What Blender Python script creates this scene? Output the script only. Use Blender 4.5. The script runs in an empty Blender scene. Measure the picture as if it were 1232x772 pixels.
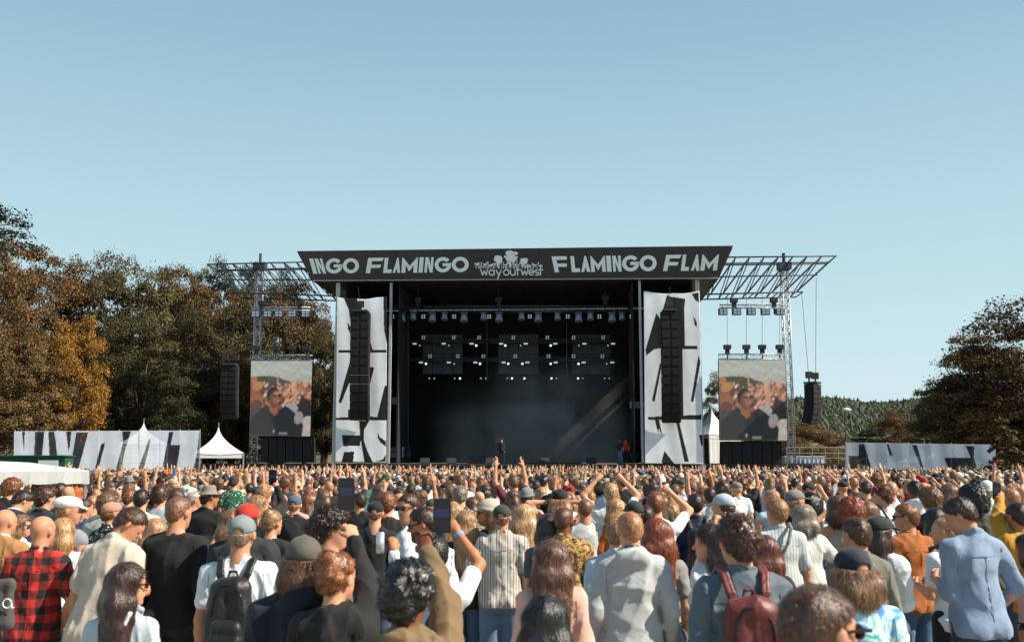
import bpy, bmesh, math, random
import numpy as np
from mathutils import Vector, Matrix

rng = random.Random(11)
nr = np.random.default_rng(11)
scene = bpy.context.scene
COL = scene.collection

# ------------------------------------------------------------------ camera
CAM_H = 2.12
FPX = 1197.8                      # focal length in photograph pixels
PITCH = math.atan((558 - 386) / FPX)
cd = bpy.data.cameras.new('camera')
cam = bpy.data.objects.new('camera', cd)
COL.objects.link(cam)
cam.location = (0, 0, CAM_H)
cam.rotation_euler = (math.pi / 2 + PITCH, 0, 0)
cd.sensor_fit = 'HORIZONTAL'
cd.sensor_width = 36
cd.lens = 35
cd.clip_start = 0.1
cd.clip_end = 4000
cd.dof.use_dof = True
cd.dof.focus_distance = 34
cd.dof.aperture_fstop = 4.0
scene.camera = cam

# ------------------------------------------------------------------ light
SUN_DIR = Vector((0.80, -0.20, 0.76)).normalized()      # towards the sun
SUN_EL = math.asin(SUN_DIR.z)
SUN_AZ = math.atan2(SUN_DIR.x, SUN_DIR.y)               # clockwise from +Y
w = bpy.data.worlds.new('World')
scene.world = w
w.use_nodes = True
nt = w.node_tree
nt.nodes.clear()
wo = nt.nodes.new('ShaderNodeOutputWorld')
bg = nt.nodes.new('ShaderNodeBackground')
sky = nt.nodes.new('ShaderNodeTexSky')
sky.sky_type = 'NISHITA'
sky.sun_disc = False
sky.sun_elevation = SUN_EL
sky.sun_rotation = SUN_AZ
sky.altitude = 10
sky.air_density = 1.0
sky.dust_density = 0.6
sky.ozone_density = 2.0
hsv = nt.nodes.new('ShaderNodeHueSaturation')
hsv.inputs['Hue'].default_value = 0.475
hsv.inputs['Saturation'].default_value = 0.60
hsv.inputs['Value'].default_value = 1.0
bg.inputs['Strength'].default_value = 0.115
nt.links.new(sky.outputs[0], hsv.inputs['Color'])
tcw = nt.nodes.new('ShaderNodeTexCoord'); sxyz = nt.nodes.new('ShaderNodeSeparateXYZ'); rmp = nt.nodes.new('ShaderNodeValToRGB')
nt.links.new(tcw.outputs['Generated'], sxyz.inputs[0]); nt.links.new(sxyz.outputs[2], rmp.inputs[0])
SKYC = [(0.0, (208, 232, 238)), (0.08, (204, 231, 237)), (0.25, (178, 214, 226)), (0.45, (140, 181, 206)), (0.8, (92, 134, 172))]
while len(rmp.color_ramp.elements) < len(SKYC): rmp.color_ramp.elements.new(0.5)
for e_, (p_, c_) in zip(rmp.color_ramp.elements, SKYC):
    e_.position = p_; e_.color = tuple((v / 255 / 12.92 if v < 10.3 else ((v / 255 + 0.055) / 1.055) ** 2.4) for v in c_) + (1,)
scl = nt.nodes.new('ShaderNodeVectorMath'); scl.operation = 'SCALE'; scl.inputs['Scale'].default_value = 1 / (0.115 * 1.741)
nt.links.new(rmp.outputs[0], scl.inputs[0])
smx = nt.nodes.new('ShaderNodeMix'); smx.data_type = 'RGBA'; smx.inputs[0].default_value = 0.92
nt.links.new(hsv.outputs[0], smx.inputs[6]); nt.links.new(scl.outputs[0], smx.inputs[7])
nt.links.new(smx.outputs[2], bg.inputs['Color'])
nt.links.new(bg.outputs[0], wo.inputs['Surface'])
sl = bpy.data.lights.new('sun', 'SUN')
sl.energy = 5.0
sl.angle = math.radians(0.5)
sl.color = (1.0, 0.90, 0.76)
sun = bpy.data.objects.new('sun', sl)
COL.objects.link(sun)
sun.rotation_euler = SUN_DIR.to_track_quat('Z', 'Y').to_euler()
vs = scene.view_settings
vs.view_transform = 'Standard'
vs.look = 'None'
vs.exposure = 0.80
vs.gamma = 1.0

# ------------------------------------------------------------------ projection helpers: photo pixel + distance -> place
SP, CP = math.sin(PITCH), math.cos(PITCH)
def ray(x, y):
    u = (x - 616) / FPX
    v = (386 - y) / FPX
    return Vector((u, CP - v * SP, SP + v * CP))
def P(x, y, Y):
    d = ray(x, y)
    t = Y / d.y
    return Vector((d.x * t, Y, CAM_H + d.z * t))
STG_K, STG_Y = 0.06, 72.0
def PS(x, y, off=0.0):            # on a plane parallel to the stage front
    d = ray(x, y)
    t = (STG_Y + off) / (d.y + STG_K * d.x)
    return Vector((d.x * t, d.y * t, CAM_H + d.z * t))
SN = Vector((STG_K, 1, 0)).normalized()     # into the stage
SX = Vector((1, -STG_K, 0)).normalized()    # along the stage front

def lin(h):
    h = h.lstrip('#')
    c = [int(h[i:i + 2], 16) / 255 for i in (0, 2, 4)]
    return tuple((v / 12.92 if v <= 0.04045 else ((v + 0.055) / 1.055) ** 2.4) for v in c)

# ------------------------------------------------------------------ materials
def newmat(name):
    m = bpy.data.materials.new(name)
    m.use_nodes = True
    t = m.node_tree
    b = t.nodes['Principled BSDF']
    return m, t, b
def nd(t, kind, **kw):
    n = t.nodes.new(kind)
    for k, v in kw.items():
        if k[0] == '_':
            n.inputs[k[1:].replace('_', ' ')].default_value = v
        else:
            setattr(n, k, v)
    return n
def math_node(t, op, a, b=None):
    n = t.nodes.new('ShaderNodeMath'); n.operation = op
    for i, v in enumerate((a, b)):
        if v is None: continue
        if hasattr(v, 'is_linked'): t.links.new(v, n.inputs[i])
        else: n.inputs[i].default_value = v
    return n.outputs[0]
def mixc(t, fac, a, b, mode='MIX'):
    n = t.nodes.new('ShaderNodeMix'); n.data_type = 'RGBA'; n.blend_type = mode
    for s, v in ((0, fac), (6, a), (7, b)):
        if hasattr(v, 'is_linked'): t.links.new(v, n.inputs[s])
        else: n.inputs[s].default_value = v if s == 0 else (tuple(v) + (1,))[:4]
    return n.outputs[2]
def ramp(t, src, stops, interp='LINEAR'):
    n = t.nodes.new('ShaderNodeValToRGB')
    n.color_ramp.interpolation = interp
    while len(n.color_ramp.elements) < len(stops): n.color_ramp.elements.new(0.5)
    for e, (p, c) in zip(n.color_ramp.elements, stops):
        e.position = p
        e.color = (tuple(c) + (1,))[:4] if hasattr(c, '__len__') else (c, c, c, 1)
    t.links.new(src, n.inputs[0])
    return n.outputs[0]
def coord(t, kind='Object', scale=(1, 1, 1), rand=False):
    tc = t.nodes.new('ShaderNodeTexCoord')
    mp = t.nodes.new('ShaderNodeMapping')
    mp.inputs['Scale'].default_value = scale
    t.links.new(tc.outputs[kind], mp.inputs[0])
    if rand:
        oi = t.nodes.new('ShaderNodeObjectInfo')
        mul = math_node(t, 'MULTIPLY', oi.outputs['Random'], 37.0)
        cx = t.nodes.new('ShaderNodeCombineXYZ')
        for i in range(3): t.links.new(mul, cx.inputs[i])
        t.links.new(cx.outputs[0], mp.inputs['Location'])
    return mp.outputs[0]
def noise(t, vec, scale, detail=3, rough=0.55, dist=0.0):
    n = t.nodes.new('ShaderNodeTexNoise')
    n.inputs['Scale'].default_value = scale; n.inputs['Detail'].default_value = detail
    n.inputs['Roughness'].default_value = rough; n.inputs['Distortion'].default_value = dist
    t.links.new(vec, n.inputs['Vector'])
    return n.outputs[0]
def bump(t, b, h, strength, dist):
    n = t.nodes.new('ShaderNodeBump'); n.inputs['Strength'].default_value = strength; n.inputs['Distance'].default_value = dist
    t.links.new(h, n.inputs['Height']); t.links.new(n.outputs[0], b.inputs['Normal'])

def solid(name, c, rough=0.6, metal=0.0, var=0.12, sc=3.0, bmp=0.15, bd=0.01):
    m, t, b = newmat(name)
    if isinstance(c, str): c = lin(c)
    v = coord(t, 'Object')
    n = noise(t, v, sc, 5)
    f = ramp(t, n, [(0.25, 1 - var), (0.75, 1 + var)])
    t.links.new(mixc(t, 1.0, c, f, 'MULTIPLY'), b.inputs['Base Color'])
    b.inputs['Roughness'].default_value = rough; b.inputs['Metallic'].default_value = metal
    n2 = noise(t, v, sc * 6, 3)
    t.links.new(ramp(t, n2, [(0.2, max(0.05, rough - 0.12)), (0.8, min(1, rough + 0.12))]), b.inputs['Roughness'])
    if bmp: bump(t, b, n2, bmp, bd)
    return m
def objcolor(t):
    return t.nodes.new('ShaderNodeObjectInfo').outputs['Color']
def cloth(name, rough=0.85, sc=7.0, var=0.14, b1=0.42, bd=0.022, pattern=None):
    m, t, b = newmat(name)
    v = coord(t, 'Object', rand=True)
    col = objcolor(t)
    if pattern: col = pattern(t, col)
    n = noise(t, v, sc, 4, 0.6, 0.6)
    f = ramp(t, n, [(0.3, 1 - var), (0.7, 1 + var * 0.6)])
    t.links.new(mixc(t, 1.0, col, f, 'MULTIPLY'), b.inputs['Base Color'])
    b.inputs['Roughness'].default_value = rough
    b.inputs['Sheen Weight'].default_value = 0.08
    v2 = coord(t, 'Object', scale=(1.0, 1.0, 0.55), rand=True)
    rn = t.nodes.new('ShaderNodeTexNoise'); rn.noise_type = 'RIDGED_MULTIFRACTAL'; rn.inputs['Scale'].default_value = sc * .75; rn.inputs['Detail'].default_value = 2.5; rn.inputs['Distortion'].default_value = .7
    t.links.new(v2, rn.inputs['Vector'])
    n2 = math_node(t, 'ADD', math_node(t, 'MULTIPLY', noise(t, v, sc * 1.3, 2, 0.5, 1.4), .6), math_node(t, 'MULTIPLY', rn.outputs[0], .55))
    n3 = noise(t, v, 420, 1)
    h = math_node(t, 'ADD', n2, math_node(t, 'MULTIPLY', n3, 0.04))
    bump(t, b, h, b1, bd)
    return m
def sep(t, vec):
    s = t.nodes.new('ShaderNodeSeparateXYZ'); t.links.new(vec, s.inputs[0]); return s.outputs
def band(t, src, period, duty, phase=0.0):        # 1 inside a repeated stripe
    a = math_node(t, 'ADD', math_node(t, 'MULTIPLY', src, 1.0 / period), phase + 50.0)
    fr = math_node(t, 'FRACT', a)
    return math_node(t, 'LESS_THAN', fr, duty)
def pat_plaid(t, col):
    v = coord(t); nz = noise(t, v, 3, 2)
    s = sep(t, v)
    x = math_node(t, 'ADD', s[0], math_node(t, 'MULTIPLY', nz, 0.10))
    z = math_node(t, 'ADD', s[2], math_node(t, 'MULTIPLY', nz, 0.08))
    a = band(t, x, 0.115, 0.5); c = band(t, z, 0.115, 0.5, 0.25)
    both = math_node(t, 'MULTIPLY', a, c)
    some = math_node(t, 'MAXIMUM', a, c)
    k = mixc(t, math_node(t, 'MULTIPLY', some, 0.72), col, (0.02, 0.006, 0.006))
    return mixc(t, both, k, (0.004, 0.004, 0.005))
def pat_stripes(t, col):
    s = sep(t, coord(t))
    k = mixc(t, band(t, s[0], 0.052, 0.16), col, lin('8a3a34'))
    k = mixc(t, band(t, s[0], 0.052, 0.10, 0.42), k, lin('2c3f55'))
    return mixc(t, band(t, s[0], 0.052, 0.14, 0.7), k, lin('9c8a62'))
def pat_pin(t, col):
    s = sep(t, coord(t))
    return mixc(t, band(t, s[0], 0.03, 0.22), col, lin('8a9a9c'))
def pat_floral(t, col):
    v = coord(t)
    n = noise(t, v, 11, 3, 0.6, 2.2)
    k = ramp(t, n, [(0.0, lin('1c1712')), (0.42, lin('2d241a')), (0.5, lin('8a6a3a')), (0.57, lin('c79a55')), (0.64, lin('3a2a1c')), (0.75, lin('a85a2c'))], 'LINEAR')
    return k
def pat_tiedye(t, col):
    n = noise(t, coord(t), 4.5, 3, 0.6, 2.0)
    return ramp(t, n, [(0.25, lin('2e62b0')), (0.42, lin('5fa3d8')), (0.5, lin('cfe6ea')), (0.6, lin('3bb7ac')), (0.75, lin('5a70c8'))])
def pat_camo(t, col):
    n = noise(t, coord(t), 22, 2, 0.5, 1.0)
    return mixc(t, ramp(t, n, [(0.5, 0.0), (0.53, 1.0)]), (0.012, 0.012, 0.014), col)
def pat_print(t, col):
    n = noise(t, coord(t), 17, 2, 0.5, 1.5)
    return mixc(t, ramp(t, n, [(0.60, 0.0), (0.63, 1.0)]), col, (0.6, 0.6, 0.58))

M = {}
M['cloth'] = cloth('cloth')
M['denim'] = cloth('denim', 0.9, 9.0, 0.22, 0.5, 0.012)
M['plaid'] = cloth('plaid_flannel', pattern=pat_plaid)
M['stripes'] = cloth('striped_cotton', pattern=pat_stripes)
M['pin'] = cloth('pinstripe_cotton', pattern=pat_pin)
M['floral'] = cloth('floral_print_cloth', pattern=pat_floral)
M['tiedye'] = cloth('tie_dye_cloth', pattern=pat_tiedye)
M['camo'] = cloth('speckled_cloth', pattern=pat_camo)
M['print'] = cloth('printed_cloth', pattern=pat_print)

def mk_skin():
    m, t, b = newmat('skin')
    v = coord(t, 'Object', rand=True)
    n = noise(t, v, 18, 4)
    col = objcolor(t)
    red = mixc(t, 1.0, col, (1.12, 0.80, 0.74), 'MULTIPLY')
    t.links.new(mixc(t, ramp(t, n, [(0.4, 0.0), (0.7, 0.8)]), col, red), b.inputs['Base Color'])
    b.inputs['Roughness'].default_value = 0.56
    b.inputs['Specular IOR Level'].default_value = 0.32
    b.inputs['Subsurface Weight'].default_value = 0.12
    b.inputs['Subsurface Radius'].default_value = (0.02, 0.008, 0.004)
    b.inputs['Subsurface Scale'].default_value = 0.6
    bump(t, b, noise(t, v, 60, 3), 0.15, 0.004)
    return m
M['skin'] = mk_skin()
def mk_hair(name, stretch, sc):
    m, t, b = newmat(name)
    v = coord(t, 'Object', scale=(1, 1, stretch), rand=True)
    n = noise(t, v, sc, 4, 0.65, 0.5)
    col = objcolor(t)
    dk = mixc(t, 1.0, col, (0.36, 0.32, 0.30), 'MULTIPLY')
    lt = mixc(t, 1.0, col, (1.8, 1.62, 1.4), 'MULTIPLY')
    k = mixc(t, ramp(t, n, [(0.35, 0.0), (0.5, 0.5), (0.68, 1.0)]), dk, lt)
    ge = t.nodes.new('ShaderNodeNewGeometry'); k = mixc(t, 1.0, k, ramp(t, ge.outputs['Random Per Island'], [(0.0, .62), (1.0, 1.35)]), 'MULTIPLY')
    t.links.new(k, b.inputs['Base Color'])
    b.inputs['Roughness'].default_value = 0.36
    b.inputs['Specular IOR Level'].default_value = 0.65
    bump(t, b, n, 0.5, 0.010)
    return m
M['hair'] = mk_hair('long_hair', 0.06, 110)
M['hair_short'] = mk_hair('short_hair', 0.45, 85)
M['hair_curly'] = mk_hair('curly_hair', 0.8, 42)
M['dark_plastic'] = solid('black_plastic', (0.006, 0.006, 0.007), 0.3, bmp=0.02)
M['screen_glass'] = solid('phone_glass', (0.01, 0.014, 0.03), 0.08, bmp=0)
M['shoe'] = cloth('shoe_leather', 0.6)
M['nylon'] = cloth('nylon', 0.5, 12.0, 0.2, 0.6, 0.012)
M['tin'] = solid('can_tin', (0.7, 0.72, 0.72), 0.3, 0.7)
M['eye'] = solid('eye_white', (0.55, 0.5, 0.47), 0.2, bmp=0)

# ------------------------------------------------------------------ object helpers
def tag(o, label=None, cat=None, group=None, kind=None):
    if label: o['label'] = label
    if cat: o['category'] = cat
    if group: o['group'] = group
    if kind: o['kind'] = kind
    return o
def empty(name, loc=(0, 0, 0), rz=0.0, label=None, cat=None, group=None):
    o = bpy.data.objects.new(name, None)
    COL.objects.link(o)
    o.location = loc; o.rotation_euler = (0, 0, rz); o.empty_display_size = 0.1
    return tag(o, label, cat, group)
def mkmesh(name, V, Fq, mat=None, smooth=True):
    V = np.asarray(V, dtype=np.float32).reshape(-1, 3)
    me = bpy.data.meshes.new(name)
    if isinstance(Fq, np.ndarray):
        k = Fq.shape[1]; nf = len(Fq)
        me.vertices.add(len(V)); me.vertices.foreach_set('co', V.ravel())
        me.loops.add(nf * k); me.loops.foreach_set('vertex_index', Fq.astype(np.int32).ravel())
        me.polygons.add(nf)
        me.polygons.foreach_set('loop_start', np.arange(0, nf * k, k, dtype=np.int32))
        try: me.polygons.foreach_set('loop_total', np.full(nf, k, dtype=np.int32))
        except Exception: pass
        me.update(calc_edges=True)
    else:
        me.from_pydata([tuple(map(float, v)) for v in V], [], Fq)
    if smooth: me.polygons.foreach_set('use_smooth', np.ones(len(me.polygons), dtype=bool))
    if mat: me.materials.append(mat)
    me.validate()
    return me
def mkobj(name, me, parent=None, color=None, loc=None):
    o = bpy.data.objects.new(name, me)
    COL.objects.link(o)
    if parent: o.parent = parent
    if color: o.color = (tuple(color) + (1,))[:4]
    if loc is not None: o.location = loc
    return o

class MB:                       # collects simple solids, links them as ONE mesh object
    def __init__(s): s.v = []; s.f = []
    def add(s, vs, fs):
        n = len(s.v); s.v += [tuple(p) for p in vs]; s.f += [tuple(i + n for i in f) for f in fs]
    def hexa(s, p):             # 8 corners: bottom ring 0-3, top ring 4-7
        s.add(p, [(0, 3, 2, 1), (4, 5, 6, 7), (0, 1, 5, 4), (1, 2, 6, 5), (2, 3, 7, 6), (3, 0, 4, 7)])
    def box(s, c, size, ux=None, uy=None, uz=None):
        ux = ux or Vector((1, 0, 0)); uy = uy or Vector((0, 1, 0)); uz = uz or Vector((0, 0, 1))
        c = Vector(c); a, b, d = ux * size[0] / 2, uy * size[1] / 2, uz * size[2] / 2
        s.hexa([c - a - b - d, c + a - b - d, c + a + b - d, c - a + b - d, c - a - b + d, c + a - b + d, c + a + b + d, c - a + b + d])
    def tube(s, a, b, r, n=6, r2=None):
        a, b = Vector(a), Vector(b); d = (b - a)
        if d.length < 1e-6: return
        z = d.normalized(); x = z.orthogonal().normalized(); y = z.cross(x)
        r2 = r if r2 is None else r2
        vs = [a + (x * math.cos(t) + y * math.sin(t)) * r for t in [2 * math.pi * i / n for i in range(n)]]
        vs += [b + (x * math.cos(t) + y * math.sin(t)) * r2 for t in [2 * math.pi * i / n for i in range(n)]]
        s.add(vs, [(i, (i + 1) % n, n + (i + 1) % n, n + i) for i in range(n)] + [tuple(range(n - 1, -1, -1)), tuple(range(n, 2 * n))])
    def ball(s, c, r, nu=10, nv=6):
        c = Vector(c); r = r if hasattr(r, '__len__') else (r, r, r)
        vs = [c + Vector((0, 0, -r[2]))]
        for j in range(1, nv):
            ph = -math.pi / 2 + math.pi * j / nv
            for i in range(nu):
                th = 2 * math.pi * i / nu
                vs.append(c + Vector((r[0] * math.cos(ph) * math.cos(th), r[1] * math.cos(ph) * math.sin(th), r[2] * math.sin(ph))))
        vs.append(c + Vector((0, 0, r[2])))
        fs = [(0, 1 + (i + 1) % nu, 1 + i) for i in range(nu)]
        for j in range(nv - 2):
            o = 1 + j * nu
            fs += [(o + i, o + (i + 1) % nu, o + nu + (i + 1) % nu, o + nu + i) for i in range(nu)]
        L = len(vs) - 1; o = 1 + (nv - 2) * nu
        fs += [(o + i, o + (i + 1) % nu, L) for i in range(nu)]
        s.add(vs, fs)
    def build(s, name, mat, parent=None, smooth=False, color=None):
        return mkobj(name, mkmesh(name, s.v, s.f, mat, smooth), parent, color)

def sheet(name, corner, nx, ny, mat, paint=None, disp=None, parent=None, smooth=True, thick=None):
    """grid over four corners (bl, br, tr, tl); paint(U,V)->rgb kept as a colour attribute; disp(U,V)->vector"""
    bl, br, tr, tl = [np.array(c) for c in corner]
    u = np.linspace(0, 1, nx + 1); v = np.linspace(0, 1, ny + 1)
    U, Vv = np.meshgrid(u, v)
    A = (bl[None, None] * ((1 - U) * (1 - Vv))[..., None] + br[None, None] * (U * (1 - Vv))[..., None]
         + tr[None, None] * (U * Vv)[..., None] + tl[None, None] * ((1 - U) * Vv)[..., None])
    if disp is not None: A = A + disp(U, Vv)
    idx = np.arange((nx + 1) * (ny + 1)).reshape(ny + 1, nx + 1)
    Q = np.stack([idx[:-1, :-1], idx[:-1, 1:], idx[1:, 1:], idx[1:, :-1]], -1).reshape(-1, 4)
    me = mkmesh(name, A.reshape(-1, 3), Q, mat, smooth)
    if paint is not None:
        c = paint(U, Vv).reshape(-1, 3)
        at = me.color_attributes.new('print', 'FLOAT_COLOR', 'POINT')
        at.data.foreach_set('color', np.concatenate([c, np.ones((len(c), 1))], 1).astype(np.float32).ravel())
    o = mkobj(name, me, parent)
    if thick:
        md = o.modifiers.new('thickness', 'SOLIDIFY'); md.thickness = thick
    return o
def inpoly(U, V, pts):
    ins = np.zeros(U.shape, bool); n = len(pts); j = n - 1
    for i in range(n):
        (xi, yi), (xj, yj) = pts[i], pts[j]
        c = ((yi > V) != (yj > V)) & (U < (xj - xi) * (V - yi) / ((yj - yi) if abs(yj - yi) > 1e-12 else 1e-12) + xi)
        ins ^= c; j = i
    return ins
# ------------------------------------------------------------------ people: one distance field per figure, meshed as continuous surfaces
def v3(*a): return np.array(a, dtype=np.float64)
def rotx(a): c, s = math.cos(a), math.sin(a); return np.array([[1, 0, 0], [0, c, -s], [0, s, c]])
def rotz(a): c, s = math.cos(a), math.sin(a); return np.array([[c, -s, 0], [s, c, 0], [0, 0, 1]])
def roty(a): c, s = math.cos(a), math.sin(a); return np.array([[c, 0, s], [0, 1, 0], [-s, 0, c]])
def unit(v): return v / (np.linalg.norm(v) + 1e-9)

class Field:
    def __init__(s, lo, hi, res):
        s.lo = np.array(lo, float); s.res = res
        s.n = np.maximum(np.ceil((np.array(hi) - s.lo) / res).astype(int) + 1, 3)
        s.ax = [(s.lo[i] + res * np.arange(s.n[i])).astype(np.float32) for i in range(3)]
        s.f = np.full(tuple(s.n), 0.25, np.float32)
    def win(s, lo, hi):
        a = np.clip(np.floor((np.array(lo) - s.lo) / s.res).astype(int), 0, s.n)
        b = np.clip(np.ceil((np.array(hi) - s.lo) / s.res).astype(int) + 1, 0, s.n)
        if np.any(b <= a): return None
        return tuple(slice(int(a[i]), int(b[i])) for i in range(3))
    def xyz(s, w):
        return s.ax[0][w[0]][:, None, None], s.ax[1][w[1]][None, :, None], s.ax[2][w[2]][None, None, :]
    def mix(s, w, d, k, op):
        f = s.f[w]
        if op == 'u':
            h = np.maximum(k - np.abs(f - d), 0) / k
            s.f[w] = np.minimum(f, d) - h * h * k * 0.25
        else:
            h = np.maximum(k - np.abs(f + d), 0) / k
            s.f[w] = np.maximum(f, -d) + h * h * k * 0.25
    def cap(s, a, b, ra, rb=None, k=0.02, ys=1.0, op='u'):
        rb = ra if rb is None else rb
        a = np.array(a, float); b = np.array(b, float); R = max(ra, rb) + k + 2 * s.res
        w = s.win(np.minimum(a, b) - R, np.maximum(a, b) + R)
        if w is None: return
        X, Y, Z = s.xyz(w)
        x = X - a[0]; y = (Y - a[1]) / ys; z = Z - a[2]
        d = b - a; d = v3(d[0], d[1] / ys, d[2]); L = float(d @ d) + 1e-9
        h = np.clip((x * d[0] + y * d[1] + z * d[2]) / L, 0, 1)
        q = np.sqrt((x - d[0] * h) ** 2 + (y - d[1] * h) ** 2 + (z - d[2] * h) ** 2) - (ra + (rb - ra) * h)
        s.mix(w, q, k, op)
    def ell(s, c, r, R=None, k=0.02, op='u'):
        c = np.array(c, float); r = np.array(r, float); m = max(r) + k + 2 * s.res
        w = s.win(c - m, c + m)
        if w is None: return
        X, Y, Z = s.xyz(w); x = X - c[0]; y = Y - c[1]; z = Z - c[2]
        if R is None: q = (x + 0 * y + 0 * z, y + 0 * x + 0 * z, z + 0 * x + 0 * y)
        else: q = tuple(R[0, i] * x + R[1, i] * y + R[2, i] * z for i in range(3))
        k0 = np.sqrt(sum((q[i] / r[i]) ** 2 for i in range(3)))
        k1 = np.sqrt(sum((q[i] / r[i] ** 2) ** 2 for i in range(3))) + 1e-9
        s.mix(w, k0 * (k0 - 1) / k1, k, op)
    def cut(s, p, n, k=0):      # keep the side the normal points away from
        w = (slice(None),) * 3; X, Y, Z = s.xyz(w)
        d = ((X - p[0]) * n[0] + (Y - p[1]) * n[1] + (Z - p[2]) * n[2]).astype(np.float32)
        if k: s.mix(w, -d, k, 's')
        else: s.f = np.maximum(s.f, d)
    def near(s, d=0.035):
        I = np.argwhere(np.abs(s.f) < d)
        return I, s.lo + I * s.res
    def rough(s, fn, d=0.035):
        I, p = s.near(d)
        if len(I): s.f[I[:, 0], I[:, 1], I[:, 2]] += fn(p).astype(np.float32)
    def at(s, p):
        i = np.clip(np.round((p - s.lo) / s.res).astype(int), 0, s.n - 1)
        return s.f[i[:, 0], i[:, 1], i[:, 2]]
    def mesh(s):
        f = s.f
        for a in range(3):      # close the border
            sl_ = [slice(None)] * 3
            sl_[a] = 0; f[tuple(sl_)] = np.maximum(f[tuple(sl_)], s.res)
            sl_[a] = -1; f[tuple(sl_)] = np.maximum(f[tuple(sl_)], s.res)
        I = f < 0
        c = np.zeros(tuple(s.n - 1), np.uint8)
        for dx in (0, 1):
            for dy in (0, 1):
                for dz in (0, 1):
                    c += I[dx:dx + c.shape[0], dy:dy + c.shape[1], dz:dz + c.shape[2]]
        act = (c > 0) & (c < 8)
        A = np.argwhere(act)
        if len(A) == 0: return np.zeros((0, 3)), np.zeros((0, 4), int)
        ids = np.full(act.shape, -1, np.int64); ids[act] = np.arange(len(A))
        cor = [(a, b, d) for a in (0, 1) for b in (0, 1) for d in (0, 1)]
        val = {q: f[A[:, 0] + q[0], A[:, 1] + q[1], A[:, 2] + q[2]] for q in cor}
        S = np.zeros((len(A), 3)); N = np.zeros(len(A))
        for q in cor:
            for ax in range(3):
                if q[ax]: continue
                r = list(q); r[ax] = 1; r = tuple(r)
                fa, fb = val[q], val[r]; m = (fa < 0) != (fb < 0)
                t = np.where(m, fa / np.where(m, fa - fb, 1), 0)
                for j in range(3): S[:, j] += np.where(m, q[j] + (t if j == ax else 0), 0)
                N += m
        V = s.lo + (A + S / N[:, None]) * s.res
        Q = []
        for ax in range(3):
            o1, o2 = [(1, 2), (2, 0), (0, 1)][ax]
            a = [slice(None)] * 3; b = [slice(None)] * 3
            a[ax] = slice(0, -1); b[ax] = slice(1, None)
            E = np.argwhere(I[tuple(a)] != I[tuple(b)])
            ok = (E[:, o1] > 0) & (E[:, o2] > 0) & (E[:, o1] < act.shape[o1]) & (E[:, o2] < act.shape[o2])
            E = E[ok]
            ins = I[E[:, 0], E[:, 1], E[:, 2]]
            def g(d1, d2):
                e = E.copy(); e[:, o1] -= d1; e[:, o2] -= d2
                return ids[e[:, 0], e[:, 1], e[:, 2]]
            q = np.stack([g(1, 1), g(0, 1), g(0, 0), g(1, 0)], 1)
            q[~ins] = q[~ins][:, ::-1]
            Q.append(q)
        Q = np.concatenate(Q); Q = Q[(Q >= 0).all(1)]
        return V, Q

def folds(seed, amp, lo=14, hi=40):
    r = np.random.default_rng(seed)
    K = r.normal(size=(5, 3)); K /= np.linalg.norm(K, axis=1)[:, None]
    K *= r.uniform(lo, hi, (5, 1)); K[:, 2] *= 0.4
    L = r.normal(size=(5, 3)) * 7; ph = r.uniform(0, 6, 10)
    def fn(p):
        o = 0
        for i in range(5):
            z = np.sin(p @ K[i] + ph[i] + 1.6 * np.sin(p @ L[i] + ph[5 + i]))
            o = o + (0.45 - (1 - np.abs(z)) ** 1.7 * 1.5 if i < 3 else z * 0.5)
        return o * amp / 2.2
    return fn
def bumps(seed, amp, freq):
    r = np.random.default_rng(seed)
    K = r.normal(size=(6, 3)) * freq; ph = r.uniform(0, 6, 6)
    return lambda p: sum(np.sin(p @ K[i] + ph[i] + np.sin(p @ K[(i + 2) % 6] * 0.6)) for i in range(6)) * amp / 3
def strands(seed, amp, fx=150, wav=0.0):
    r = np.random.default_rng(seed); ph = r.uniform(0, 6, 6)
    def fn(p):
        a = np.arctan2(p[:, 0], p[:, 1] + 0.02) * 0.1 + p[:, 0]
        wv = wav * np.sin(p[:, 2] * 28 + ph[0] + 2 * np.sin(p[:, 0] * 20)) + 0.01 * np.sin(p[:, 2] * 9 + ph[1])
        return amp * (np.sin((a + wv) * fx + ph[2]) + 0.7 * np.sin((a + wv) * fx * 0.43 + ph[3]) + 0.8 * np.sin((a + wv) * fx * 0.2 + ph[4]))
    return fn

ARM = {  # wrist target relative to the shoulder (x outwards), elbow hint
    'down': ((0.05, 0.03, -0.53), (0.3, -1, 0)),
    'loose': ((0.06, 0.07, -0.51), (0.5, -1, 0)),
    'front': ((-0.06, 0.26, -0.22), (0.3, -0.6, -1)),
    'pocket': ((0.0, 0.07, -0.45), (1, -0.8, 0)),
    'hip': ((-0.02, 0.0, -0.40), (1.0, -0.3, 0)),
    'up': ((0.06, 0.14, 0.50), (0.5, 0.3, 0)),
    'upbent': ((-0.02, 0.16, 0.40), (1.0, 0.2, 0)),
    'phone': ((-0.04, 0.33, 0.24), (0.7, 0.2, -1)),
    'head': ((-0.06, 0.02, 0.22), (1.0, -0.1, 0.1)),
    'point': ((0.12, 0.30, 0.42), (0.4, 0.2, -0.6)),
    'cross': ((-0.22, 0.20, -0.26), (0.6, -0.5, -1)),
    'clap': ((-0.16, 0.28, 0.22), (0.8, 0.2, -0.6)),
}
def ik(s, w, l1, l2, hint):
    d = w - s; L = np.linalg.norm(d); M_ = (l1 + l2) * 0.985
    if L > M_: w = s + d / L * M_; d = w - s; L = M_
    L = max(L, abs(l1 - l2) + 0.03)
    a = (l1 * l1 - l2 * l2 + L * L) / (2 * L); h = math.sqrt(max(l1 * l1 - a * a, 0))
    u = unit(d); hv = np.array(hint, float); hv = hv - u * (hv @ u)
    return s + u * a + unit(hv) * h, w

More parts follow.
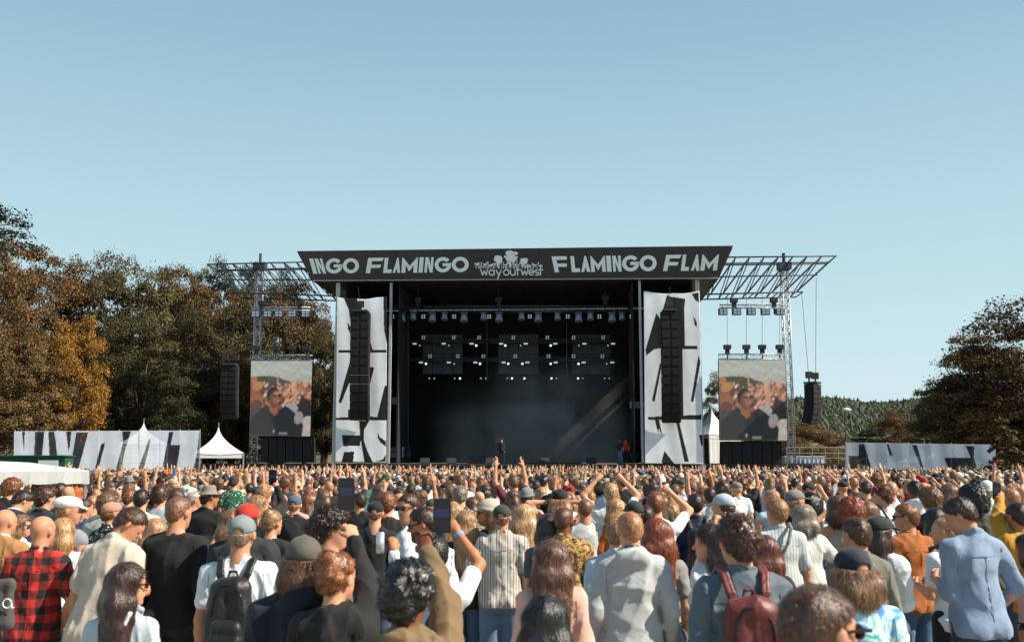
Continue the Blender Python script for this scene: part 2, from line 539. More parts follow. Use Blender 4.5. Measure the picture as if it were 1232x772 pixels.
def hand(F, w, d, n, pose, sd):
    d = unit(d); n = unit(n - d * (n @ d)); s = np.cross(d, n) * sd
    R = np.stack([s, d, n], 1)
    F.ell(w + d * 0.045, (0.038, 0.056, 0.016), R, 0.012)
    curl = {'open': (0.05, 0.1), 'relax': (0.45, 0.6), 'grip': (0.85, 1.1), 'fist': (1.4, 1.5), 'point': (1.4, 1.5)}[pose]
    for i in range(4):
        a1, a2 = curl
        if pose == 'point' and i == 0: a1, a2 = 0.02, 0.05
        if pose == 'relax': a1 += 0.09 * i
        L = (0.040, 0.044, 0.041, 0.032)[i]
        b = w + d * (0.085 - 0.004 * abs(i - 1.5)) + s * (0.029 - 0.0195 * i)
        sp = s * (0.10 - 0.07 * i) * (1 if pose == 'open' else 0.3)
        d1 = unit(d * math.cos(a1) + n * math.sin(a1) + sp); p1 = b + d1 * L
        d2 = unit(d * math.cos(a1 + a2) + n * math.sin(a1 + a2) + sp); p2 = p1 + d2 * L * 0.95
        F.cap(b, p1, 0.0098, 0.0088, 0.005); F.cap(p1, p2, 0.0088, 0.0072, 0.004)
    t0 = w + d * 0.022 + s * 0.026; ta = {'open': 0.9, 'relax': 0.6, 'grip': 0.5, 'fist': 0.2, 'point': 0.2}[pose]
    d1 = unit(s * ta + d * 0.75 + n * 0.45); p1 = t0 + d1 * 0.042
    F.cap(t0, p1, 0.0135, 0.0115, 0.008); F.cap(p1, p1 + unit(d * 0.9 + n * 0.6 + s * 0.1) * 0.03, 0.0112, 0.009, 0.004)

def wisps(V, Q, hc, Rh, kind, seed, dens, wd):
    """fine locks laid over the hair mass so that its surface and outline break up"""
    n = int({'buzz': 700, 'short': 1100, 'messy': 1500, 'curly': 1900, 'afro': 2200, 'dreads': 1500, 'long': 1500, 'wavy': 1700, 'pony': 1000, 'bun': 1300, 'bob': 1300}[kind] * dens)
    if n < 10 or len(Q) == 0: return V, Q
    r = np.random.default_rng(seed + 77)
    A, B_, C_, D_ = (V[Q[:, i]] for i in range(4))
    N = np.cross(C_ - A, D_ - B_); ar = np.linalg.norm(N, axis=1); N = N / (ar[:, None] + 1e-12)
    i = r.choice(len(Q), n, p=ar / ar.sum()); a, b = r.random((n, 1)), r.random((n, 1))
    p = (A[i] * (1 - a) + B_[i] * a) * (1 - b) + (D_[i] * (1 - a) + C_[i] * a) * b; m = N[i]
    wh = hc + Rh @ v3(0.01, -0.05, 0.13); g = p - wh; g /= np.linalg.norm(g, axis=1)[:, None] + 1e-6
    if kind in ('long', 'wavy', 'pony', 'bob'):
        k = np.clip((hc[2] + .09 - p[:, 2]) / .08, 0, 1)[:, None]; g = g * (1 - k) + v3(0, 0, -1) * k + r.normal(size=(n, 3)) * (.22 if kind == 'wavy' else .10)
        L = r.uniform(.04, .10, n)
    elif kind in ('curly', 'afro', 'dreads', 'bun'): g = r.normal(size=(n, 3)); L = r.uniform(.012, .035, n)
    elif kind == 'buzz': g = g + r.normal(size=(n, 3)) * .5; L = r.uniform(.005, .010, n)
    else: g = g + r.normal(size=(n, 3)) * (.45 if kind == 'messy' else .28); L = r.uniform(.014, .034, n)
    g = g - m * (g * m).sum(1)[:, None]; g /= np.linalg.norm(g, axis=1)[:, None] + 1e-6
    s = np.cross(m, g); L = L[:, None]; w_ = wd * r.uniform(.6, 1.4, (n, 1)) * (.6 if kind == 'buzz' else 1)
    lift = (.0035 if kind not in ('messy', 'curly', 'afro') else .008) * r.uniform(.5, 2.2, (n, 1))
    curv = np.where(p[:, 2:3] > hc[2] - .06, 1, .25)
    p0 = p - m * .001; p1 = p + g * L * .5 + m * (lift - L * L * .25 / .2 * curv) + s * r.normal(size=(n, 1)) * .003; p2 = p + g * L + m * (lift * .8 * r.normal(size=(n, 1)) - L * L / .2 * curv) + s * r.normal(size=(n, 1)) * .006
    if kind == 'wavy': p1 = p1 + s * .006
    nv = np.stack([p0 - s * w_ * .5, p0 + s * w_ * .5, p1 + s * w_ * .45, p1 - s * w_ * .45, p2 + s * w_ * .1, p2 - s * w_ * .1], 1).reshape(-1, 3)
    k0 = len(V) + np.arange(n)[:, None] * 6
    q = np.concatenate([k0 + np.array([[0, 1, 2, 3]]), k0 + np.array([[3, 2, 4, 5]])])
    return np.concatenate([V, nv]), np.concatenate([Q, q])

def figure(o):
    """o: dict of looks. Returns {part: (V, Q, matkey)} in a frame with the feet at 0, facing +Y, 1.78 m tall."""
    res = o.get('res', 0.016); f = o.get('sex', 'm') == 'f'; g = 1 + (o.get('girth', 1.0) - 1) * .65; seed = o.get('seed', 1)
    lean = o.get('lean', 0.02); Rl = rotx(-lean)
    piv = v3(0, 0, 0.95)
    def T(x, y, z): return piv + Rl @ (v3(x, y, z) - piv)
    hy, hp, hr = o.get('yaw', 0.0), o.get('pitch', 0.0), o.get('roll', 0.0)
    Rh = Rl @ rotz(hy) @ rotx(-hp) @ roty(hr)
    nb = T(0, -0.015, 1.515)
    hc = nb + Rl @ v3(0, 0.005, 0.045) + Rh @ v3(0, 0.025, 0.105)
    def Hd(x, y, z): return hc + Rh @ v3(x, y, z)
    sh = (0.156 if f else 0.177) * (0.65 + 0.35 * g)
    S = {-1: T(-sh, -0.01, 1.432), 1: T(sh, -0.01, 1.432)}
    lf = 0.97 if f else 1.0
    E, W, HP = {}, {}, {}
    for sd, key, hk in ((-1, 'la', 'lh'), (1, 'ra', 'rh')):
        pose = o.get(key, 'down')
        if isinstance(pose, str):
            wt, hn = ARM[pose]
            wt = S[sd] + Rl @ v3(sd * wt[0], wt[1], wt[2]); hn = v3(sd * hn[0], hn[1], hn[2])
        else: wt, hn = v3(*pose[0]), v3(*pose[1])
        E[sd], W[sd] = ik(S[sd], wt, 0.285 * lf, 0.255 * lf, hn)
        HP[sd] = o.get(hk, {'up': 'open', 'upbent': 'fist', 'phone': 'grip', 'point': 'point', 'clap': 'open'}.get(pose if isinstance(pose, str) else '', 'relax'))
    hips = 0.098 if f else 0.09
    st = o.get('stance', 0.0)
    J = {sd: (v3(sd * hips, 0, 0.93), v3(sd * (0.105 + st), 0.02 + (0.05 if sd > 0 else 0) * o.get('step', 0), 0.50), v3(sd * (0.115 + st * 1.6), -0.02, 0.08)) for sd in (-1, 1)}
    pts = [T(0, 0, 1.0), hc, *S.values(), *E.values(), *W.values()] + [p for q in J.values() for p in q]
    for sd in (-1, 1): pts.append(W[sd] + unit(W[sd] - E[sd]) * 0.14)
    lo = np.min(pts, 0) - 0.20; hi = np.max(pts, 0) + 0.20
    hl = o.get('hlen', 0.30)
    lo[1] = min(lo[1], -0.28); hi[1] = max(hi[1], 0.26); lo[2] = -0.02
    if o.get('nolegs'): lo[2] = 0.80
    ag = 0.86 if f else 1.0
    out = {}
    # ---- skin
    B = Field(lo, hi, res)
    def torso(F, t, k=0.05):
        F.ell(T(0, 0.0, 1.33), (0.162 * g * (0.9 if f else 1) + t, 0.108 * g + t, 0.17 + t), Rl, k)
        F.ell(T(0, 0.002, 1.13), ((0.122 if f else 0.146) * g + t, 0.098 * g + t, 0.17 + t), Rl, k)
        F.ell(T(0, -0.005, 0.97), ((0.17 if f else 0.16) * g + t, 0.115 * g + t, 0.13 + t), Rl, k)
        F.cap(T(-sh + 0.035, -0.01, 1.415), T(sh - 0.035, -0.01, 1.415), 0.056 * g + t * .8, None, k)
        for sd in (-1, 1): F.cap(T(sd * 0.025, -0.025, 1.508), T(sd * (sh - 0.03), -0.015, 1.442), 0.036 + t * .6, 0.040 + t * .7, k)
        if f:
            for sd in (-1, 1): F.ell(T(sd * 0.07, 0.09, 1.29), (0.062 + t, 0.055 + t, 0.06 + t), Rl, 0.04)
    torso(B, 0)
    nr_ = 0.046 if f else 0.057
    B.cap(nb + Rl @ v3(0, 0, -0.04), hc + Rh @ v3(0, -0.022, -0.04), nr_ * 1.12, nr_, 0.03)
    hw = o.get('hw', 1.0)
    B.ell(Hd(0, -0.012, 0.032), (0.076 * hw, 0.097, 0.084), Rh, 0.03)
    B.ell(Hd(0, 0.033, -0.033), (0.059 * hw, 0.058, 0.076), Rh, 0.03)
    B.ell(Hd(0, 0.062, -0.092), (0.026, 0.024, 0.022), Rh, 0.028)
    B.cap(Hd(0, 0.084, 0.012), Hd(0, 0.108, -0.022), 0.008, 0.0135, 0.012)
    B.ell(Hd(0, 0.074, 0.03), (0.048, 0.018, 0.011), Rh, 0.018)
    for sd in (-1, 1):
        B.ell(Hd(sd * 0.03, 0.1, 0.008), (0.016, 0.016, 0.012), Rh, 0.014, 's')
        B.ell(Hd(sd * 0.030, 0.079, 0.008), (0.0125, 0.0125, 0.0125), Rh, 0.004)
        B.ell(Hd(sd * 0.079 * hw, -0.006, -0.002), (0.011, 0.02, 0.033), Rh @ rotz(sd * -0.35), 0.006)
    B.ell(Hd(0, 0.088, -0.053), (0.024, 0.010, 0.008), Rh, 0.008)
    for sd in (-1, 1):
        d = unit(W[sd] - E[sd])
        B.cap(S[sd], E[sd], 0.048 * ag * g, 0.038 * ag, 0.03)
        m = E[sd] + (W[sd] - E[sd]) * 0.3
        B.cap(E[sd], m, 0.037 * ag, 0.039 * ag, 0.02); B.cap(m, W[sd], 0.038 * ag, 0.025 * ag, 0.015)
        up = W[sd][2] > S[sd][2]
        n = v3(-sd * 0.9, 0.3, 0) if not up else v3(-sd * 0.35, 1, 0)
        if 'palm' in o and sd in o['palm']: n = v3(*o['palm'][sd])
        B.cap(W[sd], W[sd] + d * 0.02, 0.026 * ag, 0.028 * ag, 0.01)
        hand(B, W[sd], d, n, HP[sd], sd)
        if not o.get('nolegs'):
            h_, k_, a_ = J[sd]
            B.cap(h_, k_, 0.085 * g, 0.054, 0.04); B.cap(k_, (k_ * 0.65 + a_ * 0.35) + v3(0, -0.02, 0), 0.052, 0.054, 0.03)
            B.cap(k_ * 0.65 + a_ * 0.35 + v3(0, -0.02, 0), a_, 0.054, 0.036, 0.03)
            B.ell(h_ + v3(sd * -0.01, -0.055, -0.03), (0.085, 0.085, 0.09), None, 0.03)
            B.cap(a_ + v3(0, -0.02, -0.03), a_ + v3(sd * 0.03, 0.15, -0.05), 0.035, 0.026, 0.03)
    # ---- garment on the torso
    top, cloths = o.get('top', 'tee'), []
    kind = {'tee': (0.013, 0.62, 0, 0.86), 'shirt': (0.020, 0.75, 0, 0.87), 'rolled': (0.018, 1, 0.35, 0.86), 'long': (0.016, 1, 0.95, 0.86),
            'jacket': (0.028, 1, 0.97, 0.86), 'hoodie': (0.027, 1, 0.96, 0.90), 'tank': (0.008, 0.0, 0, 0.90), 'vest': (0.022, 0.05, 0, 0.86),
            'dress': (0.020, 0.55, 0, 0.35)}[top]
    t, up_, fo_, hem = kind; t *= o.get('loose', 1.0)
    C = Field(lo, hi, res); torso(C, t)
    if top in ('shirt', 'jacket', 'rolled', 'hoodie', 'dress'):
        C.cap(T(0, -0.005, 1.10), T(0, 0, hem if top != 'dress' else 0.85), 0.155 * g + t * 0.6, 0.165 * g + t * 0.7, 0.06, 0.72)
    if hem < 0.9 and top != 'dress':
        for sd in (-1, 1): C.ell(v3(sd * 0.075, -0.058, 0.90), (0.098 + t, 0.095 + t + (.02 if o.get('bottom') == 'wide' else 0), 0.11), None, 0.05)
    if top == 'dress': C.cap(v3(0, -0.02, 0.9), v3(0, -0.01, 0.35), 0.205, 0.26, 0.05, 0.85)
    for sd in (-1, 1):
        if up_ > 0:
            e = S[sd] + (E[sd] - S[sd]) * min(up_, 1); r = 0.050 * (.5 + .5 * g) + t * 0.7
            if up_ < 1:
                C.cap(S[sd], e, r, r * (0.98 if top != 'tee' else 0.92) + 0.004, 0.03)
            else:
                C.cap(S[sd], E[sd], r, 0.044 + t * 0.8, 0.03)
                w_ = E[sd] + (W[sd] - E[sd]) * fo_
                C.cap(E[sd], w_, 0.043 + t * 0.8, 0.030 + t * 0.55, 0.02)
    if top in ('shirt', 'jacket', 'rolled', 'long', 'hoodie'):      # collar ring
        for i in range(10):
            a, b_ = [2 * math.pi * j / 10 for j in (i, i + 1)]
            q = [nb + Rl @ v3(0.066 * math.cos(z), 0.062 * math.sin(z) + 0.004, 0.012 + (0.012 if top != 'long' else -0.02) - 0.018 * math.sin(z)) for z in (a, b_)]
            C.cap(q[0], q[1], 0.013, None, 0.01)
    if top == 'hoodie':
        C.ell(nb + Rl @ v3(0, -0.085, -0.035), (0.12, 0.05, 0.085), Rl @ rotx(0.5), 0.03)
        C.ell(nb + Rl @ v3(0, -0.035, 0.01), (0.10, 0.075, 0.035), Rl, 0.02)
    C.rough(folds(seed, 0.0085 + t * 0.16, 12, 46), 0.035)
    if top == 'tank' and f:
        C.cut(T(0, 0, 1.40), Rl @ v3(0, -0.4, 1))
        for sd in (-1, 1): C.cap(T(sd * 0.075, -0.095, 1.38), T(sd * 0.09, 0.0, 1.515), 0.011, None, 0.01); C.cap(T(sd * 0.09, 0.0, 1.515), T(sd * 0.085, 0.09, 1.40), 0.011, None, 0.01)
    C.cut(T(0, 0, hem) if top != 'dress' else v3(0, 0, 0.36), v3(0, 0, -1))
    if up_ == 0:
        for sd in (-1, 1): C.cap(S[sd] + v3(sd * 0.02, 0, 0.02), E[sd], 0.062, 0.05, 0.01, op='s')
    B_drop = [C]
    # ---- legs
    if not o.get('nolegs'):
        bot = o.get('bottom', 'jeans')
        tt = {'jeans': 0.016, 'wide': 0.032, 'slim': 0.008, 'shorts': 0.026, 'skirt': 0.01, 'none': 0}[bot]
        D = Field(v3(-.36, -.27, -.02), v3(.36, .27, 1.10), max(res, o.get('legres', .02)))
        D.ell(v3(0, -0.005, 0.97), ((0.168 if f else 0.158) * g + tt, 0.113 * g + tt, 0.12), None, 0.04)
        if bot == 'skirt':
            D.cap(v3(0, 0, 1.0), v3(0, 0, 0.5), 0.16, 0.22, 0.04, 0.8); D.cut(v3(0, 0, 0.52), v3(0, 0, -1))
        else:
            for sd in (-1, 1):
                h_, k_, a_ = J[sd]
                D.cap(h_, k_, 0.087 * g + tt, 0.058 + tt * 1.1, 0.03)
                D.ell(h_ + v3(sd * -0.01, -0.055, -0.03), (0.087 + tt, 0.085 + tt, 0.09), None, 0.03)
                if bot != 'shorts': D.cap(k_ + v3(0, -0.008, 0.03), a_ + v3(0, -0.006, -0.02), 0.064 + tt * 1.1, 0.052 + tt * 1.3, 0.03)
            D.cut(v3(0, 0, 0.48 if bot == 'shorts' else 0.05), v3(0, 0, -1))
        D.rough(folds(seed + 5, 0.006, 12, 34), 0.03)
        D.cut(v3(0, 0, 1.04), v3(0, 0, 1))
        V, Q = D.mesh(); out['skirt' if bot == 'skirt' else 'shorts' if bot == 'shorts' else 'trousers'] = (V, Q, o.get('bmat', 'denim'))
        B_drop.append(D)
        for sd in (-1, 1):
            a_ = J[sd][2]
            s0 = Field(a_ - v3(0.1, 0.14, 0.1), a_ + v3(0.12, 0.26, 0.10), max(res, 0.014))
            s0.cap(a_ + v3(0, -0.035, -0.035), a_ + v3(sd * 0.025, 0.14, -0.045), 0.045, 0.036, 0.02)
            s0.cap(a_ + v3(0, -0.01, -0.03), a_ + v3(0, -0.02, 0.02), 0.045, 0.045, 0.02)
            s0.cut(v3(0, 0, 0.002), v3(0, 0, -1))
            V, Q = s0.mesh(); out['shoe%d' % sd] = (V, Q, 'shoe')
    V, Q = C.mesh(); out['dress' if top == 'dress' else {'jacket': 'jacket', 'hoodie': 'hooded_sweater'}.get(top, 'shirt')] = (V, Q, o.get('tmat', 'cloth'))
    V, Q = B.mesh()
    hid = np.zeros(len(V), bool)
    for G in B_drop:
        ins = np.all((V > G.lo) & (V < G.lo + (G.n - 1) * G.res), 1)
        hid |= ins & (G.at(V) < -0.9 * res - 0.004) & (V[:, 2] < 0.88) & (o.get('bottom', 'jeans') not in ('shorts', 'skirt'))
    Q = Q[~hid[Q].all(1)]
    out['body'] = compact(V, biggest(len(V), Q)) + ('skin',)
    # ---- hair
    hair = o.get('hair', 'short'); hc2 = Hd
    capk = o.get('cap')
    if hair != 'bald':
        hlo = hc - v3(0.24, 0.24, 0.16 + (hl + 0.1 if hair in ('long', 'wavy', 'pony', 'bob') else 0.05)); hhi = hc + v3(0.24, 0.22, 0.26)
        H = Field(hlo, hhi, min(res, 0.011) if res < 0.013 else res)
        th = {'buzz': 0.0035, 'short': 0.009, 'messy': 0.018, 'curly': 0.028, 'afro': 0.05, 'dreads': 0.03, 'long': 0.015, 'wavy': 0.018, 'pony': 0.008, 'bun': 0.010, 'bob': 0.018}[hair]
        th = max(th, 0.0035) * (0.55 if capk else 1.0)
        H.ell(Hd(0, -0.014, 0.034 + th * 0.35), (0.077 * hw + th, 0.098 + th, 0.083 + th), Rh, 0.02)
        H.ell(Hd(0, -0.05, -0.01), (0.064 + th * 0.8, 0.058 + th * 0.9, 0.07 + th), Rh, 0.03)
        if hair == 'messy': H.ell(Hd(0.01, 0.035, 0.10), (0.055 + th, 0.04 + th, 0.02 + th), Rh, 0.03)
        n_ = unit(v3(0, 0.9, -1)); off = {'buzz': 0.006, 'afro': -0.01, 'curly': -0.01, 'dreads': -0.012}.get(hair, 0.0)
        H.cut(Hd(0, 0.0, 0.0 + off), Rh @ n_, 0.022 if not capk else 0.01)
        H.cut(Hd(0, 0, -0.085 if hair not in ('long', 'wavy', 'pony', 'bob') else -0.6), Rh @ v3(0, 0, -1))
        if hair in ('curly', 'afro'): H.rough(bumps(seed, 0.010, 75), 0.05)
        elif hair == 'dreads': H.rough(bumps(seed, 0.011, 95), 0.05)
        elif hair == 'messy': H.rough(bumps(seed, 0.007, 60), 0.04)
        elif hair == 'short': H.rough(bumps(seed, 0.003, 65), 0.04)
        if hair in ('long', 'wavy', 'bob'):
            L = 0.13 if hair == 'bob' else hl
            back = Rl @ v3(0, -1, 0)
            for x_ in (-0.05, 0.0, 0.05):
                a = hc + Rh @ v3(x_, -0.045, 0.03)
                b = hc + Rh @ v3(x_ * 1.3, -0.075, -0.09)
                c_ = hc + v3(0, 0, -L) + v3(x_ * 1.25, 0, 0) + back * (0.095 + 0.02 * (x_ == 0) + (t + .012 if top in ('jacket', 'shirt', 'rolled') else .075 if top == 'hoodie' else 0) * (L > .16)) + (Rl @ v3(0, 0, 0)) - v3(0, 0.05 + lean * 0.1 + 0.02, 0) * (L > 0.2)
                H.cap(a, b, 0.052 + th * 0.5, 0.046 + th, 0.04); H.cap(b, c_, 0.046 + th, 0.026 if x_ else 0.032, 0.04)
            for sd in (-1, 1):
                a = hc + Rh @ v3(sd * 0.066, 0.0, 0.03); b = hc + Rh @ v3(sd * 0.082, -0.005, -0.08)
                c_ = b + v3(sd * 0.012, -0.03, -max(L - 0.14, 0.03))
                H.cap(a, b, 0.024, 0.026, 0.03); H.cap(b, c_, 0.026, 0.016, 0.03)
            H.rough(strands(seed, 0.0022, 150, 0.012 if hair == 'wavy' else 0.002), 0.04)
        if hair == 'pony':
            a = Hd(0, -0.10, 0.05); b = Hd(0.0, -0.15, 0.0)
            H.cap(a, b, 0.024, 0.03, 0.02); H.cap(b, hc + v3(0, -0.15, -hl * 0.8), 0.032, 0.014, 0.02); H.rough(strands(seed, 0.003, 170), 0.03)
        if hair == 'bun':
            H.ell(Hd(0.0, -0.075, 0.105), (0.042, 0.042, 0.038), Rh, 0.012); H.rough(bumps(seed, 0.005, 80), 0.03)
        if capk: H.cut(Hd(0, 0, 0.028), Rh @ unit(v3(0, -0.12, 1)), 0.008)
        V, Q = H.mesh(); V, Q = wisps(V, Q, hc, Rh, hair, seed, o.get('wn', 1.0), o.get('ww', .004))
        out['hair'] = (V, Q, 'hair' if hair in ('long', 'wavy', 'pony', 'bob') else 'hair_curly' if hair in ('curly', 'afro', 'dreads', 'bun', 'messy') else 'hair_short')
    if o.get('beard'):
        H = Field(hc - 0.2, hc + 0.2, min(res, 0.012))
        H.ell(Hd(0, 0.038, -0.055), (0.063, 0.060, 0.068), Rh, 0.02)
        H.ell(Hd(0, 0.07, -0.10), (0.03, 0.026, 0.026), Rh, 0.02)
        H.cut(Hd(0, 0.05, -0.035), Rh @ unit(v3(0, 0.15, 1))); H.rough(bumps(seed, 0.003, 90), 0.03)
        V, Q = H.mesh(); out['beard'] = (V, Q, 'hair_curly')
    # ---- headwear
    if capk:
        H = Field(hc - 0.27, hc + 0.27, min(res, 0.012))
        if capk in ('cap', 'capback'):
            H.ell(Hd(0, -0.012, 0.042), (0.088, 0.108, 0.086), Rh, 0.01)
            H.cut(Hd(0, 0, 0.026), Rh @ unit(v3(0, 0.12, -1)))
            sg = 1 if capk == 'cap' else -1
            y0 = 0.095 if sg > 0 else -0.105
            if sg > 0: H.ell(Hd(0, y0 + 0.02, 0.032), (0.07, 0.072, 0.0075), Rh @ rotx(-0.18), 0.012)
            else:
                H.ell(Hd(0, -0.115, 0.022), (0.034, 0.05, 0.024), Rh, 0.008, 's')
                H.cap(Hd(-0.04, -0.098, 0.012), Hd(0.04, -0.098, 0.012), 0.008, None, 0.008)
            H.ell(Hd(0, -0.012, 0.128), (0.011, 0.011, 0.007), Rh, 0.004)
        elif capk == 'flat':
            H.ell(Hd(0, -0.03, 0.062), (0.096, 0.125, 0.068), Rh @ rotx(0.12), 0.01)
            H.cut(Hd(0, 0, 0.022), Rh @ unit(v3(0, -0.1, -1)))
            H.ell(Hd(0, 0.105, 0.042), (0.062, 0.045, 0.010), Rh @ rotx(-0.15), 0.02)
        elif capk == 'hat':
            H.cap(Hd(0, -0.012, 0.05), Hd(0, -0.012, 0.095), 0.094, 0.080, 0.01)
            H.cut(Hd(0, 0, 0.145), Rh @ v3(0, 0, 1)); H.cut(Hd(0, 0, 0.03), Rh @ v3(0, 0, -1))
            H.ell(Hd(0, -0.01, 0.045), (0.135, 0.15, 0.010), Rh, 0.012)
            H.ell(Hd(0, -0.012, 0.16), (0.018, 0.07, 0.03), Rh, 0.02, 's')
        elif capk == 'beanie':
            H.ell(Hd(0, -0.016, 0.048), (0.089, 0.108, 0.094), Rh, 0.01)
            H.cut(Hd(0, 0, 0.026), Rh @ unit(v3(0, 0.25, -1)))
            for i in range(16):
                a, b_ = [2 * math.pi * j / 16 for j in (i, i + 1)]
                H.cap(Hd(0.088 * math.cos(a), 0.106 * math.sin(a) - 0.014, 0.03 + 0.02 * math.sin(a)), Hd(0.088 * math.cos(b_), 0.106 * math.sin(b_) - 0.014, 0.03 + 0.02 * math.sin(b_)), 0.012, None, 0.01)
        V, Q = H.mesh(); out['hat' if capk == 'hat' else 'beanie' if capk == 'beanie' else 'cap'] = (V, Q, 'cloth')
    out['_head'] = (hc, Rh); out['_hands'] = (W, E, HP); out['_T'] = T; out['_C'] = C; out['_sh'] = sh; out['_t'] = t; out['_nb'] = nb; out['_Rl'] = Rl
    return out
def biggest(n, Q):
    L = np.arange(n)
    for _ in range(400):
        m = L[Q].min(1); N_ = L.copy(); np.minimum.at(N_, Q.ravel(), np.repeat(m, 4)); N_ = np.minimum(N_, N_[N_])
        if (N_ == L).all(): break
        L = N_
    f = L[Q[:, 0]]; u, c = np.unique(f, return_counts=True)
    return Q[f == u[c.argmax()]]
def compact(V, Q):
    u, inv = np.unique(Q, return_inverse=True)
    return V[u], inv.reshape(Q.shape)
# ------------------------------------------------------------------ ground, hill
def mk_ground():
    m, t, b = newmat('worn_gravel')
    v = coord(t, 'Object')
    n1 = noise(t, v, 0.5, 5); n2 = noise(t, v, 6, 6, 0.7); n3 = noise(t, v, 60, 3)
    k = ramp(t, n1, [(0.35, lin('8d8375')), (0.6, lin('a89d8c'))])
    k = mixc(t, ramp(t, n2, [(0.4, 0.0), (0.75, 0.7)]), k, lin('6f6b52'))
    k = mixc(t, ramp(t, n3, [(0.62, 0.0), (0.7, 0.8)]), k, lin('d8d4cc'))
    t.links.new(k, b.inputs['Base Color']); b.inputs['Roughness'].default_value = 0.95
    bump(t, b, n3, 0.6, 0.02)
    return m
gm = MB()
gm.add([(-900, -60, 0), (900, -60, 0), (900, 1500, 0), (-900, 1500, 0)], [(0, 1, 2, 3)])
tag(gm.build('ground', mk_ground()), kind='structure')
mg, t, b = newmat('meadow_grass')
v = coord(t, 'Object'); k = ramp(t, noise(t, v, 0.15, 6, 0.7), [(0.3, lin('3e3c20')), (0.7, lin('6c6436'))])
t.links.new(k, b.inputs['Base Color']); b.inputs['Roughness'].default_value = 1.0
gm = MB(); gm.add([(-600, 96, 0.006), (600, 96, 0.006), (600, 1200, 0.006), (-600, 1200, 0.006)], [(0, 1, 2, 3)])
tag(gm.build('meadow', mg), kind='structure')

# ------------------------------------------------------------------ stage
MT = {
 'black': solid('black_stage_paint', (0.012, 0.012, 0.013), 0.7), 'scrim': solid('black_scrim', (0.010, 0.010, 0.012), 0.95),
 'alu': solid('brushed_aluminium', (0.40, 0.42, 0.43), 0.4, 0.75), 'steel': solid('dark_steel', (0.06, 0.06, 0.07), 0.5, 0.6),
 'deck': solid('stage_deck_ply', (0.03, 0.028, 0.027), 0.6), 'header': solid('header_vinyl', (0.028, 0.026, 0.029), 0.42, sc=0.6, bmp=0.3, bd=0.05),
 'letter': solid('letter_vinyl', (.80, .88, .86), 0.6, var=0.05), 'white': solid('white_vinyl', (0.62, 0.65, 0.68), 0.7, var=0.06),
 'spk': solid('speaker_grille', (0.007, 0.007, 0.008), 0.9), 'post': solid('pale_post', (0.42, 0.43, 0.42), 0.6),
 'blue': solid('skylit_lamp_housing', (0.30, 0.36, 0.48), 0.3, 0.2), 'panel': solid('led_mesh_panel', (0.055, 0.057, 0.062), 0.8),  # housing blue: cast of the sky light put into the base colour
 'wood': solid('timber', (0.22, 0.15, 0.09), 0.8), 'green': solid('green_canvas', lin('0f4a35'), 0.8), 'bluec': solid('blue_container', lin('29529b'), 0.6),
}
def emis(name, c, s):
    m, t, b = newmat(name); b.inputs['Base Color'].default_value = tuple(c) + (1,)
    b.inputs['Emission Color'].default_value = tuple(c) + (1,); b.inputs['Emission Strength'].default_value = s
    return m
MT['glow'] = emis('lamp_glow', (1.0, 0.93, 0.88), 0.8); MT['dim'] = emis('dim_lamp', (0.8, 0.92, 0.92), 0.19)
def mk_print(name, rough=0.7, trans=0.0):
    m, t, b = newmat(name)
    a = t.nodes.new('ShaderNodeAttribute'); a.attribute_name = 'print'
    n = noise(t, coord(t, 'Object'), 1.2, 5)
    t.links.new(mixc(t, 1.0, a.outputs['Color'], ramp(t, n, [(0.3, 0.9), (0.7, 1.05)]), 'MULTIPLY'), b.inputs['Base Color'])
    b.inputs['Roughness'].default_value = rough
    if trans:
        tb = t.nodes.new('ShaderNodeBsdfTransparent'); ms = t.nodes.new('ShaderNodeMixShader'); ms.inputs[0].default_value = trans
        o = t.nodes['Material Output']
        t.links.new(b.outputs[0], ms.inputs[1]); t.links.new(tb.outputs[0], ms.inputs[2]); t.links.new(ms.outputs[0], o.inputs[0])
    return m
MT['cloth_print'] = mk_print('printed_banner_cloth', 0.8); MT['mesh_print'] = mk_print('printed_fence_mesh', 0.8, 0.22)

st = empty('festival_stage', PS(616, 556, 0) * 1.0, label='large black festival stage with a slanted lettered header and dark open interior', cat='stage')
st.location.z = 0
def hang(o, p):          # meshes here are built in place: keep them there under a thing or part
    root = p
    while root.parent: root = root.parent
    o.parent = p
    o.matrix_parent_inverse = root.matrix_basis.inverted() if p is root else Matrix.Identity(4)
def sbuild(mb, name, mat, p=None, smooth=False):
    o = mb.build(name, mat, None, smooth)
    if p: hang(o, p)
    return o
def slab(pts, off0, off1, mb=None):
    """quad given by 4 pixels (bl,br,tr,tl) on the stage plane, pushed back from off0 to off1"""
    mb = mb or MB()
    q = [PS(x, y, off0) for x, y in pts]
    r = [p + SN * (off1 - off0) for p in q]
    mb.hexa([q[0], q[1], r[1], r[0], q[3], q[2], r[2], r[3]])
    return mb
ZD = PS(616, 557, 0).z                       # deck height
def SW(x, d, z): return PS(616, 556, 0) * 0 + Vector((PS(616, 556, 0).x, PS(616, 556, 0).y, 0)) + SX * x + SN * d + Vector((0, 0, z))
def sx(px, off=0.0):                          # pixel column at deck level -> metres along the stage
    p = PS(px, 554, off); c = PS(616, 554, off); return (p - c).dot(SX)
XL, XR = sx(402), sx(845)
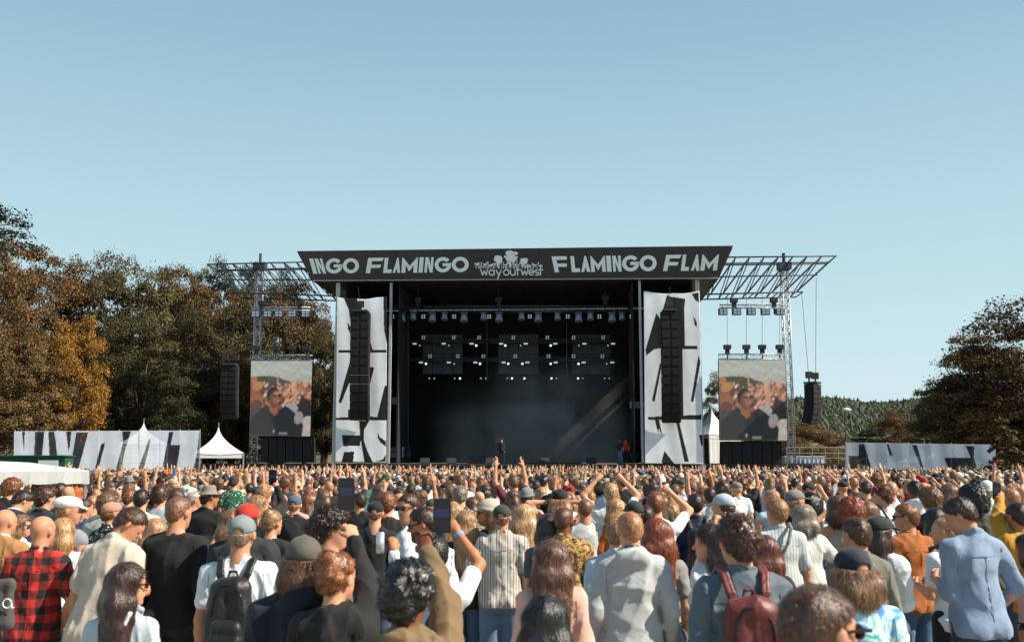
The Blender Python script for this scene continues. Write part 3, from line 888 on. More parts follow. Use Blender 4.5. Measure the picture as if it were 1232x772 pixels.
# deck and fascia
m = MB(); m.box(SW((sx(240) + sx(1022)) / 2, 9, ZD - 0.10), (sx(1022) - sx(240), 18, 0.20), SX, SN); sbuild(m, 'deck', MT['deck'], st)
m = MB(); m.box(SW((sx(240) + sx(1022)) / 2, 0.25, (ZD - 0.2) / 2), (sx(1022) - sx(240), 0.1, ZD - 0.2), SX, SN); sbuild(m, 'fascia', MT['black'], st)
m = MB(); m.tube(SW(sx(610), 0.02, ZD - 0.55), SW(sx(1022), 0.02, ZD - 0.55), 0.05); m.tube(SW(sx(300), 0.02, ZD - 0.72), SW(sx(560), 0.02, ZD - 0.72), 0.03); sbuild(m, 'edge_rail', MT['alu'], st)
ZT = PS(616, 338, 0).z
# interior walls
m = MB(); m.box(SW((XL + XR) / 2, 13.5, (ZD + ZT) / 2), (XR - XL, 0.2, ZT - ZD - 0.1), SX, SN); sbuild(m, 'rear_wall', MT['scrim'], st)
m = MB(); m.box(SW(XL + .3, 7.3, (ZD + ZT) / 2), (0.16, 12.0, ZT - ZD - 0.12), SX, SN); sbuild(m, 'side_wall', MT['scrim'], st)
z0_, z1_ = ZD + 9.2, ZD + 11.2              # a gap high in the right wall lets a shaft of sun in
for c_, l_, za, zb_ in ((7.3, 12.0, ZD + .06, z0_), (7.3, 12.0, z1_, ZT - .06), (3.4, 4.2, z0_, z1_), (9.88, 6.85, z0_, z1_), (5.98, .94, ZD + 9.6, ZD + 9.95)):
    m = MB(); m.box(SW(XR - .3, c_, (za + zb_) / 2), (0.16, l_, zb_ - za - .002), SX, SN); sbuild(m, 'side_wall', MT['scrim'], st)
for x in (sx(470) + .3, sx(770) - .3):
    m = MB(); m.box(SW(x, 3.2, (ZD + ZT) / 2), (0.10, 5.0, ZT - ZD - 0.12), SX, SN); sbuild(m, 'wing_drape', MT['scrim'], st)
m = MB(); m.box(SW((XL + XR) / 2, 7.0, ZT + 0.2), (XR - XL + 0.6, 13.9, 0.3), SX, SN); sbuild(m, 'roof', MT['black'], st)
# header: leans out over the front
hb = [PS(376, 338, -0.4), PS(865, 335, -0.4)]; hmid = PS(619, 299, -1.0)
nH = (hmid - hb[0]).cross(hb[1] - hb[0]).normalized()
if nH.y > 0: nH = -nH
def HP_(x, y, lift=0.03):                      # pixel -> point on the header face
    d = ray(x, y); o = Vector((0, 0, CAM_H)); t_ = (hb[0] - o).dot(nH) / d.dot(nH)
    return o + d * t_ + nH * lift
ht = [HP_(882, 295.5, 0), HP_(357, 302, 0)]
m = MB(); r_ = [hb[0], hb[1], hb[1] + SN * 0.25, hb[0] + SN * 0.25, ht[1], ht[0], ht[0] + SN * 0.25, ht[1] + SN * 0.25]; m.hexa(r_)
header = sbuild(m, 'header', MT['header'], st)
m = MB()   # returns and top of the header box
m.hexa([hb[0] + SN * 0.3, hb[1] + SN * 0.3, hb[1] + SN * 12, hb[0] + SN * 12, ht[1] + SN * 0.3 - Vector((0, 0, .12)), ht[0] + SN * 0.3 - Vector((0, 0, .12)), ht[0] + SN * 13 - Vector((0, 0, .5)), ht[1] + SN * 13 - Vector((0, 0, .5))])
sbuild(m, 'roof_fascia', MT['header'], st)
m = MB(); m.tube(hb[0] - SN * 0.05 + Vector((0, 0, .02)), hb[1] - SN * 0.05 + Vector((0, 0, .02)), 0.055); sbuild(m, 'header_edge', MT['alu'], st)
# lettering: each letter as strokes traced as polygons in (column, row) of a unit cell
def circ(cx, cy, rx, ry, a0=0, a1=360, n=28):
    return [(cx + rx * math.cos(math.radians(a0 + (a1 - a0) * i / n)), cy + ry * math.sin(math.radians(a0 + (a1 - a0) * i / n))) for i in range(n + (0 if a1 - a0 >= 360 else 1))]
def ring(cx, cy, r0, r1, a0, a1, sq=1.0):
    return circ(cx, cy, r1 * sq, r1, a0, a1) + circ(cx, cy, r0 * sq, r0, a0, a1)[::-1]
def glyph(c):
    if c == 'I': return [[(0, 0), (.26, 0), (.26, 1), (0, 1)]], .34
    if c == 'N': return [[(0, 0), (.24, 0), (.24, .62), (.5, 0), (.78, 0), (.78, 1), (.54, 1), (.54, .42), (.3, 1), (0, 1)]], .84
    if c == 'F': return [[(0, 0), (.28, 0), (.28, .34), (.86, .34), (.9, .55), (.28, .55), (.28, .78), (.94, .78), (1, 1), (0, 1)]], 1.02
    if c == 'L': return [[(0, 0), (.62, 0), (.62, .24), (.28, .24), (.28, 1), (0, 1)]], .66
    if c == 'A': return [[(0, 0), (.2, 0), (.31, .3), (.42, 0), (.66, 0), (.42, 1), (.3, 1)]], .70
    if c == 'M': return [[(0, 0), (.26, 0), (.26, .5), (.5, .08), (.78, .5), (.78, 0), (1.04, 0), (1.04, 1), (.98, 1), (.52, .46), (.06, 1), (0, 1)]], 1.10
    if c == 'O': return ['ring'], 1.04
    if c == 'G': return [ring(.5, .5, .27, .5, 38, 362), [(.48, .40), (1.0, .40), (1.0, .60), (.48, .60)]], 1.04
    return [], .42
def letter_obj(c, x0, x1, base, top, slant, parent):
    """letter between columns x0..x1; base/top are functions column->row"""
    G, wdt = glyph(c)
    G = [g_ if g_ == 'ring' else [(q[0] / (1.0 if c == 'G' else max(k_[0] for k_ in g_)), q[1]) for q in g_] for g_ in G]
    mm = MB()
    def put(u, v_):
        x = x0 + (x1 - x0) * u + slant * v_
        yb, yt = base(x), top(x)
        return HP_(x, yb + (yt - yb) * v_, 0.03)
    for g_ in G:
        if g_ == 'ring':
            a, b_ = circ(.5, .5, .5, .5), circ(.5, .5, .27, .27); n = len(a)
            P_ = [put(*q) for q in a + b_]
            mm.add(P_, [(i, (i + 1) % n, n + (i + 1) % n, n + i) for i in range(n)])
        elif c == 'G' and len(g_) > 20:
            h = len(g_) // 2; P_ = [put(*q) for q in g_]
            mm.add(P_, [(i, i + 1, 2 * h - 2 - i, 2 * h - 1 - i) for i in range(h - 1)])
        else:
            bm_ = bmesh.new(); vs_ = [bm_.verts.new(put(*q)) for q in g_]; fc = bm_.faces.new(vs_)
            bmesh.ops.triangulate(bm_, faces=[fc]); bm_.verts.index_update()
            mm.add([v_.co.copy() for v_ in bm_.verts], [tuple(v_.index for v_ in f_.verts) for f_ in bm_.faces]); bm_.free()
    o = sbuild(mm, 'letter', MT['letter'], None)
    md = o.modifiers.new('thickness', 'SOLIDIFY'); md.thickness = 0.012
    o.parent = header
    return o
def word(txt, xs, base, top, slant):
    for c, (a, b_), sl_ in zip(txt, xs, slant): letter_obj(c, a, b_, base, top, sl_, header)
lb = lambda x: 329.3 + (x - 372) * (-0.0105 if x < 616 else -0.0105); lt_ = lambda x: 311.0 + (x - 372) * -0.0115
S1 = 'INGO'; word(S1, [(377, 382), (383.5, 392.5), (392, 412), (412.5, 432)], lb, lt_, [-5, -5, 0, 0])
word('FLAMINGO', [(440, 459), (461, 471), (472.5, 481.5), (483, 502), (503.5, 508.5), (510.5, 520.5), (523, 543), (543.5, 564)], lb, lt_, [3, 2, 1.5, 1, 1.5, 1.5, 0, 0])
lb2 = lambda x: 327.6 + (x - 664) * -0.012; lt2 = lambda x: 308.4 + (x - 664) * -0.013
word('FLAMINGO', [(667.5, 686), (688, 698), (699.5, 710.5), (711.5, 729), (730.5, 736), (738, 748), (748.5, 769), (769.5, 790)], lb2, lt2, [-4, -2, -1.5, -1.5, -1.5, -1.5, 0, 0])
word('FLAM', [(797.5, 816), (819, 828.5), (831, 841.5), (842.5, 862.5)], lb2, lt2, [4, 2.5, 2, 2.5])
for i_ in range(1, 9):
    xt_, xb_ = 357 + 525 * i_ / 9, 376 + 489 * i_ / 9
    mm = MB(); mm.tube(HP_(xt_, 302 - 6.5 * i_ / 9 + .6, .0), HP_(xb_, 338 - 3 * i_ / 9 - .6, .0), .018, 4); o = sbuild(mm, 'seam', MT['black'], None); o.parent = header
# the "way out west" emblem: script under a grove
def strokes(segs, wd, name):
    mm = MB()
    for pl in segs:
        for a, b_ in zip(pl, pl[1:]):
            A_, B_ = HP_(*a), HP_(*b_); d = (B_ - A_)
            if d.length < 1e-4: continue
            s_ = d.normalized().cross(nH) * wd; e_ = d.normalized() * wd * 0.4
            mm.add([A_ - e_ - s_, B_ + e_ - s_, B_ + e_ + s_, A_ - e_ + s_], [(0, 1, 2, 3)])
    o = sbuild(mm, name, MT['letter'], None); md = o.modifiers.new('thickness', 'SOLIDIFY'); md.thickness = 0.01 + 0.004 * len(segs[0])
    o.parent = header; return o
def arc(cx, cy, rx, ry, a0=0, a1=360, n=14): return [(cx + rx * math.cos(math.radians(a0 + (a1 - a0) * i / n)), cy - ry * math.sin(math.radians(a0 + (a1 - a0) * i / n))) for i in range(n + 1)]
scr = {'w': lambda x, s=1: [[(x, 324.2), (x + 2.2 * s, 330.8), (x + 4.2 * s, 325.5), (x + 6.4 * s, 330.8), (x + 8.4 * s, 323.8)]],
       'a': lambda x: [arc(x + 3, 327.8, 3, 3), [(x + 6, 324.8), (x + 6, 331)]],
       'y': lambda x: [[(x, 324.8), (x + 3, 330.8)], [(x + 6, 324.8), (x + 1.6, 335.2)]],
       'o': lambda x: [arc(x + 3.3, 327.6, 3.3, 3.3)], 'u': lambda x: [[(x, 324.5), (x, 328)] + arc(x + 2.7, 328, 2.7, 2.9, 180, 360, 8) + [(x + 5.4, 324.5), (x + 5.4, 331)]],
       't': lambda x: [[(x + 1.7, 321.5), (x + 1.7, 331)], [(x, 324.6), (x + 4.4, 324.4)]],
       'e': lambda x: [arc(x + 3, 327.6, 3, 3.1, 0, 320), [(x, 327.8), (x + 6, 327.4)]],
       's': lambda x: [arc(x + 2.1, 326, 2.0, 1.6, 40, 250, 8) + arc(x + 2.1, 329.2, 2.1, 1.7, 90, -140, 8)]}
for c, x in (('w', 578.5), ('a', 588.5), ('y', 597), ('o', 606), ('u', 614.2), ('t', 621), ('w', 627), ('e', 636.5), ('s', 644), ('t', 648.6)):
    strokes(scr[c](x), 0.042, 'letter')
er = random.Random(5)
mm = MB()
def blob(cx, cy, r, n=11):
    pts = [HP_(cx + r * math.cos(2 * math.pi * i / n) * (0.8 + 0.35 * er.random()), cy + r * math.sin(2 * math.pi * i / n) * (0.8 + 0.35 * er.random()), 0.025 + er.random() * 0.004) for i in range(n)]
    mm.add(pts, [tuple(range(n))])
for cx, cy, R, n in ((615, 307.5, 7.4, 40), (599.5, 312, 4.4, 24), (630.5, 313, 3.6, 20)):
    for i in range(n):
        a, rr = er.random() * 6.28, R * er.random() ** 0.6
        blob(cx + rr * math.cos(a), cy + rr * math.sin(a) * 0.85, 1.5 + er.random() * 1.1)
for x in [572 + i * 1.85 for i in range(44)]:
    hgt = 319.3 - 3.2 * math.exp(-((x - 614) / 26) ** 2) + er.uniform(-3, 2.5)
    blob(x, hgt, er.uniform(.7, 1.5), 7)
    mm.add([HP_(x - .3, hgt), HP_(x + .3, hgt), HP_(x + er.uniform(-1, 1) + .2, 323), HP_(x + er.uniform(-1, 1) - .2, 323)], [(0, 1, 2, 3)])
for x in (614, 599, 629): mm.add([HP_(x - .6, 312), HP_(x + .6, 312), HP_(x + 1.2, 321), HP_(x - 1.2, 321)], [(0, 1, 2, 3)])
o = sbuild(mm, 'grove_emblem', MT['letter'], None); o.parent = header; tag(o, kind='stuff')

# posts either side of the banners
for a, b_, c_ in ((399.5, 404.2, 0), (465, 468, 0.2), (772, 775, 0.2), (842, 847, 0)):
    m = MB(); xm = (sx(a) + sx(b_)) / 2; wd = sx(b_) - sx(a)
    m.box(SW(xm, c_, (0 + ZT) / 2 + 0.0), (wd, 0.22, ZT - 0.02), SX, SN); sbuild(m, 'post', MT['post'], st)

# ------------------------------------------------------------------ big side banners
def poly_paint(polys, base, seams=()):
    def f(U, V):
        c = np.empty(U.shape + (3,)); c[:] = base
        for pts, colr in polys:
            m_ = inpoly(U, V, pts); c[m_] = colr
        return c
    return f
K_ = lin('121216'); Wt = (0.80, 0.82, 0.84)
def norm(pts, x0, x1, y0, y1): return [((x - x0) / (x1 - x0), 1 - (y - y0) / (y1 - y0)) for x, y in pts]
# traced in the zoomed crops (scale 3.51): left crop origin (390,340)
LZ = lambda pts: norm([(390 + x / 3.51, 340 + y / 3.51) for x, y in pts], 404, 465, 356, 555)
left_polys = [(LZ([(78, 55), (135, 55), (150, 100), (205, 290), (180, 290), (110, 180), (100, 110)]), K_), (LZ([(248, 52), (270, 52), (270, 290), (252, 200)]), K_),
  (LZ([(95, 165), (108, 185), (108, 215), (97, 195)]), K_), (LZ([(58, 285), (262, 285), (262, 298), (58, 298)]), K_), (LZ([(184, 358), (205, 358), (210, 365), (183, 470)]), K_),
  (LZ([(108, 330), (60, 505), (70, 512), (112, 410)]), K_), (LZ([(255, 440), (270, 430), (270, 580), (225, 565)]), K_), (LZ([(45, 572), (110, 568), (175, 565), (262, 568), (262, 582), (45, 582)]), K_),
  (LZ([(100, 535), (182, 560), (182, 580), (100, 580)]), K_), (LZ([(148, 583), (192, 582), (170, 620), (168, 665), (185, 710), (208, 756), (172, 756), (160, 690), (152, 640)]), K_),
  (LZ([(75, 645), (156, 643), (153, 688), (82, 690)]), K_), (LZ([(86, 714), (128, 712), (124, 757), (74, 757)]), K_),
  (LZ([(228, 632), (236, 650), (262, 668), (262, 690), (238, 672), (226, 650)]), K_), (LZ([(215, 752), (262, 752), (262, 720), (250, 742)]), K_)]
RZ = lambda pts: norm([(765 + x / 3.43, 340 + y / 3.43) for x, y in pts], 775, 842, 350, 557)
right_polys = [(RZ([(130, 40), (145, 50), (205, 60), (200, 110), (200, 262), (250, 262), (250, 278), (190, 278), (190, 560), (110, 560), (110, 272), (75, 278), (42, 305), (40, 280), (85, 125), (108, 160), (115, 100)]), K_),
  (RZ([(232, 40), (262, 40), (262, 85), (245, 70)]), K_), (RZ([(238, 138), (250, 165), (250, 185), (240, 175)]), K_), (RZ([(98, 335), (106, 338), (75, 495), (64, 490)]), K_),
  (RZ([(255, 300), (262, 330), (230, 495), (220, 490)]), K_), (RZ([(48, 557), (120, 552), (262, 545), (262, 565), (48, 568)]), K_),
  (RZ([(75, 568), (92, 568), (103, 625), (96, 620), (92, 600), (88, 625)]), K_), (RZ([(158, 565), (172, 575), (208, 735), (190, 735)]), K_),
  (RZ([(250, 628), (268, 628), (268, 672), (258, 668)]), K_), (RZ([(112, 692), (155, 750), (105, 750), (100, 735)]), K_), (RZ([(135, 95), (190, 95), (190, 560), (135, 560)]), K_)]
def ripple(amp, ku, kv, seed):
    r = random.Random(seed); a, b_, c_ = [r.random() * 6 for _ in range(3)]
    def f(U, V):
        d = amp * (np.sin(ku * U + 3 * np.sin(2.2 * V + a) + a) * (0.3 + 0.7 * (1 - V)) + 0.6 * np.sin(ku * 2.1 * U + kv * V + b_) + 0.5 * np.sin(kv * 1.7 * V + 2 * U + c_))
        return d[..., None] * np.array(SN)[None, None, :] - (0.16 * np.sin(math.pi * U) * V ** 10 + .05 * np.abs(np.sin(7 * U + a)) * V ** 14)[..., None] * np.array([0, 0, 1.0])
    return f
for pts, polys, sd in (([(403.5, 555), (464.5, 556), (465.5, 356), (405.5, 357)], left_polys, 1), ([(776, 557), (846, 558), (841.5, 350), (774.5, 350)], right_polys, 2)):
    q = [PS(x, y, -0.35) for x, y in pts]
    o = sheet('stage_banner', q, 110, 300, MT['cloth_print'], poly_paint(polys, Wt), ripple(0.012, 9, 6, sd), thick=0.01)
    tag(o, ['tall white cloth banner with black cut letter shapes on the left of the stage', 'tall white cloth banner with black cut letter shapes on the right of the stage'][sd - 1], 'banner', 'banners flanking the stage')

# ------------------------------------------------------------------ line arrays
def line_array(x0, x1, y0, y1, n, off, label, curve=0.0, rows=1, tilt=0.0, group='hanging loudspeaker arrays', cable=None, yaw=0.0):
    SX, SN = (Matrix.Rotation(yaw, 3, 'Z') @ v_ for v_ in (globals()['SX'], globals()['SN']))
    a, b_ = PS(x0, y1, off), PS(x1, y1, off); tpt = PS((x0 + x1) / 2, y0, off)
    wd = (b_ - a).length; H_ = tpt.z - a.z; c = (a + b_) / 2
    root = empty('line_array', (c.x, c.y, a.z), 0, label, 'loudspeaker', group)
    hh = H_ / n; ang = 0.0; pos = Vector((c.x, c.y, tpt.z)); 
    me = None
    for i in range(n):
        ang = tilt + curve * i * i / n
        up = (Vector((0, 0, 1)) * math.cos(ang) + SN * math.sin(ang) * -1).normalized()
        fw = (SN * math.cos(ang) + Vector((0, 0, 1)) * math.sin(ang)).normalized()
        ctr = pos - up * hh / 2
        if me is None:
            mm = MB(); mm.box((0, 0, 0), (wd, 0.7, hh * 0.965)); mm.box((-wd * 0.5 - 0.02, -0.1, 0), (0.03, 0.3, hh * 0.7)); mm.box((wd * 0.5 + 0.02, -0.1, 0), (0.03, 0.3, hh * 0.7))
            mm.box((-wd * .27, -.36, 0), (wd * .4, .03, hh * .74)); mm.box((wd * .27, -.36, 0), (wd * .4, .03, hh * .74))
            me = mkmesh('cabinet', mm.v, mm.f, MT['spk'], False)
        o = mkobj('cabinet', me, root)
        Rm = Matrix((SX, fw, up)).transposed().to_4x4()
        o.matrix_basis = Matrix.Translation(ctr - root.location) @ Rm
        pos = pos - up * hh
    mm = MB(); tp = Vector((c.x, c.y, tpt.z)) - root.location
    mm.box(tp + Vector((0, 0, 0.1)), (wd * 0.8, 0.9, 0.12), SX, SN); mm.build('rigging_frame', MT['steel'], root)
    for dx in (-0.25, 0.25) if cable else ():
        pass
    if cable:
        for s_ in cable:
            mm = MB(); mm.tube(tp + SX * s_[0] + Vector((0, 0, .1)), Vector(PS(s_[1], s_[2], off)) - root.location, 0.018, 4); mm.build('cable', MT['steel'], root)
            mm = MB(); mm.box(tp + SX * s_[0] + Vector((0, 0, 0.62)), (0.42, 0.3, 0.45)); mm.tube(tp + SX * s_[0] + Vector((0, 0, .1)), tp + SX * s_[0] + Vector((0, 0, .5)), 0.06); mm.build('chain_hoist', MT['black'], root)
    return root
line_array(420.5, 442.5, 376, 505, 12, -1.4, 'tall black speaker array hanging before the left stage banner', 0.02, cable=[(0, 431, 345)])
line_array(797.5, 819.5, 375, 508, 12, -1.4, 'tall black speaker array hanging before the right stage banner', 0.02, cable=[(0, 806, 345)])
line_array(969, 990, 462, 510, 8, -1.0, 'curved black speaker array hanging outside the right video screen', 0.055, yaw=.9, cable=[(-0.5, 964.5, 352), (0.5, 982, 334)])
line_array(265, 284, 440, 503, 9, -1.0, 'dark speaker array hanging against the trees outside the left screen', 0.05, cable=[(-0.4, 270, 352), (0.4, 279, 352)])

# ------------------------------------------------------------------ trusses
def box_truss(root, a, b_, wd, ht_, nb, r=0.035, mat=None, stuff=True, updir=Vector((0, 0, 1)), chord_r=None):
    """four chords between a and b, zigzag on two faces. coordinates relative to root"""
    mat = mat or MT['alu']; cr = chord_r or r * 1.4
    d = (b_ - a).normalized(); s_ = d.cross(updir).normalized(); u_ = s_.cross(d).normalized()
    cs = [s_ * (wd / 2) * i + u_ * (ht_ / 2) * j for i, j in ((-1, -1), (1, -1), (1, 1), (-1, 1))]
    o_ = root.location
    for c in cs:
        mm = MB(); mm.tube(a + c - o_, b_ + c - o_, cr, 6); mm.build('chord', mat, root, True)
    lat = MB()
    for k_ in range(nb):
        p0 = a + (b_ - a) * (k_ / nb) - o_; p1 = a + (b_ - a) * ((k_ + 1) / nb) - o_
        for f_ in range(4):
            c0, c1 = cs[f_], cs[(f_ + 1) % 4]
            x0_, x1_ = (c0, c1) if k_ % 2 == 0 else (c1, c0)
            if stuff: lat.tube(p0 + x0_, p1 + x1_, r, 4); lat.tube(p0 + c0, p0 + c1, r * .8, 4)
            else:
                mm = MB(); mm.tube(p0 + x0_, p1 + x1_, r, 4); mm.build('brace', mat, root)
    if stuff: tag(lat.build('lattice', mat, root), kind='stuff')
# outrigger roof trusses
def outrigger(pts_top, pts_bot, label):
    """pts: ((x0,y0),(x1,y1)) pixel ends of the upper and lower chords"""
    dep = 2.3
    A0, A1 = PS(*pts_top[0], 1.0), PS(*pts_top[1], 1.0); B0, B1 = PS(*pts_bot[0], 1.0), PS(*pts_bot[1], 1.0)
    root = empty('outrigger_truss', A0, 0, label, 'truss', 'lattice trusses reaching out from the stage roof')
    o_ = root.location
    for off in (0, dep):
        for (p, q) in ((A0, A1), (B0, B1)):
            mm = MB(); mm.tube(p + SN * off - o_, q + SN * off - o_, 0.055, 6); mm.build('chord', MT['steel'], root, True)
        n = 8
        for i in range(n):
            p = A0 + (A1 - A0) * (i / n); q = B0 + (B1 - B0) * min(1, (i + 0.5) / n); r = A0 + (A1 - A0) * ((i + 1) / n)
            for s_, e_ in ((p, q), (q, r)):
                mm = MB(); mm.tube(s_ + SN * off - o_, e_ + SN * off - o_, 0.042, 5); mm.build('brace', MT['steel'], root)
    for fr in (.13, .45):
        mid0, mid1 = A0.lerp(B0, fr), A1.lerp(B1, fr)
        mm = MB(); mm.tube(mid0 + SN * (dep / 2) - o_, mid1 + SN * (dep / 2) - o_, 0.05, 6); mm.build('chord', MT['steel'], root, True)
    for i in range(5):
        p = A0 + (A1 - A0) * (i / 4); q = B0 + (B1 - B0) * (i / 4)
        for s_, e_ in ((p, p + SN * dep), (q, q + SN * dep)):
            mm = MB(); mm.tube(s_ - o_, e_ - o_, 0.045, 5); mm.build('cross_brace', MT['steel'], root)
    return root
outrigger(((1006, 308), (868, 309.5)), ((966, 351), (848, 354)), 'open steel lattice truss reaching right from the stage roof above the screen')
outrigger(((249, 318), (372, 315)), ((280, 352), (404, 356)), 'open steel lattice truss reaching left from the stage roof before the pines')

def mast(x, y0, y1, w_px, label):
    a = PS(x, 0 * 0 + 566, 1.5); a.z = 0; b_ = PS(x, y0, 1.5); top = Vector((a.x, a.y, b_.z))
    root = empty('truss_tower', a, 0, label, 'truss tower', 'aluminium towers carrying the screens')
    wd = w_px / 16.2
    box_truss(root, a, top, wd, wd, 40, 0.022, MT['alu'], True, Vector((0, 1, 0)), 0.045)
    mm = MB(); mm.box((0, 0, 0.08), (1.3, 1.3, 0.16)); mm.build('base_plate', MT['steel'], root)
    mm = MB(); mm.box(top - a + Vector((0, 0, 0.1)), (0.9, 0.9, 0.5)); mm.tube(top - a + Vector((0, 0, .3)), top - a + Vector((0, 0, 1.1)), 0.12); mm.build('tower_head', MT['steel'], root)
    for dz in (0.3, 0.62):
        mm = MB()
        for sx_, sy in ((1, 0), (-1, 0), (0, 1)): mm.tube(Vector((0, 0, top.z * 0.13)), Vector((sx_ * 1.6, sy * 1.6, 0.05)), 0.05)
    mm.build('outrigger_leg', MT['alu'], root)
    return root
mast(953, 322, 555, 7.5, 'silver lattice tower just right of the right video screen')
mast(304, 322, 555, 7.5, 'silver lattice tower at the left edge of the left video screen')

def lamp_truss(x0, x1, y, off, ht_px, label, group, kids, hoists=(), cab=None, cat='truss', mat='alu'):
    a, b_ = PS(x0, y, off), PS(x1, y, off)
    root = empty('lighting_truss', (a + b_) / 2, 0, label, cat, group)
    box_truss(root, a, b_, ht_px / 16.6, ht_px / 16.6, max(6, int((x1 - x0) / 7)), 0.018, MT[mat], True)
    for hx, hy, top_y in hoists:
        p = PS(hx, hy, off) - root.location
        mm = MB(); mm.box(p + Vector((0, 0, 0.1)), (0.5, 0.4, 0.3)); mm.box(p - Vector((0, 0, 0.22)), (0.28, 0.3, 0.4)); mm.tube(p - Vector((0, 0, .4)), p - Vector((0, 0, .9)), .05); mm.build('chain_hoist', MT['black'], root)
        if top_y:
            mm = MB(); mm.tube(p + Vector((0, 0, .2)), PS(hx, top_y, off) - root.location, 0.016, 4); mm.build('chain', MT['steel'], root)
    return root

def par_lamp(p, label, group, w_=0.62):
    r = empty('floodlight', p, 0, label, 'floodlight', group)
    mm = MB(); mm.box((0, 0, -0.30), (w_, 0.3, w_ * 0.75)); mm.build('housing', MT['steel'], r)
    mm = MB()
    for i in (-1, 1):
        for j in (-1, 1): mm.box((i * w_ * .22, -0.17, -0.30 + j * w_ * .17), (w_ * .34, 0.03, w_ * .27))
    tag(mm.build('lens', MT['blue'], r), kind='stuff')
    mm = MB(); mm.box((0, 0, 0.0), (0.07, 0.07, 0.16)); mm.build('clamp', MT['steel'], r)
    return r
for side, x0, x1, y, xs, hs, nm in ((1, 866, 942, 368.5, (869.5, 886, 903.5, 920.5, 938), ((883, 363, 352), (931, 363, 350)), 'right'), (-1, 303, 373, 371.5, (308, 322.5, 336, 352, 368), ((315, 366, 354), (361, 366, 354)), 'left')):
    lamp_truss(x0, x1, y, -0.3, 4, 'slim aluminium lighting bar hanging high above the %s video screen' % nm, 'lighting bars above the video screens', None, hs)
    for i, x in enumerate(xs):
        par_lamp(PS(x, y + 1.5, -0.3), '%s floodlight of five on the high bar above the %s screen' % (('first', 'second', 'middle', 'fourth', 'last')[i], nm), 'floodlights above the video screens')

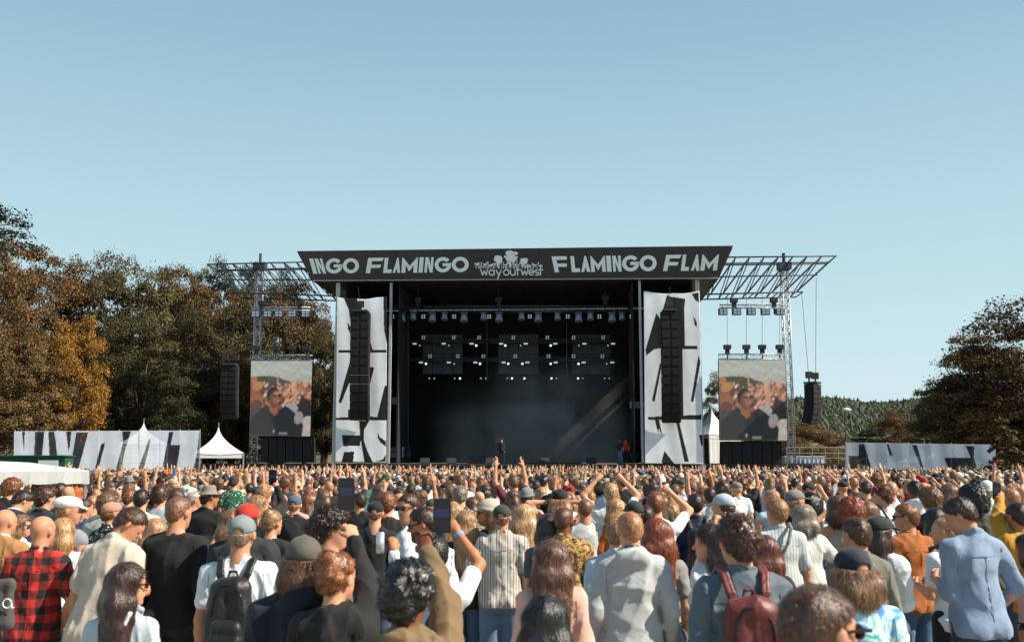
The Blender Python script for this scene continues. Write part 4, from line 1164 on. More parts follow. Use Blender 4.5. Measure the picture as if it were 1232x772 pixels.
# ------------------------------------------------------------------ video screens
def screen_paint(U, V):
    r = np.random.default_rng(3); H_, W_ = U.shape
    def nz(f, s): 
        q = np.random.default_rng(s); k = q.normal(size=(5, 2)) * f; p = q.uniform(0, 6, 5)
        return sum(np.sin(U * k[i, 0] + V * k[i, 1] * 1.2 + p[i] + np.sin(U * k[(i + 1) % 5, 1] * .7)) for i in range(5)) / 5
    C = np.empty(U.shape + (3,)); C[:] = np.array(lin('a9b0ab'))
    C *= (1.0 + 0.15 * V)[..., None]
    def fill(m_, c): C[m_] = lin(c)
    def el(cx, cy, rx, ry, c, rot=0):
        ca, sa = math.cos(rot), math.sin(rot); x = (U - cx) * ca + (V - cy) * sa; y = -(U - cx) * sa + (V - cy) * ca
        m_ = (x / rx) ** 2 + (y / ry) ** 2 < 1; fill(m_, c); return m_
    tl_ = 0.76 + 0.035 * np.sin(U * 5 + .4) - 0.10 * np.clip(U - .45, 0, 1)
    m_ = V < tl_ + 0.008 * nz(60, 1); fill(m_, '5a5a46'); n = nz(80, 2); C[m_] *= (1 + .35 * n[m_])[..., None]
    m_ = (V < 0.70) & (U > .45) & (U < .72) & (V > .6); fill(m_, '8f9ea0'); fill((V < .70) & (V > .62) & (U > .57) & (U < .64), 'c4d4d8')
    m_ = V < 0.655 + 0.02 * nz(40, 4); fill(m_, '4a342a')
    q = random.Random(9); pal = ['8a5a44', 'a8735a', 'c08c70', '6a4030', '3a2820', 'b98a72', 'd0a890', '5a5050', '98705a', 'd8d0c8']
    for i in range(520):
        x, y = q.random(), q.uniform(.28, .70); el(x, y, q.uniform(.008, .03), q.uniform(.012, .035), q.choice(pal), q.uniform(-.8, .8))
    for i in range(26):
        x = q.uniform(.55, 1.0); el(x, q.uniform(.45, .72), .015, q.uniform(.05, .11), q.choice(['c08c70', 'a8735a', 'd4aa92']), q.uniform(-.9, -.1))
    el(.07, .62, .085, .16, '9a684e', .2); el(.12, .66, .09, .06, 'b98c50', .3); el(.09, .48, .12, .10, 'a06a50'); el(.06, .74, .05, .05, 'b88068')
    el(.10, .40, .10, .08, '7a4c3a'); el(.14, .28, .16, .10, '50505c')
    el(.72, .52, .035, .17, 'c49a80', -.15); el(.70, .66, .028, .08, 'd0a890', -.1); el(.44, .72, .014, .06, 'c09078')
    el(.70, .3, .17, .12, 'a8a8ac', -.6); el(.9, .3, .12, .2, '2a262a'); el(.86, .42, .06, .08, '3a2a2a')
    el(.95, .12, .16, .14, 'bab6b2', .6)
    # the man in front
    body = inpoly(U, V, [(0, 0), (.03, .24), (.16, .34), (.28, .40), (.46, .34), (.58, .40), (.66, .36), (.80, .26), (.88, .14), (.86, 0)]); fill(body, '26242a')
    b2 = inpoly(U, V, [(.0, .18), (.1, .3), (.28, .38), (.36, .24), (.44, .06), (.4, 0), (0, 0)]); fill(b2, '3a363a'); C[body] *= (1 + .22 * nz(18, 7)[body])[..., None]
    el(.80, .24, .07, .09, '9a9a9c', -.5)
    el(.365, .585, .085, .060, '231b18', .35); el(.305, .545, .032, .055, '231b18')
    fill(inpoly(U, V, [(.30, .47), (.47, .42), (.46, .30), (.40, .26), (.32, .33)]), '9c6648')
    el(.41, .495, .10, .118, '7d5240', -.12); el(.435, .50, .068, .10, '9c6c54', -.12); el(.43, .565, .05, .025, 'b58c76', .1); el(.455, .47, .022, .018, 'b08670')
    el(.345, .47, .022, .032, '8a523a')
    el(.485, .525, .035, .010, '3a241c', -.1); el(.40, .535, .032, .010, '3a241c', .05); el(.485, .545, .04, .008, '2a1a16', -.15)
    fill(inpoly(U, V, [(.50, .53), (.535, .475), (.51, .462), (.475, .475)]), '8f5a42'); el(.485, .425, .035, .010, '5a2c24', .1); el(.49, .44, .03, .006, '3a2420')
    el(.50, .385, .035, .02, '93604a')
    fill(inpoly(U, V, [(.40, .09), (.415, .07), (.40, .03), (.375, .06)]), 'a8a4a8'); fill(((V > .02) & (V < .05) & (U > .48) & (U < .62) & (np.abs(np.sin(U * 190)) > .5)), '8a8890')
    C *= (1 + 0.16 * nz(34, 21) + .10 * nz(90, 22))[..., None]
    for _ in range(2): C = (C + np.roll(C, 1, 0) + np.roll(C, -1, 0) + np.roll(C, 1, 1) + np.roll(C, -1, 1)) / 5
    C *= (1 + 0.10 * r.normal(size=U.shape) * .5)[..., None]
    g_ = C.mean(-1, keepdims=True); C = (g_ + (C - g_) * .85) ** 1.28 * np.array([1.06, 1.0, .93])
    return np.clip(C, 0, 1)
m, t, b = newmat('video_wall')
a = t.nodes.new('ShaderNodeAttribute'); a.attribute_name = 'print'
t.links.new(a.outputs['Color'], b.inputs['Emission Color']); b.inputs['Emission Strength'].default_value = 0.56
b.inputs['Base Color'].default_value = (0.02, 0.02, 0.02, 1); b.inputs['Roughness'].default_value = 0.6
MT['video'] = m
def video(pts, nm):
    q = [PS(x, y, -0.6) for x, y in pts]
    c = (q[0] + q[1]) / 2
    root = empty('video_screen', c, 0, 'video screen %s of the stage showing a man among raised arms' % nm, 'video screen', 'large video screens beside the stage')
    o = sheet('display', [p - c - SN * 0.06 for p in q], 120, 146, MT['video'], screen_paint, parent=root)
    mm = MB(); qq = [p - c for p in q]; e_ = 0.05
    mm.hexa([qq[0], qq[1], qq[1] + SN * .35, qq[0] + SN * .35, qq[3], qq[2], qq[2] + SN * .35, qq[3] + SN * .35]); mm.build('cabinet', MT['black'], root)
    x0, x1 = pts[3][0], pts[2][0]; yt = pts[3][1]
    return root, x0, x1, yt
for pts, nm, top_y, cols_ in (([(866, 529.5), (947, 529.5), (944.5, 433), (864.5, 433)], 'right', 353, (875, 898, 917, 938)), ([(300.5, 524), (373.5, 524.5), (376, 434), (302.5, 434)], 'left', 355, (309, 332, 351, 369))):
    root, x0, x1, yt = video(pts, nm)
    lamp_truss(x0, x1 - 1, yt - 4, -0.35, 6, 'aluminium truss with four hoists carrying the %s video screen' % nm, 'trusses above the screens', None, [(c, yt - 14, top_y) for c in cols_])
for (x0, x1, y0, y1, nm) in ((313, 374, 526, 556, 'left'), (869, 941, 530.5, 558, 'right')):
    m = slab([(x0, y1), (x1, y1), (x1, y0), (x0, y0)], -0.3, 1.2)
    root = empty('speaker_stack', PS((x0 + x1) / 2, y1, 0), 0, 'black draped block of subwoofers standing under the %s video screen' % nm, 'speaker stack', 'speaker stacks under the screens')
    nx_ = 6
    for i in range(nx_):
        xa, xb = x0 + (x1 - x0) * i / nx_ + .4, x0 + (x1 - x0) * (i + 1) / nx_ - .4
        mm = slab([(xa, y1), (xb, y1), (xb, y0), (xa, y0)], -0.3, 1.2); mm.v = [tuple(Vector(p) - root.location) for p in mm.v]; mm.build('subwoofer', MT['spk'], root)

# ------------------------------------------------------------------ lights inside the stage
def moving_head(p, s_=1.0, label='', group='moving head lights on the front truss'):
    r = empty('moving_light', p, 0, label, 'stage light', group)
    mm = MB(); mm.box((0, 0, -0.12 * s_), (0.42 * s_, 0.3, 0.16 * s_)); mm.build('base', MT['steel'], r)
    mm = MB(); mm.tube((0, -0.05, -0.25 * s_), (0, -0.16, -0.62 * s_), 0.17 * s_, 12, 0.24 * s_); mm.build('head', MT['blue'], r, False)
    mm = MB(); mm.tube((0, -0.16, -0.62 * s_), (0, -0.19, -0.70 * s_), 0.20 * s_, 12, 0.15 * s_); mm.build('lens', MT['panel'], r)
    return r
ORD = ['first', 'second', 'third', 'fourth', 'fifth', 'sixth', 'seventh', 'eighth', 'ninth', 'tenth', 'eleventh', 'twelfth', 'thirteenth', 'fourteenth', 'fifteenth']
lamp_truss(468, 768, 371.5, 2.5, 7, 'long lighting truss high across the front of the dark stage', 'trusses over the stage', None, [(503, 362, 343), (600, 362, 343), (728, 360, 343)], mat='steel')
for i, x in enumerate((484, 497.5, 520.5, 535, 558.5, 582, 600.5, 627.5, 647.5, 670.5, 696, 710, 736, 748)):
    moving_head(PS(x, 374.5, 2.3), 1.25 if i % 2 == 0 else 1.05, '%s moving light from the left on the front lighting truss' % ORD[i])
def blinder(p, label, group, s_=0.30, mat='dim'):
    r = empty('blinder_light', p, 0, label, 'stage light', group)
    mm = MB(); mm.box((0, 0, 0), (s_ * 1.15, 0.16, s_ * 1.15)); mm.build('housing', MT['steel'], r)
    for i in (-1, 1):
        for j in (-1, 1): mm = MB(); mm.tube((i * s_ * .27, -0.08, j * s_ * .27), (i * s_ * .27, -0.12, j * s_ * .27), s_ * .13, 8); mm.build('lamp', MT[mat], r)
    return r
for i, x in enumerate((472.5, 509.5, 546.5, 588.5, 637.5, 683, 721, 759.5)):
    blinder(PS(x, 380.8, 2.2), '%s four-lamp blinder from the left on the front lighting truss' % ORD[i], 'blinders on the front truss', 0.31)
def rig_row(y_bl, y_bar, y_dot, xs_bl, xs_bar, xs_dot, off, nm):
    for i, x in enumerate(xs_bl): blinder(PS(x, y_bl, off), '%s four-lamp blinder from the left on the %s inner truss' % (ORD[i], nm), 'blinders on the inner trusses', 0.30)
    lamp_truss(495, 742, y_bl + 4, off + .3, 5, '%s lighting truss hanging deep inside the stage' % nm, 'trusses over the stage', None, [], mat='steel')
    for i, x in enumerate(xs_bar):
        r = empty('strobe_light', PS(x, y_bar, off), 0, '%s pale strobe from the left under the %s inner truss' % (ORD[i], nm), 'stage light', 'strobes on the inner trusses')
        mm = MB(); mm.box((0, 0, 0), (0.36, 0.14, 0.17)); mm.build('housing', MT['steel'], r)
        mm = MB(); mm.box((0, -0.09, 0), (0.31, 0.03, 0.12)); mm.build('lamp', MT['dim'], r)
    for i, (x, br) in enumerate(xs_dot):
        r = empty('spot_light', PS(x, y_dot, off), 0, '%s small round spotlight from the left under the %s inner truss' % (ORD[i], nm), 'stage light', 'round spotlights on the inner trusses')
        mm = MB(); mm.tube((0, .2, 0), (0, 0, 0), 0.14, 10); mm.build('housing', MT['steel'], r)
        mm = MB(); mm.tube((0, 0, 0), (0, -.03, 0), 0.085 if br else .05, 10); mm.build('lamp', MT['glow' if br else 'dim'], r)
rig_row(406, 413.5, 415.5, (509.5, 546, 576.5, 617.5, 658.5, 690, 725.5), (499, 534, 567.5, 603, 632.5, 668, 703, 737.5), ((505, 0), (540, 0), (573, 1), (608, 1), (626.5, 0), (662.5, 1), (696.5, 0), (731.5, 0)), 6, 'upper')
rig_row(428.5, 436, 437.5, (517.5, 551, 581.5, 620, 660, 690, 724.5), (506.5, 540, 572, 606, 634.5, 668.5, 702, 736.5), ((512.5, 1), (546.5, 0), (577.5, 1), (611.5, 1), (628.5, 1), (662.5, 1), (696, 1), (730, 0)), 6, 'lower')
for i, (x, br) in enumerate(((516.5, 0), (522.5, 0), (547, 0), (553.5, 1), (578.5, 0), (584.5, 0), (610.5, 0), (616, 1), (631, 1), (663.5, 1), (669.5, 0), (695.5, 1), (701, 0), (727.5, 0), (733, 0))):
    r = empty('spot_light', PS(x, 455, 6.2), 0, '%s hanging spotlight from the left along the bottom of the light rig' % ORD[i], 'stage light', 'spotlights under the grey panels')
    mm = MB(); mm.tube((0, .2, 0), (0, 0, 0), 0.12, 10); mm.build('housing', MT['steel'], r)
    mm = MB(); mm.tube((0, 0, 0), (0, -.03, 0), 0.08 if br else .045, 10); mm.build('lamp', MT['glow' if br else 'dim'], r)
for i, (x0, x1) in enumerate(((508.5, 556.5), (599.5, 648), (688.5, 735))):
    r = empty('mesh_screen', PS((x0 + x1) / 2, 450, 7), 0, '%s grey mesh panel hanging behind the stage lights' % ('left', 'middle', 'right')[i], 'light panel', 'grey panels hanging in the stage')
    for a_ in range(4):
        for b2 in range(4):
            xa, xb = x0 + (x1 - x0) * a_ / 4 + .25, x0 + (x1 - x0) * (a_ + 1) / 4 - .25; ya, yb = 402 + 48 * b2 / 4 + .25, 402 + 48 * (b2 + 1) / 4 - .25
            mm = slab([(xa, yb), (xb, yb), (xb, ya), (xa, ya)], 7, 7.15); mm.v = [tuple(Vector(p) - r.location) for p in mm.v]; mm.build('tile', MT['panel'], r)
# stage cables and poles
for i, (x, y0_, y1_, off) in enumerate(((586, 388, 455, 6), (682, 388, 455, 6), (491, 380, 545, 3), (771, 470, 540, 2))):
    mm = MB(); p = PS(x, y1_, off); mm.tube((0, 0, 0), PS(x, y0_, off) - p, 0.04, 6)
    o = mm.build('hanging_pole', MT['steel']); o.location = p; tag(o, ('thin hanging pole left of the middle grey panel', 'thin hanging pole right of the middle grey panel', 'tall dark pole at the left side of the stage', 'dark pole at the right side of the stage')[i], 'pole')
# side lights and backline
for x, y, off, lab in ((476, 482, 3, 'pale side light hanging at the left edge inside the stage'), (766, 487, 3, 'pale side light hanging at the right edge inside the stage')):
    r = empty('side_light', PS(x, y, off), 0, lab, 'stage light', 'side lights in the wings')
    mm = MB(); mm.box((0, 0, 0), (1.0, .4, .5)); mm.build('housing', MT['blue'], r)
    for q in (-.3, .3): mm = MB(); mm.tube((q, 0, .2), (q, 0, 1.0), .03); mm.build('bracket', MT['alu'], r)
def rack(x, w_, y0_, y1_, off, lab, cat, mats):
    p = PS(x, y1_, off); p.z = ZD; r = empty('equipment_rack', p, 0, lab, cat)
    H_ = PS(x, y0_, off).z - ZD; n = len(mats)
    for i, mt in enumerate(mats):
        mm = MB(); mm.box((0, 0, H_ * (i + .5) / n), (w_, .6, H_ / n * .9), SX, SN); mm.box((w_ * .2, -.31, H_ * (i + .5) / n), (w_ * .3, .03, H_ / n * .5), SX, SN); mm.build('case', MT[mt], r)
rack(477, 1.1, 537, 556, 3, 'stacked silver flight cases at the left side of the stage', 'flight case', ['steel', 'alu', 'blue'])
rack(490, .6, 535, 556, 5, 'dark amplifier stack at the left side of the stage', 'amplifier', ['black', 'steel', 'black'])
rack(763, .6, 545, 556, 3, 'small dark case at the right side of the stage', 'flight case', ['black', 'steel'])
# DJ desk on a riser deep on the stage
p = PS(632, 545, 9); p.z = ZD; r = empty('dj_desk', p, 0, 'long black performance desk on a riser at the middle of the stage', 'desk')
for (n_, c, s_, mt) in (('riser', (0, 0, .3), (9, 2.4, .6), 'black'), ('table_top', (0, 0, 1.62), (5.6, .9, .08), 'steel'), ('front_panel', (0, -.42, 1.1), (5.4, .06, .95), 'black'), ('console', (-1.9, 0, 1.85), (.9, .5, .4), 'alu'), ('mixer', (1.6, 0, 1.74), (1.3, .5, .16), 'alu')):
    mm = MB(); mm.box(c, s_, SX, SN); mm.build(n_, MT[mt], r)
for i, x in enumerate((511, 543, 712, 590, 655)):
    p = PS(x, 556, 0.9); p.z = ZD; r = empty('stage_monitor', p, 0, '%s black wedge monitor along the front edge of the stage' % ('far left', 'second', 'rightmost', 'third', 'fourth')[i], 'monitor speaker', 'wedge monitors on the stage front')
    mm = MB(); mm.hexa([(-.35, -.3, 0), (.35, -.3, 0), (.35, .3, 0), (-.35, .3, 0), (-.35, .05, .4), (.35, .05, .4), (.35, .3, .4), (-.35, .3, .4)]); mm.build('cabinet', MT['spk'], r)
    mm = MB(); mm.hexa([(-.3, -.27, .06), (.3, -.27, .06), (.3, -.25, .06), (-.3, -.25, .06), (-.3, .0, .36), (.3, .0, .36), (.3, .03, .36), (-.3, .03, .36)]); mm.build('grille', MT['steel'], r)
# steps / railing frame in the pit, wing railing
p = PS(730, 566, -1.5); r = empty('pit_frame', (p.x, p.y, 0), 0, 'small silver tubular frame standing in the pit at the stage front', 'frame')
z1 = PS(730, 558, -1.5).z
for x in (-.75, .75): mm = MB(); mm.tube((x, 0, 0), (x, 0, z1), .035); mm.build('post', MT['alu'], r)
for z in (z1, z1 - .35, z1 - .7): mm = MB(); mm.tube((-.75, 0, z), (.75, 0, z), .03); mm.build('rail', MT['alu'], r)
p = PS(985, 562, .6); r = empty('wing_railing', (p.x, p.y, ZD), 0, 'silver tube railing along the right stage wing', 'railing')
for i in range(6): mm = MB(); q = SX * (-2.2 + i * .9); mm.tube(q, q + Vector((0, 0, 1.1)), .03); mm.build('post', MT['alu'], r)
for z in (.35, .7, 1.1): mm = MB(); mm.tube(SX * -2.2 + Vector((0, 0, z)), SX * 2.3 + Vector((0, 0, z)), .03); mm.build('rail', MT['alu'], r)
p = PS(985, 556, 5); r = empty('backstage_container', (p.x, p.y, 0), 0, 'white and blue cabin standing behind the right wing railing', 'container')
mm = MB(); mm.box((-.8, 2, 1.35), (3.0, 2.4, 2.6)); mm.build('body', MT['white'], r); mm = MB(); mm.box((-1.3, .78, 1.7), (.9, .05, 1.5)); mm.build('door', MT['bluec'], r); mm = MB(); mm.box((-.8, 2, 2.7), (3.1, 2.5, .08)); mm.build('roof', MT['white'], r)
for i in range(9): mm = MB(); mm.box((-2.1 + i * .32, .77, 1.35), (.08, .04, 2.4)); mm.build('rib', MT['white'], r)
p = PS(302, 562, .6); r = empty('wing_railing', (p.x, p.y, ZD - .3), 0, 'dark tube railing before the white tent on the left stage wing', 'railing')
for i in range(8): mm = MB(); q = SX * (-4 + i * .75); mm.tube(q, q + Vector((0, 0, .9)), .03); mm.build('post', MT['steel'], r)
for z in (.5, .9): mm = MB(); mm.tube(SX * -4 + Vector((0, 0, z)), SX * 1.3 + Vector((0, 0, z)), .03); mm.build('rail', MT['steel'], r)
# crowd barrier in front of the stage
r = empty('crowd_barrier', (PS(616, 560, -3.5).x, PS(616, 560, -3.5).y, 0), 0, 'long aluminium crowd barrier along the front of the stage', 'barrier')
for i in range(34):
    mm = MB(); q = SX * (-20.4 + i * 1.2); mm.box(q + Vector((0, 0, .6)), (1.14, .04, 1.15), SX, SN); mm.box(q + Vector((0, -.02, 1.18)), (1.16, .1, .06), SX, SN); mm.build('panel', MT['alu'], r)

# smoke in the stage, lit by the sun slanting in
m = bpy.data.materials.new('stage_smoke'); m.use_nodes = True; t = m.node_tree; t.nodes.clear()
o_ = t.nodes.new('ShaderNodeOutputMaterial'); pv = t.nodes.new('ShaderNodeVolumePrincipled'); pv.inputs['Color'].default_value = (.93, .87, .82, 1)
v = coord(t, 'Object'); n = noise(t, v, .28, 3, .55, .6)
dn = ramp(t, n, [(0.36, 0.0), (0.62, 1.7)])
tcg = t.nodes.new('ShaderNodeTexCoord'); gz = sep(t, tcg.outputs['Generated'])
fz = ramp(t, gz[2], [(0.0, 1.0), (0.28, 0.6), (0.52, 0.12), (0.9, 0.0)], 'EASE'); fx = ramp(t, gz[0], [(0.0, 0.0), (0.25, 0.10), (0.58, 1.0), (0.8, .5), (0.99, 0.0)], 'EASE')
dn = math_node(t, 'MULTIPLY', math_node(t, 'ADD', dn, 0.09), math_node(t, 'MULTIPLY', fz, fx))
t.links.new(dn, pv.inputs['Density']); t.links.new(pv.outputs[0], o_.inputs['Volume'])
mm = MB(); mm.box(SW((sx(476) + sx(766)) / 2 + .8, 7, (ZD + 12) / 2 + .05), (sx(766) - sx(476) - 1.2, 8, 12 - ZD), SX, SN)
sm = mm.build('stage_smoke', m); tag(sm, 'pale smoke drifting over the dark stage floor', 'smoke', kind='stuff')
# ------------------------------------------------------------------ trees
def leafmat(name, dark, mid, lite):
    m, t, b = newmat(name)
    g = t.nodes.new('ShaderNodeNewGeometry'); n = noise(t, coord(t, 'Object'), 0.35, 4, .6)
    oi = t.nodes.new('ShaderNodeObjectInfo')
    f = math_node(t, 'ADD', math_node(t, 'MULTIPLY', g.outputs['Random Per Island'], .55), math_node(t, 'MULTIPLY', n, .5))
    f = math_node(t, 'ADD', f, math_node(t, 'MULTIPLY', math_node(t, 'SUBTRACT', oi.outputs['Random'], .5), .22))
    dark, mid, lite = [tuple(c * .97 for c in q) for q in (dark, mid, lite)]
    t.links.new(ramp(t, f, [(0.2, dark), (0.5, mid), (0.85, lite)]), b.inputs['Base Color'])
    b.inputs['Roughness'].default_value = 0.65; b.inputs['Specular IOR Level'].default_value = 0.25
    tr = t.nodes.new('ShaderNodeBsdfTranslucent'); ms = t.nodes.new('ShaderNodeMixShader'); ms.inputs[0].default_value = .18
    t.links.new(ramp(t, f, [(0.2, dark), (0.5, mid), (0.85, lite)]), tr.inputs['Color'])
    t.links.new(b.outputs[0], ms.inputs[1]); t.links.new(tr.outputs[0], ms.inputs[2]); t.links.new(ms.outputs[0], t.nodes['Material Output'].inputs[0])
    return m
LM = {'brown': leafmat('russet_leaves', lin('251e13'), lin('493a23'), lin('7e6743')),
      'olive': leafmat('olive_leaves', lin('222010'), lin('423d26'), lin('746b42')),
      'gold': leafmat('golden_leaves', lin('523810'), lin('946824'), lin('c89c4c')),
      'rust': leafmat('rust_leaves', lin('2a1e11'), lin('563d22'), lin('8c6c42')),
      'dark': leafmat('dark_green_leaves', lin('10150d'), lin('232a1b'), lin('454a2e')),
      'tan': leafmat('tan_leaves', lin('382a16'), lin('6a5230'), lin('9e8256'))}
BARK = solid('bark', (0.055, 0.04, 0.03), 0.95, sc=6, var=.35, bmp=.8, bd=.05)
def crown_mesh(name, seed, W_, H_, zb, n, leaf, mat, clumps=46, conic=0.0, gaps=0.12):
    r = np.random.default_rng(seed)
    # clump centres fill an uneven crown
    C, R = [], []
    while len(C) < clumps:
        q = r.uniform(-1, 1, 3)
        lim = (1 - abs(q[2]) ** 2.2) ** 0.5 if not conic else max(0.05, 0.5 - q[2] * 0.5) * (1.0)
        rr = math.hypot(q[0], q[1])
        if rr > lim: continue
        if rr < lim * 0.45 and abs(q[2]) < .6 and r.random() < .7: continue
        C.append((q[0] * W_ / 2 * 0.86, q[1] * W_ / 2 * 0.86, zb + H_ * (q[2] * .46 + .5))); R.append(r.uniform(.13, .26) * W_ * (0.55 if conic else .72) * (max(.35, 1 - (q[2] + 1) * .3) if conic else 1))
    C = np.array(C); R = np.array(R)
    k = r.integers(0, clumps, n)
    d = r.normal(size=(n, 3)); d /= np.linalg.norm(d, axis=1)[:, None]
    d[:, 2] = np.where(d[:, 2] < -.2, -d[:, 2] * .7, d[:, 2])
    rad = R[k] * (r.uniform(.55, 1.08, n)) * (1 + .25 * np.sin(d[:, 0] * 5 + k) * np.cos(d[:, 1] * 4 + k))
    p = C[k] + d * rad[:, None] * np.array([1, 1, .72])
    p[:, 2] = zb + (p[:, 2] - zb) * H_ / (np.percentile(p[:, 2], 99.7) - zb)
    # leaves droop outwards from their clump
    nrm = d + r.normal(size=(n, 3)) * .55; nrm /= np.linalg.norm(nrm, axis=1)[:, None]
    a = np.cross(nrm, r.normal(size=(n, 3))); a /= np.linalg.norm(a, axis=1)[:, None]
    b_ = np.cross(nrm, a); s = leaf * r.uniform(.5, 1.4, n)[:, None]
    v = np.stack([p - a * s * .5 - nrm * s * .1, p + b_ * s * .38, p + a * s * .6 - nrm * s * .16, p - b_ * s * .38], 1).reshape(-1, 3)
    f = np.arange(n * 4).reshape(n, 4)
    return mkmesh(name, v, f, mat, False), C, R
def trunk_mb(seed, H_, zb, r0, C, lean=0.0):
    r = random.Random(seed); mm = MB(); p = Vector((0, 0, -.2)); n = 7; pts = [p]
    top = zb + (H_ - 0) * .6
    for i in range(1, n + 1):
        p = Vector((r.uniform(-.25, .25) * i * .5 + lean * i, r.uniform(-.25, .25) * i * .5, top * i / n)); pts.append(p)
    for i in range(n): mm.tube(pts[i], pts[i + 1], r0 * (1 - i / n * .75) * (1.25 if i == 0 else 1), 8, r0 * (1 - (i + 1) / n * .75))
    idx = sorted(range(len(C)), key=lambda i: r.random())[:12]
    for i in idx:
        c = Vector(C[i]); k_ = min(n - 1, max(2, int(c.z / top * n * .6))); q = pts[k_]
        m_ = q.lerp(c, .5) + Vector((0, 0, .06 * (c - q).length)); rr = r0 * .38
        mm.tube(q, m_, rr, 6, rr * .6); mm.tube(m_, c, rr * .6, 5, rr * .2)
    return mm
TREEKIND = {}
def treekind(key, seed, W_, H_, zb, n, leaf, mat, r0, **kw):
    me, C, R = crown_mesh('crown', seed, W_, H_, zb, n, leaf, LM[mat], **kw)
    tm = trunk_mb(seed, H_, zb, r0, C); TREEKIND[key] = (me, mkmesh('trunk', tm.v, tm.f, BARK, True), W_, zb + H_)
treekind('spruce', 8, 6.5, 14, .6, 9000, .30, 'olive', .28, clumps=60, conic=1.0)
treekind('fine', 9, 12, 15.5, 2.0, 42000, .20, 'brown', .55, clumps=95)
treekind('fineD', 10, 12, 15.5, 2.0, 42000, .20, 'olive', .55, clumps=80)
TG = 'trees standing round the festival field'
def tree(key, x, ytop, Y, wpx, label, rot=0, group=TG, mat=None):
    me, tk, W_, Ht = TREEKIND[key]
    top = P(x, ytop, Y); wd = wpx * Y / FPX
    r = empty('tree', (top.x, Y, 0), rot, label, 'tree', group)
    c = mkobj('crown', me, r); k = mkobj('trunk', tk, r)
    if mat: c.material_slots[0].link = 'OBJECT'; c.material_slots[0].material = LM[mat]
    sz = top.z / Ht; sxy = wd / W_
    for q in (c, k): q.scale = (sxy, sxy, sz)
    return r
T_ = [('fine', 2, 294, 74, 120, 'large russet tree at the far left edge of the field', .3, 'rust'),
 ('fine', 14, 392, 70, 110, 'pale brown tree low at the left edge behind the lettered fence', 1.3, 'tan'),
 ('fineD', 56, 420, 71, 84, 'tan tree between the left edge and the golden tree', 2.3, 'tan'),
 ('fine', 97, 384, 73, 80, 'bright golden yellow tree in front of the brown woods', .9, 'gold'),
 ('fine', 62, 303, 92, 120, 'tall russet tree behind the golden tree', 4, 'rust'),
 ('fineD', 118, 308, 96, 120, 'tall brown tree in the wood above and right of the golden tree', 5, 'brown'),
 ('fineD', 165, 316, 90, 120, 'broad olive brown tree in the middle of the left wood', 1.0, 'olive'),
 ('fine', 205, 322, 98, 110, 'round topped brown tree in the left wood, left of the pines', 2.0, 'brown'),
 ('fineD', 176, 375, 82, 92, 'shaded brown tree above the lettered fence, right of the golden tree', 3.0, 'olive'),
 ('fineD', 232, 372, 78, 92, 'dark olive tree behind the small white tent', .4, 'olive'),
 ('fine', 218, 440, 74, 80, 'low dark brown tree behind the right end of the left fence', 5.2, 'olive'),
 ('fine', 255, 345, 96, 100, 'brown tree below the pines left of the outrigger truss', 3.7, 'rust'),
 ('fineD', 300, 352, 92, 96, 'brown tree behind the left lattice tower', 2.9, 'olive'),
 ('fine', 372, 362, 99, 84, 'brown tree between the left screen and the left banner', 2.6, 'brown'), ('fineD', 396, 395, 90, 60, 'olive tree close beside the left stage post', 1.1, 'olive'),
 ('fineD', 35, 340, 84, 120, 'brown tree at the far left behind the tan trees', 2.2, 'brown'), ('fine', 140, 380, 88, 110, 'shaded brown tree between golden tree and middle wood', 1.9, 'olive'), ('fine', 255, 440, 86, 100, 'dim tree low behind the white peaked tent', 4.2, 'olive'), ('fineD', 190, 450, 86, 100, 'dim tree low behind the lettered fence', 3.1, 'dark'),
 ('fine', 345, 342, 98, 110, 'russet tree behind the left video screen', 1.2, 'brown'),
 ('fineD', 392, 400, 96, 70, 'pale brown tree beside the left stage banner', .2, 'tan'),
 ('fine', 285, 420, 80, 84, 'olive tree behind the dark hanging speakers', 2.2, 'rust'),
 ('fineD', 330, 430, 84, 100, 'dark tree low behind the left video screen', .7, 'olive'),
 ('fineD', 130, 452, 80, 66, 'dim brown tree low between the golden tree and the fence', 4.4, 'olive'),
 ('fineD', 268, 314, 106, 66, 'dark pine standing above the brown wood', .5, 'dark'), ('fine', 302, 320, 108, 60, 'dark pine just left of the left tower', 2.5, 'dark'),
 ('fine', 238, 326, 110, 60, 'small dark pine at the left of the pine group', 1.5, 'olive'), ('fineD', 340, 328, 108, 60, 'dark pine behind the left roof truss', 3.5, 'dark'),
 ('fine', 1178, 402, 77, 140, 'large dark brown tree behind the right fence', 2, 'tan'), ('fineD', 1254, 362, 74, 230, 'tall spreading tree at the right edge of the field', .6, 'brown'),
 ('fineD', 1140, 450, 80, 96, 'dark olive tree at the left side of the right tree group', 3.6, 'olive'), ('fineD', 1215, 450, 78, 110, 'shaded tree low behind the right fence', 1.6, 'dark'),
 ('spruce', 1206, 478, 58, 64, 'small spruce standing before the right end of the fence', 0, 'tan'),
 ('fine', 1076, 493, 100, 60, 'rounded reddish brown tree above the right fence', 1, 'rust'), ('fineD', 1050, 512, 104, 50, 'low dark bush left of the rounded reddish tree', 2, 'dark'),
 ('fine', 968, 508, 92, 90, 'tan tree behind the right wing of the stage', 4, 'tan'), ('fineD', 1008, 524, 96, 50, 'low tan tree under the wooded hill', 3, 'tan'),
 ('fineD', 862, 450, 100, 40, 'olive tree between the right banner and the right screen', 2, 'olive'), ('fine', 905, 520, 98, 90, 'brown tree hidden behind the right video screen', .1, 'brown'),
 ('fine', 1125, 500, 100, 60, 'olive brown tree between the rounded tree and the dark tall trees', .1, 'olive')]
for k_, x, yt, Y, wp, lab, rt, mt in T_: tree(k_, x, yt, Y, wp, lab, rt, mat=mt)
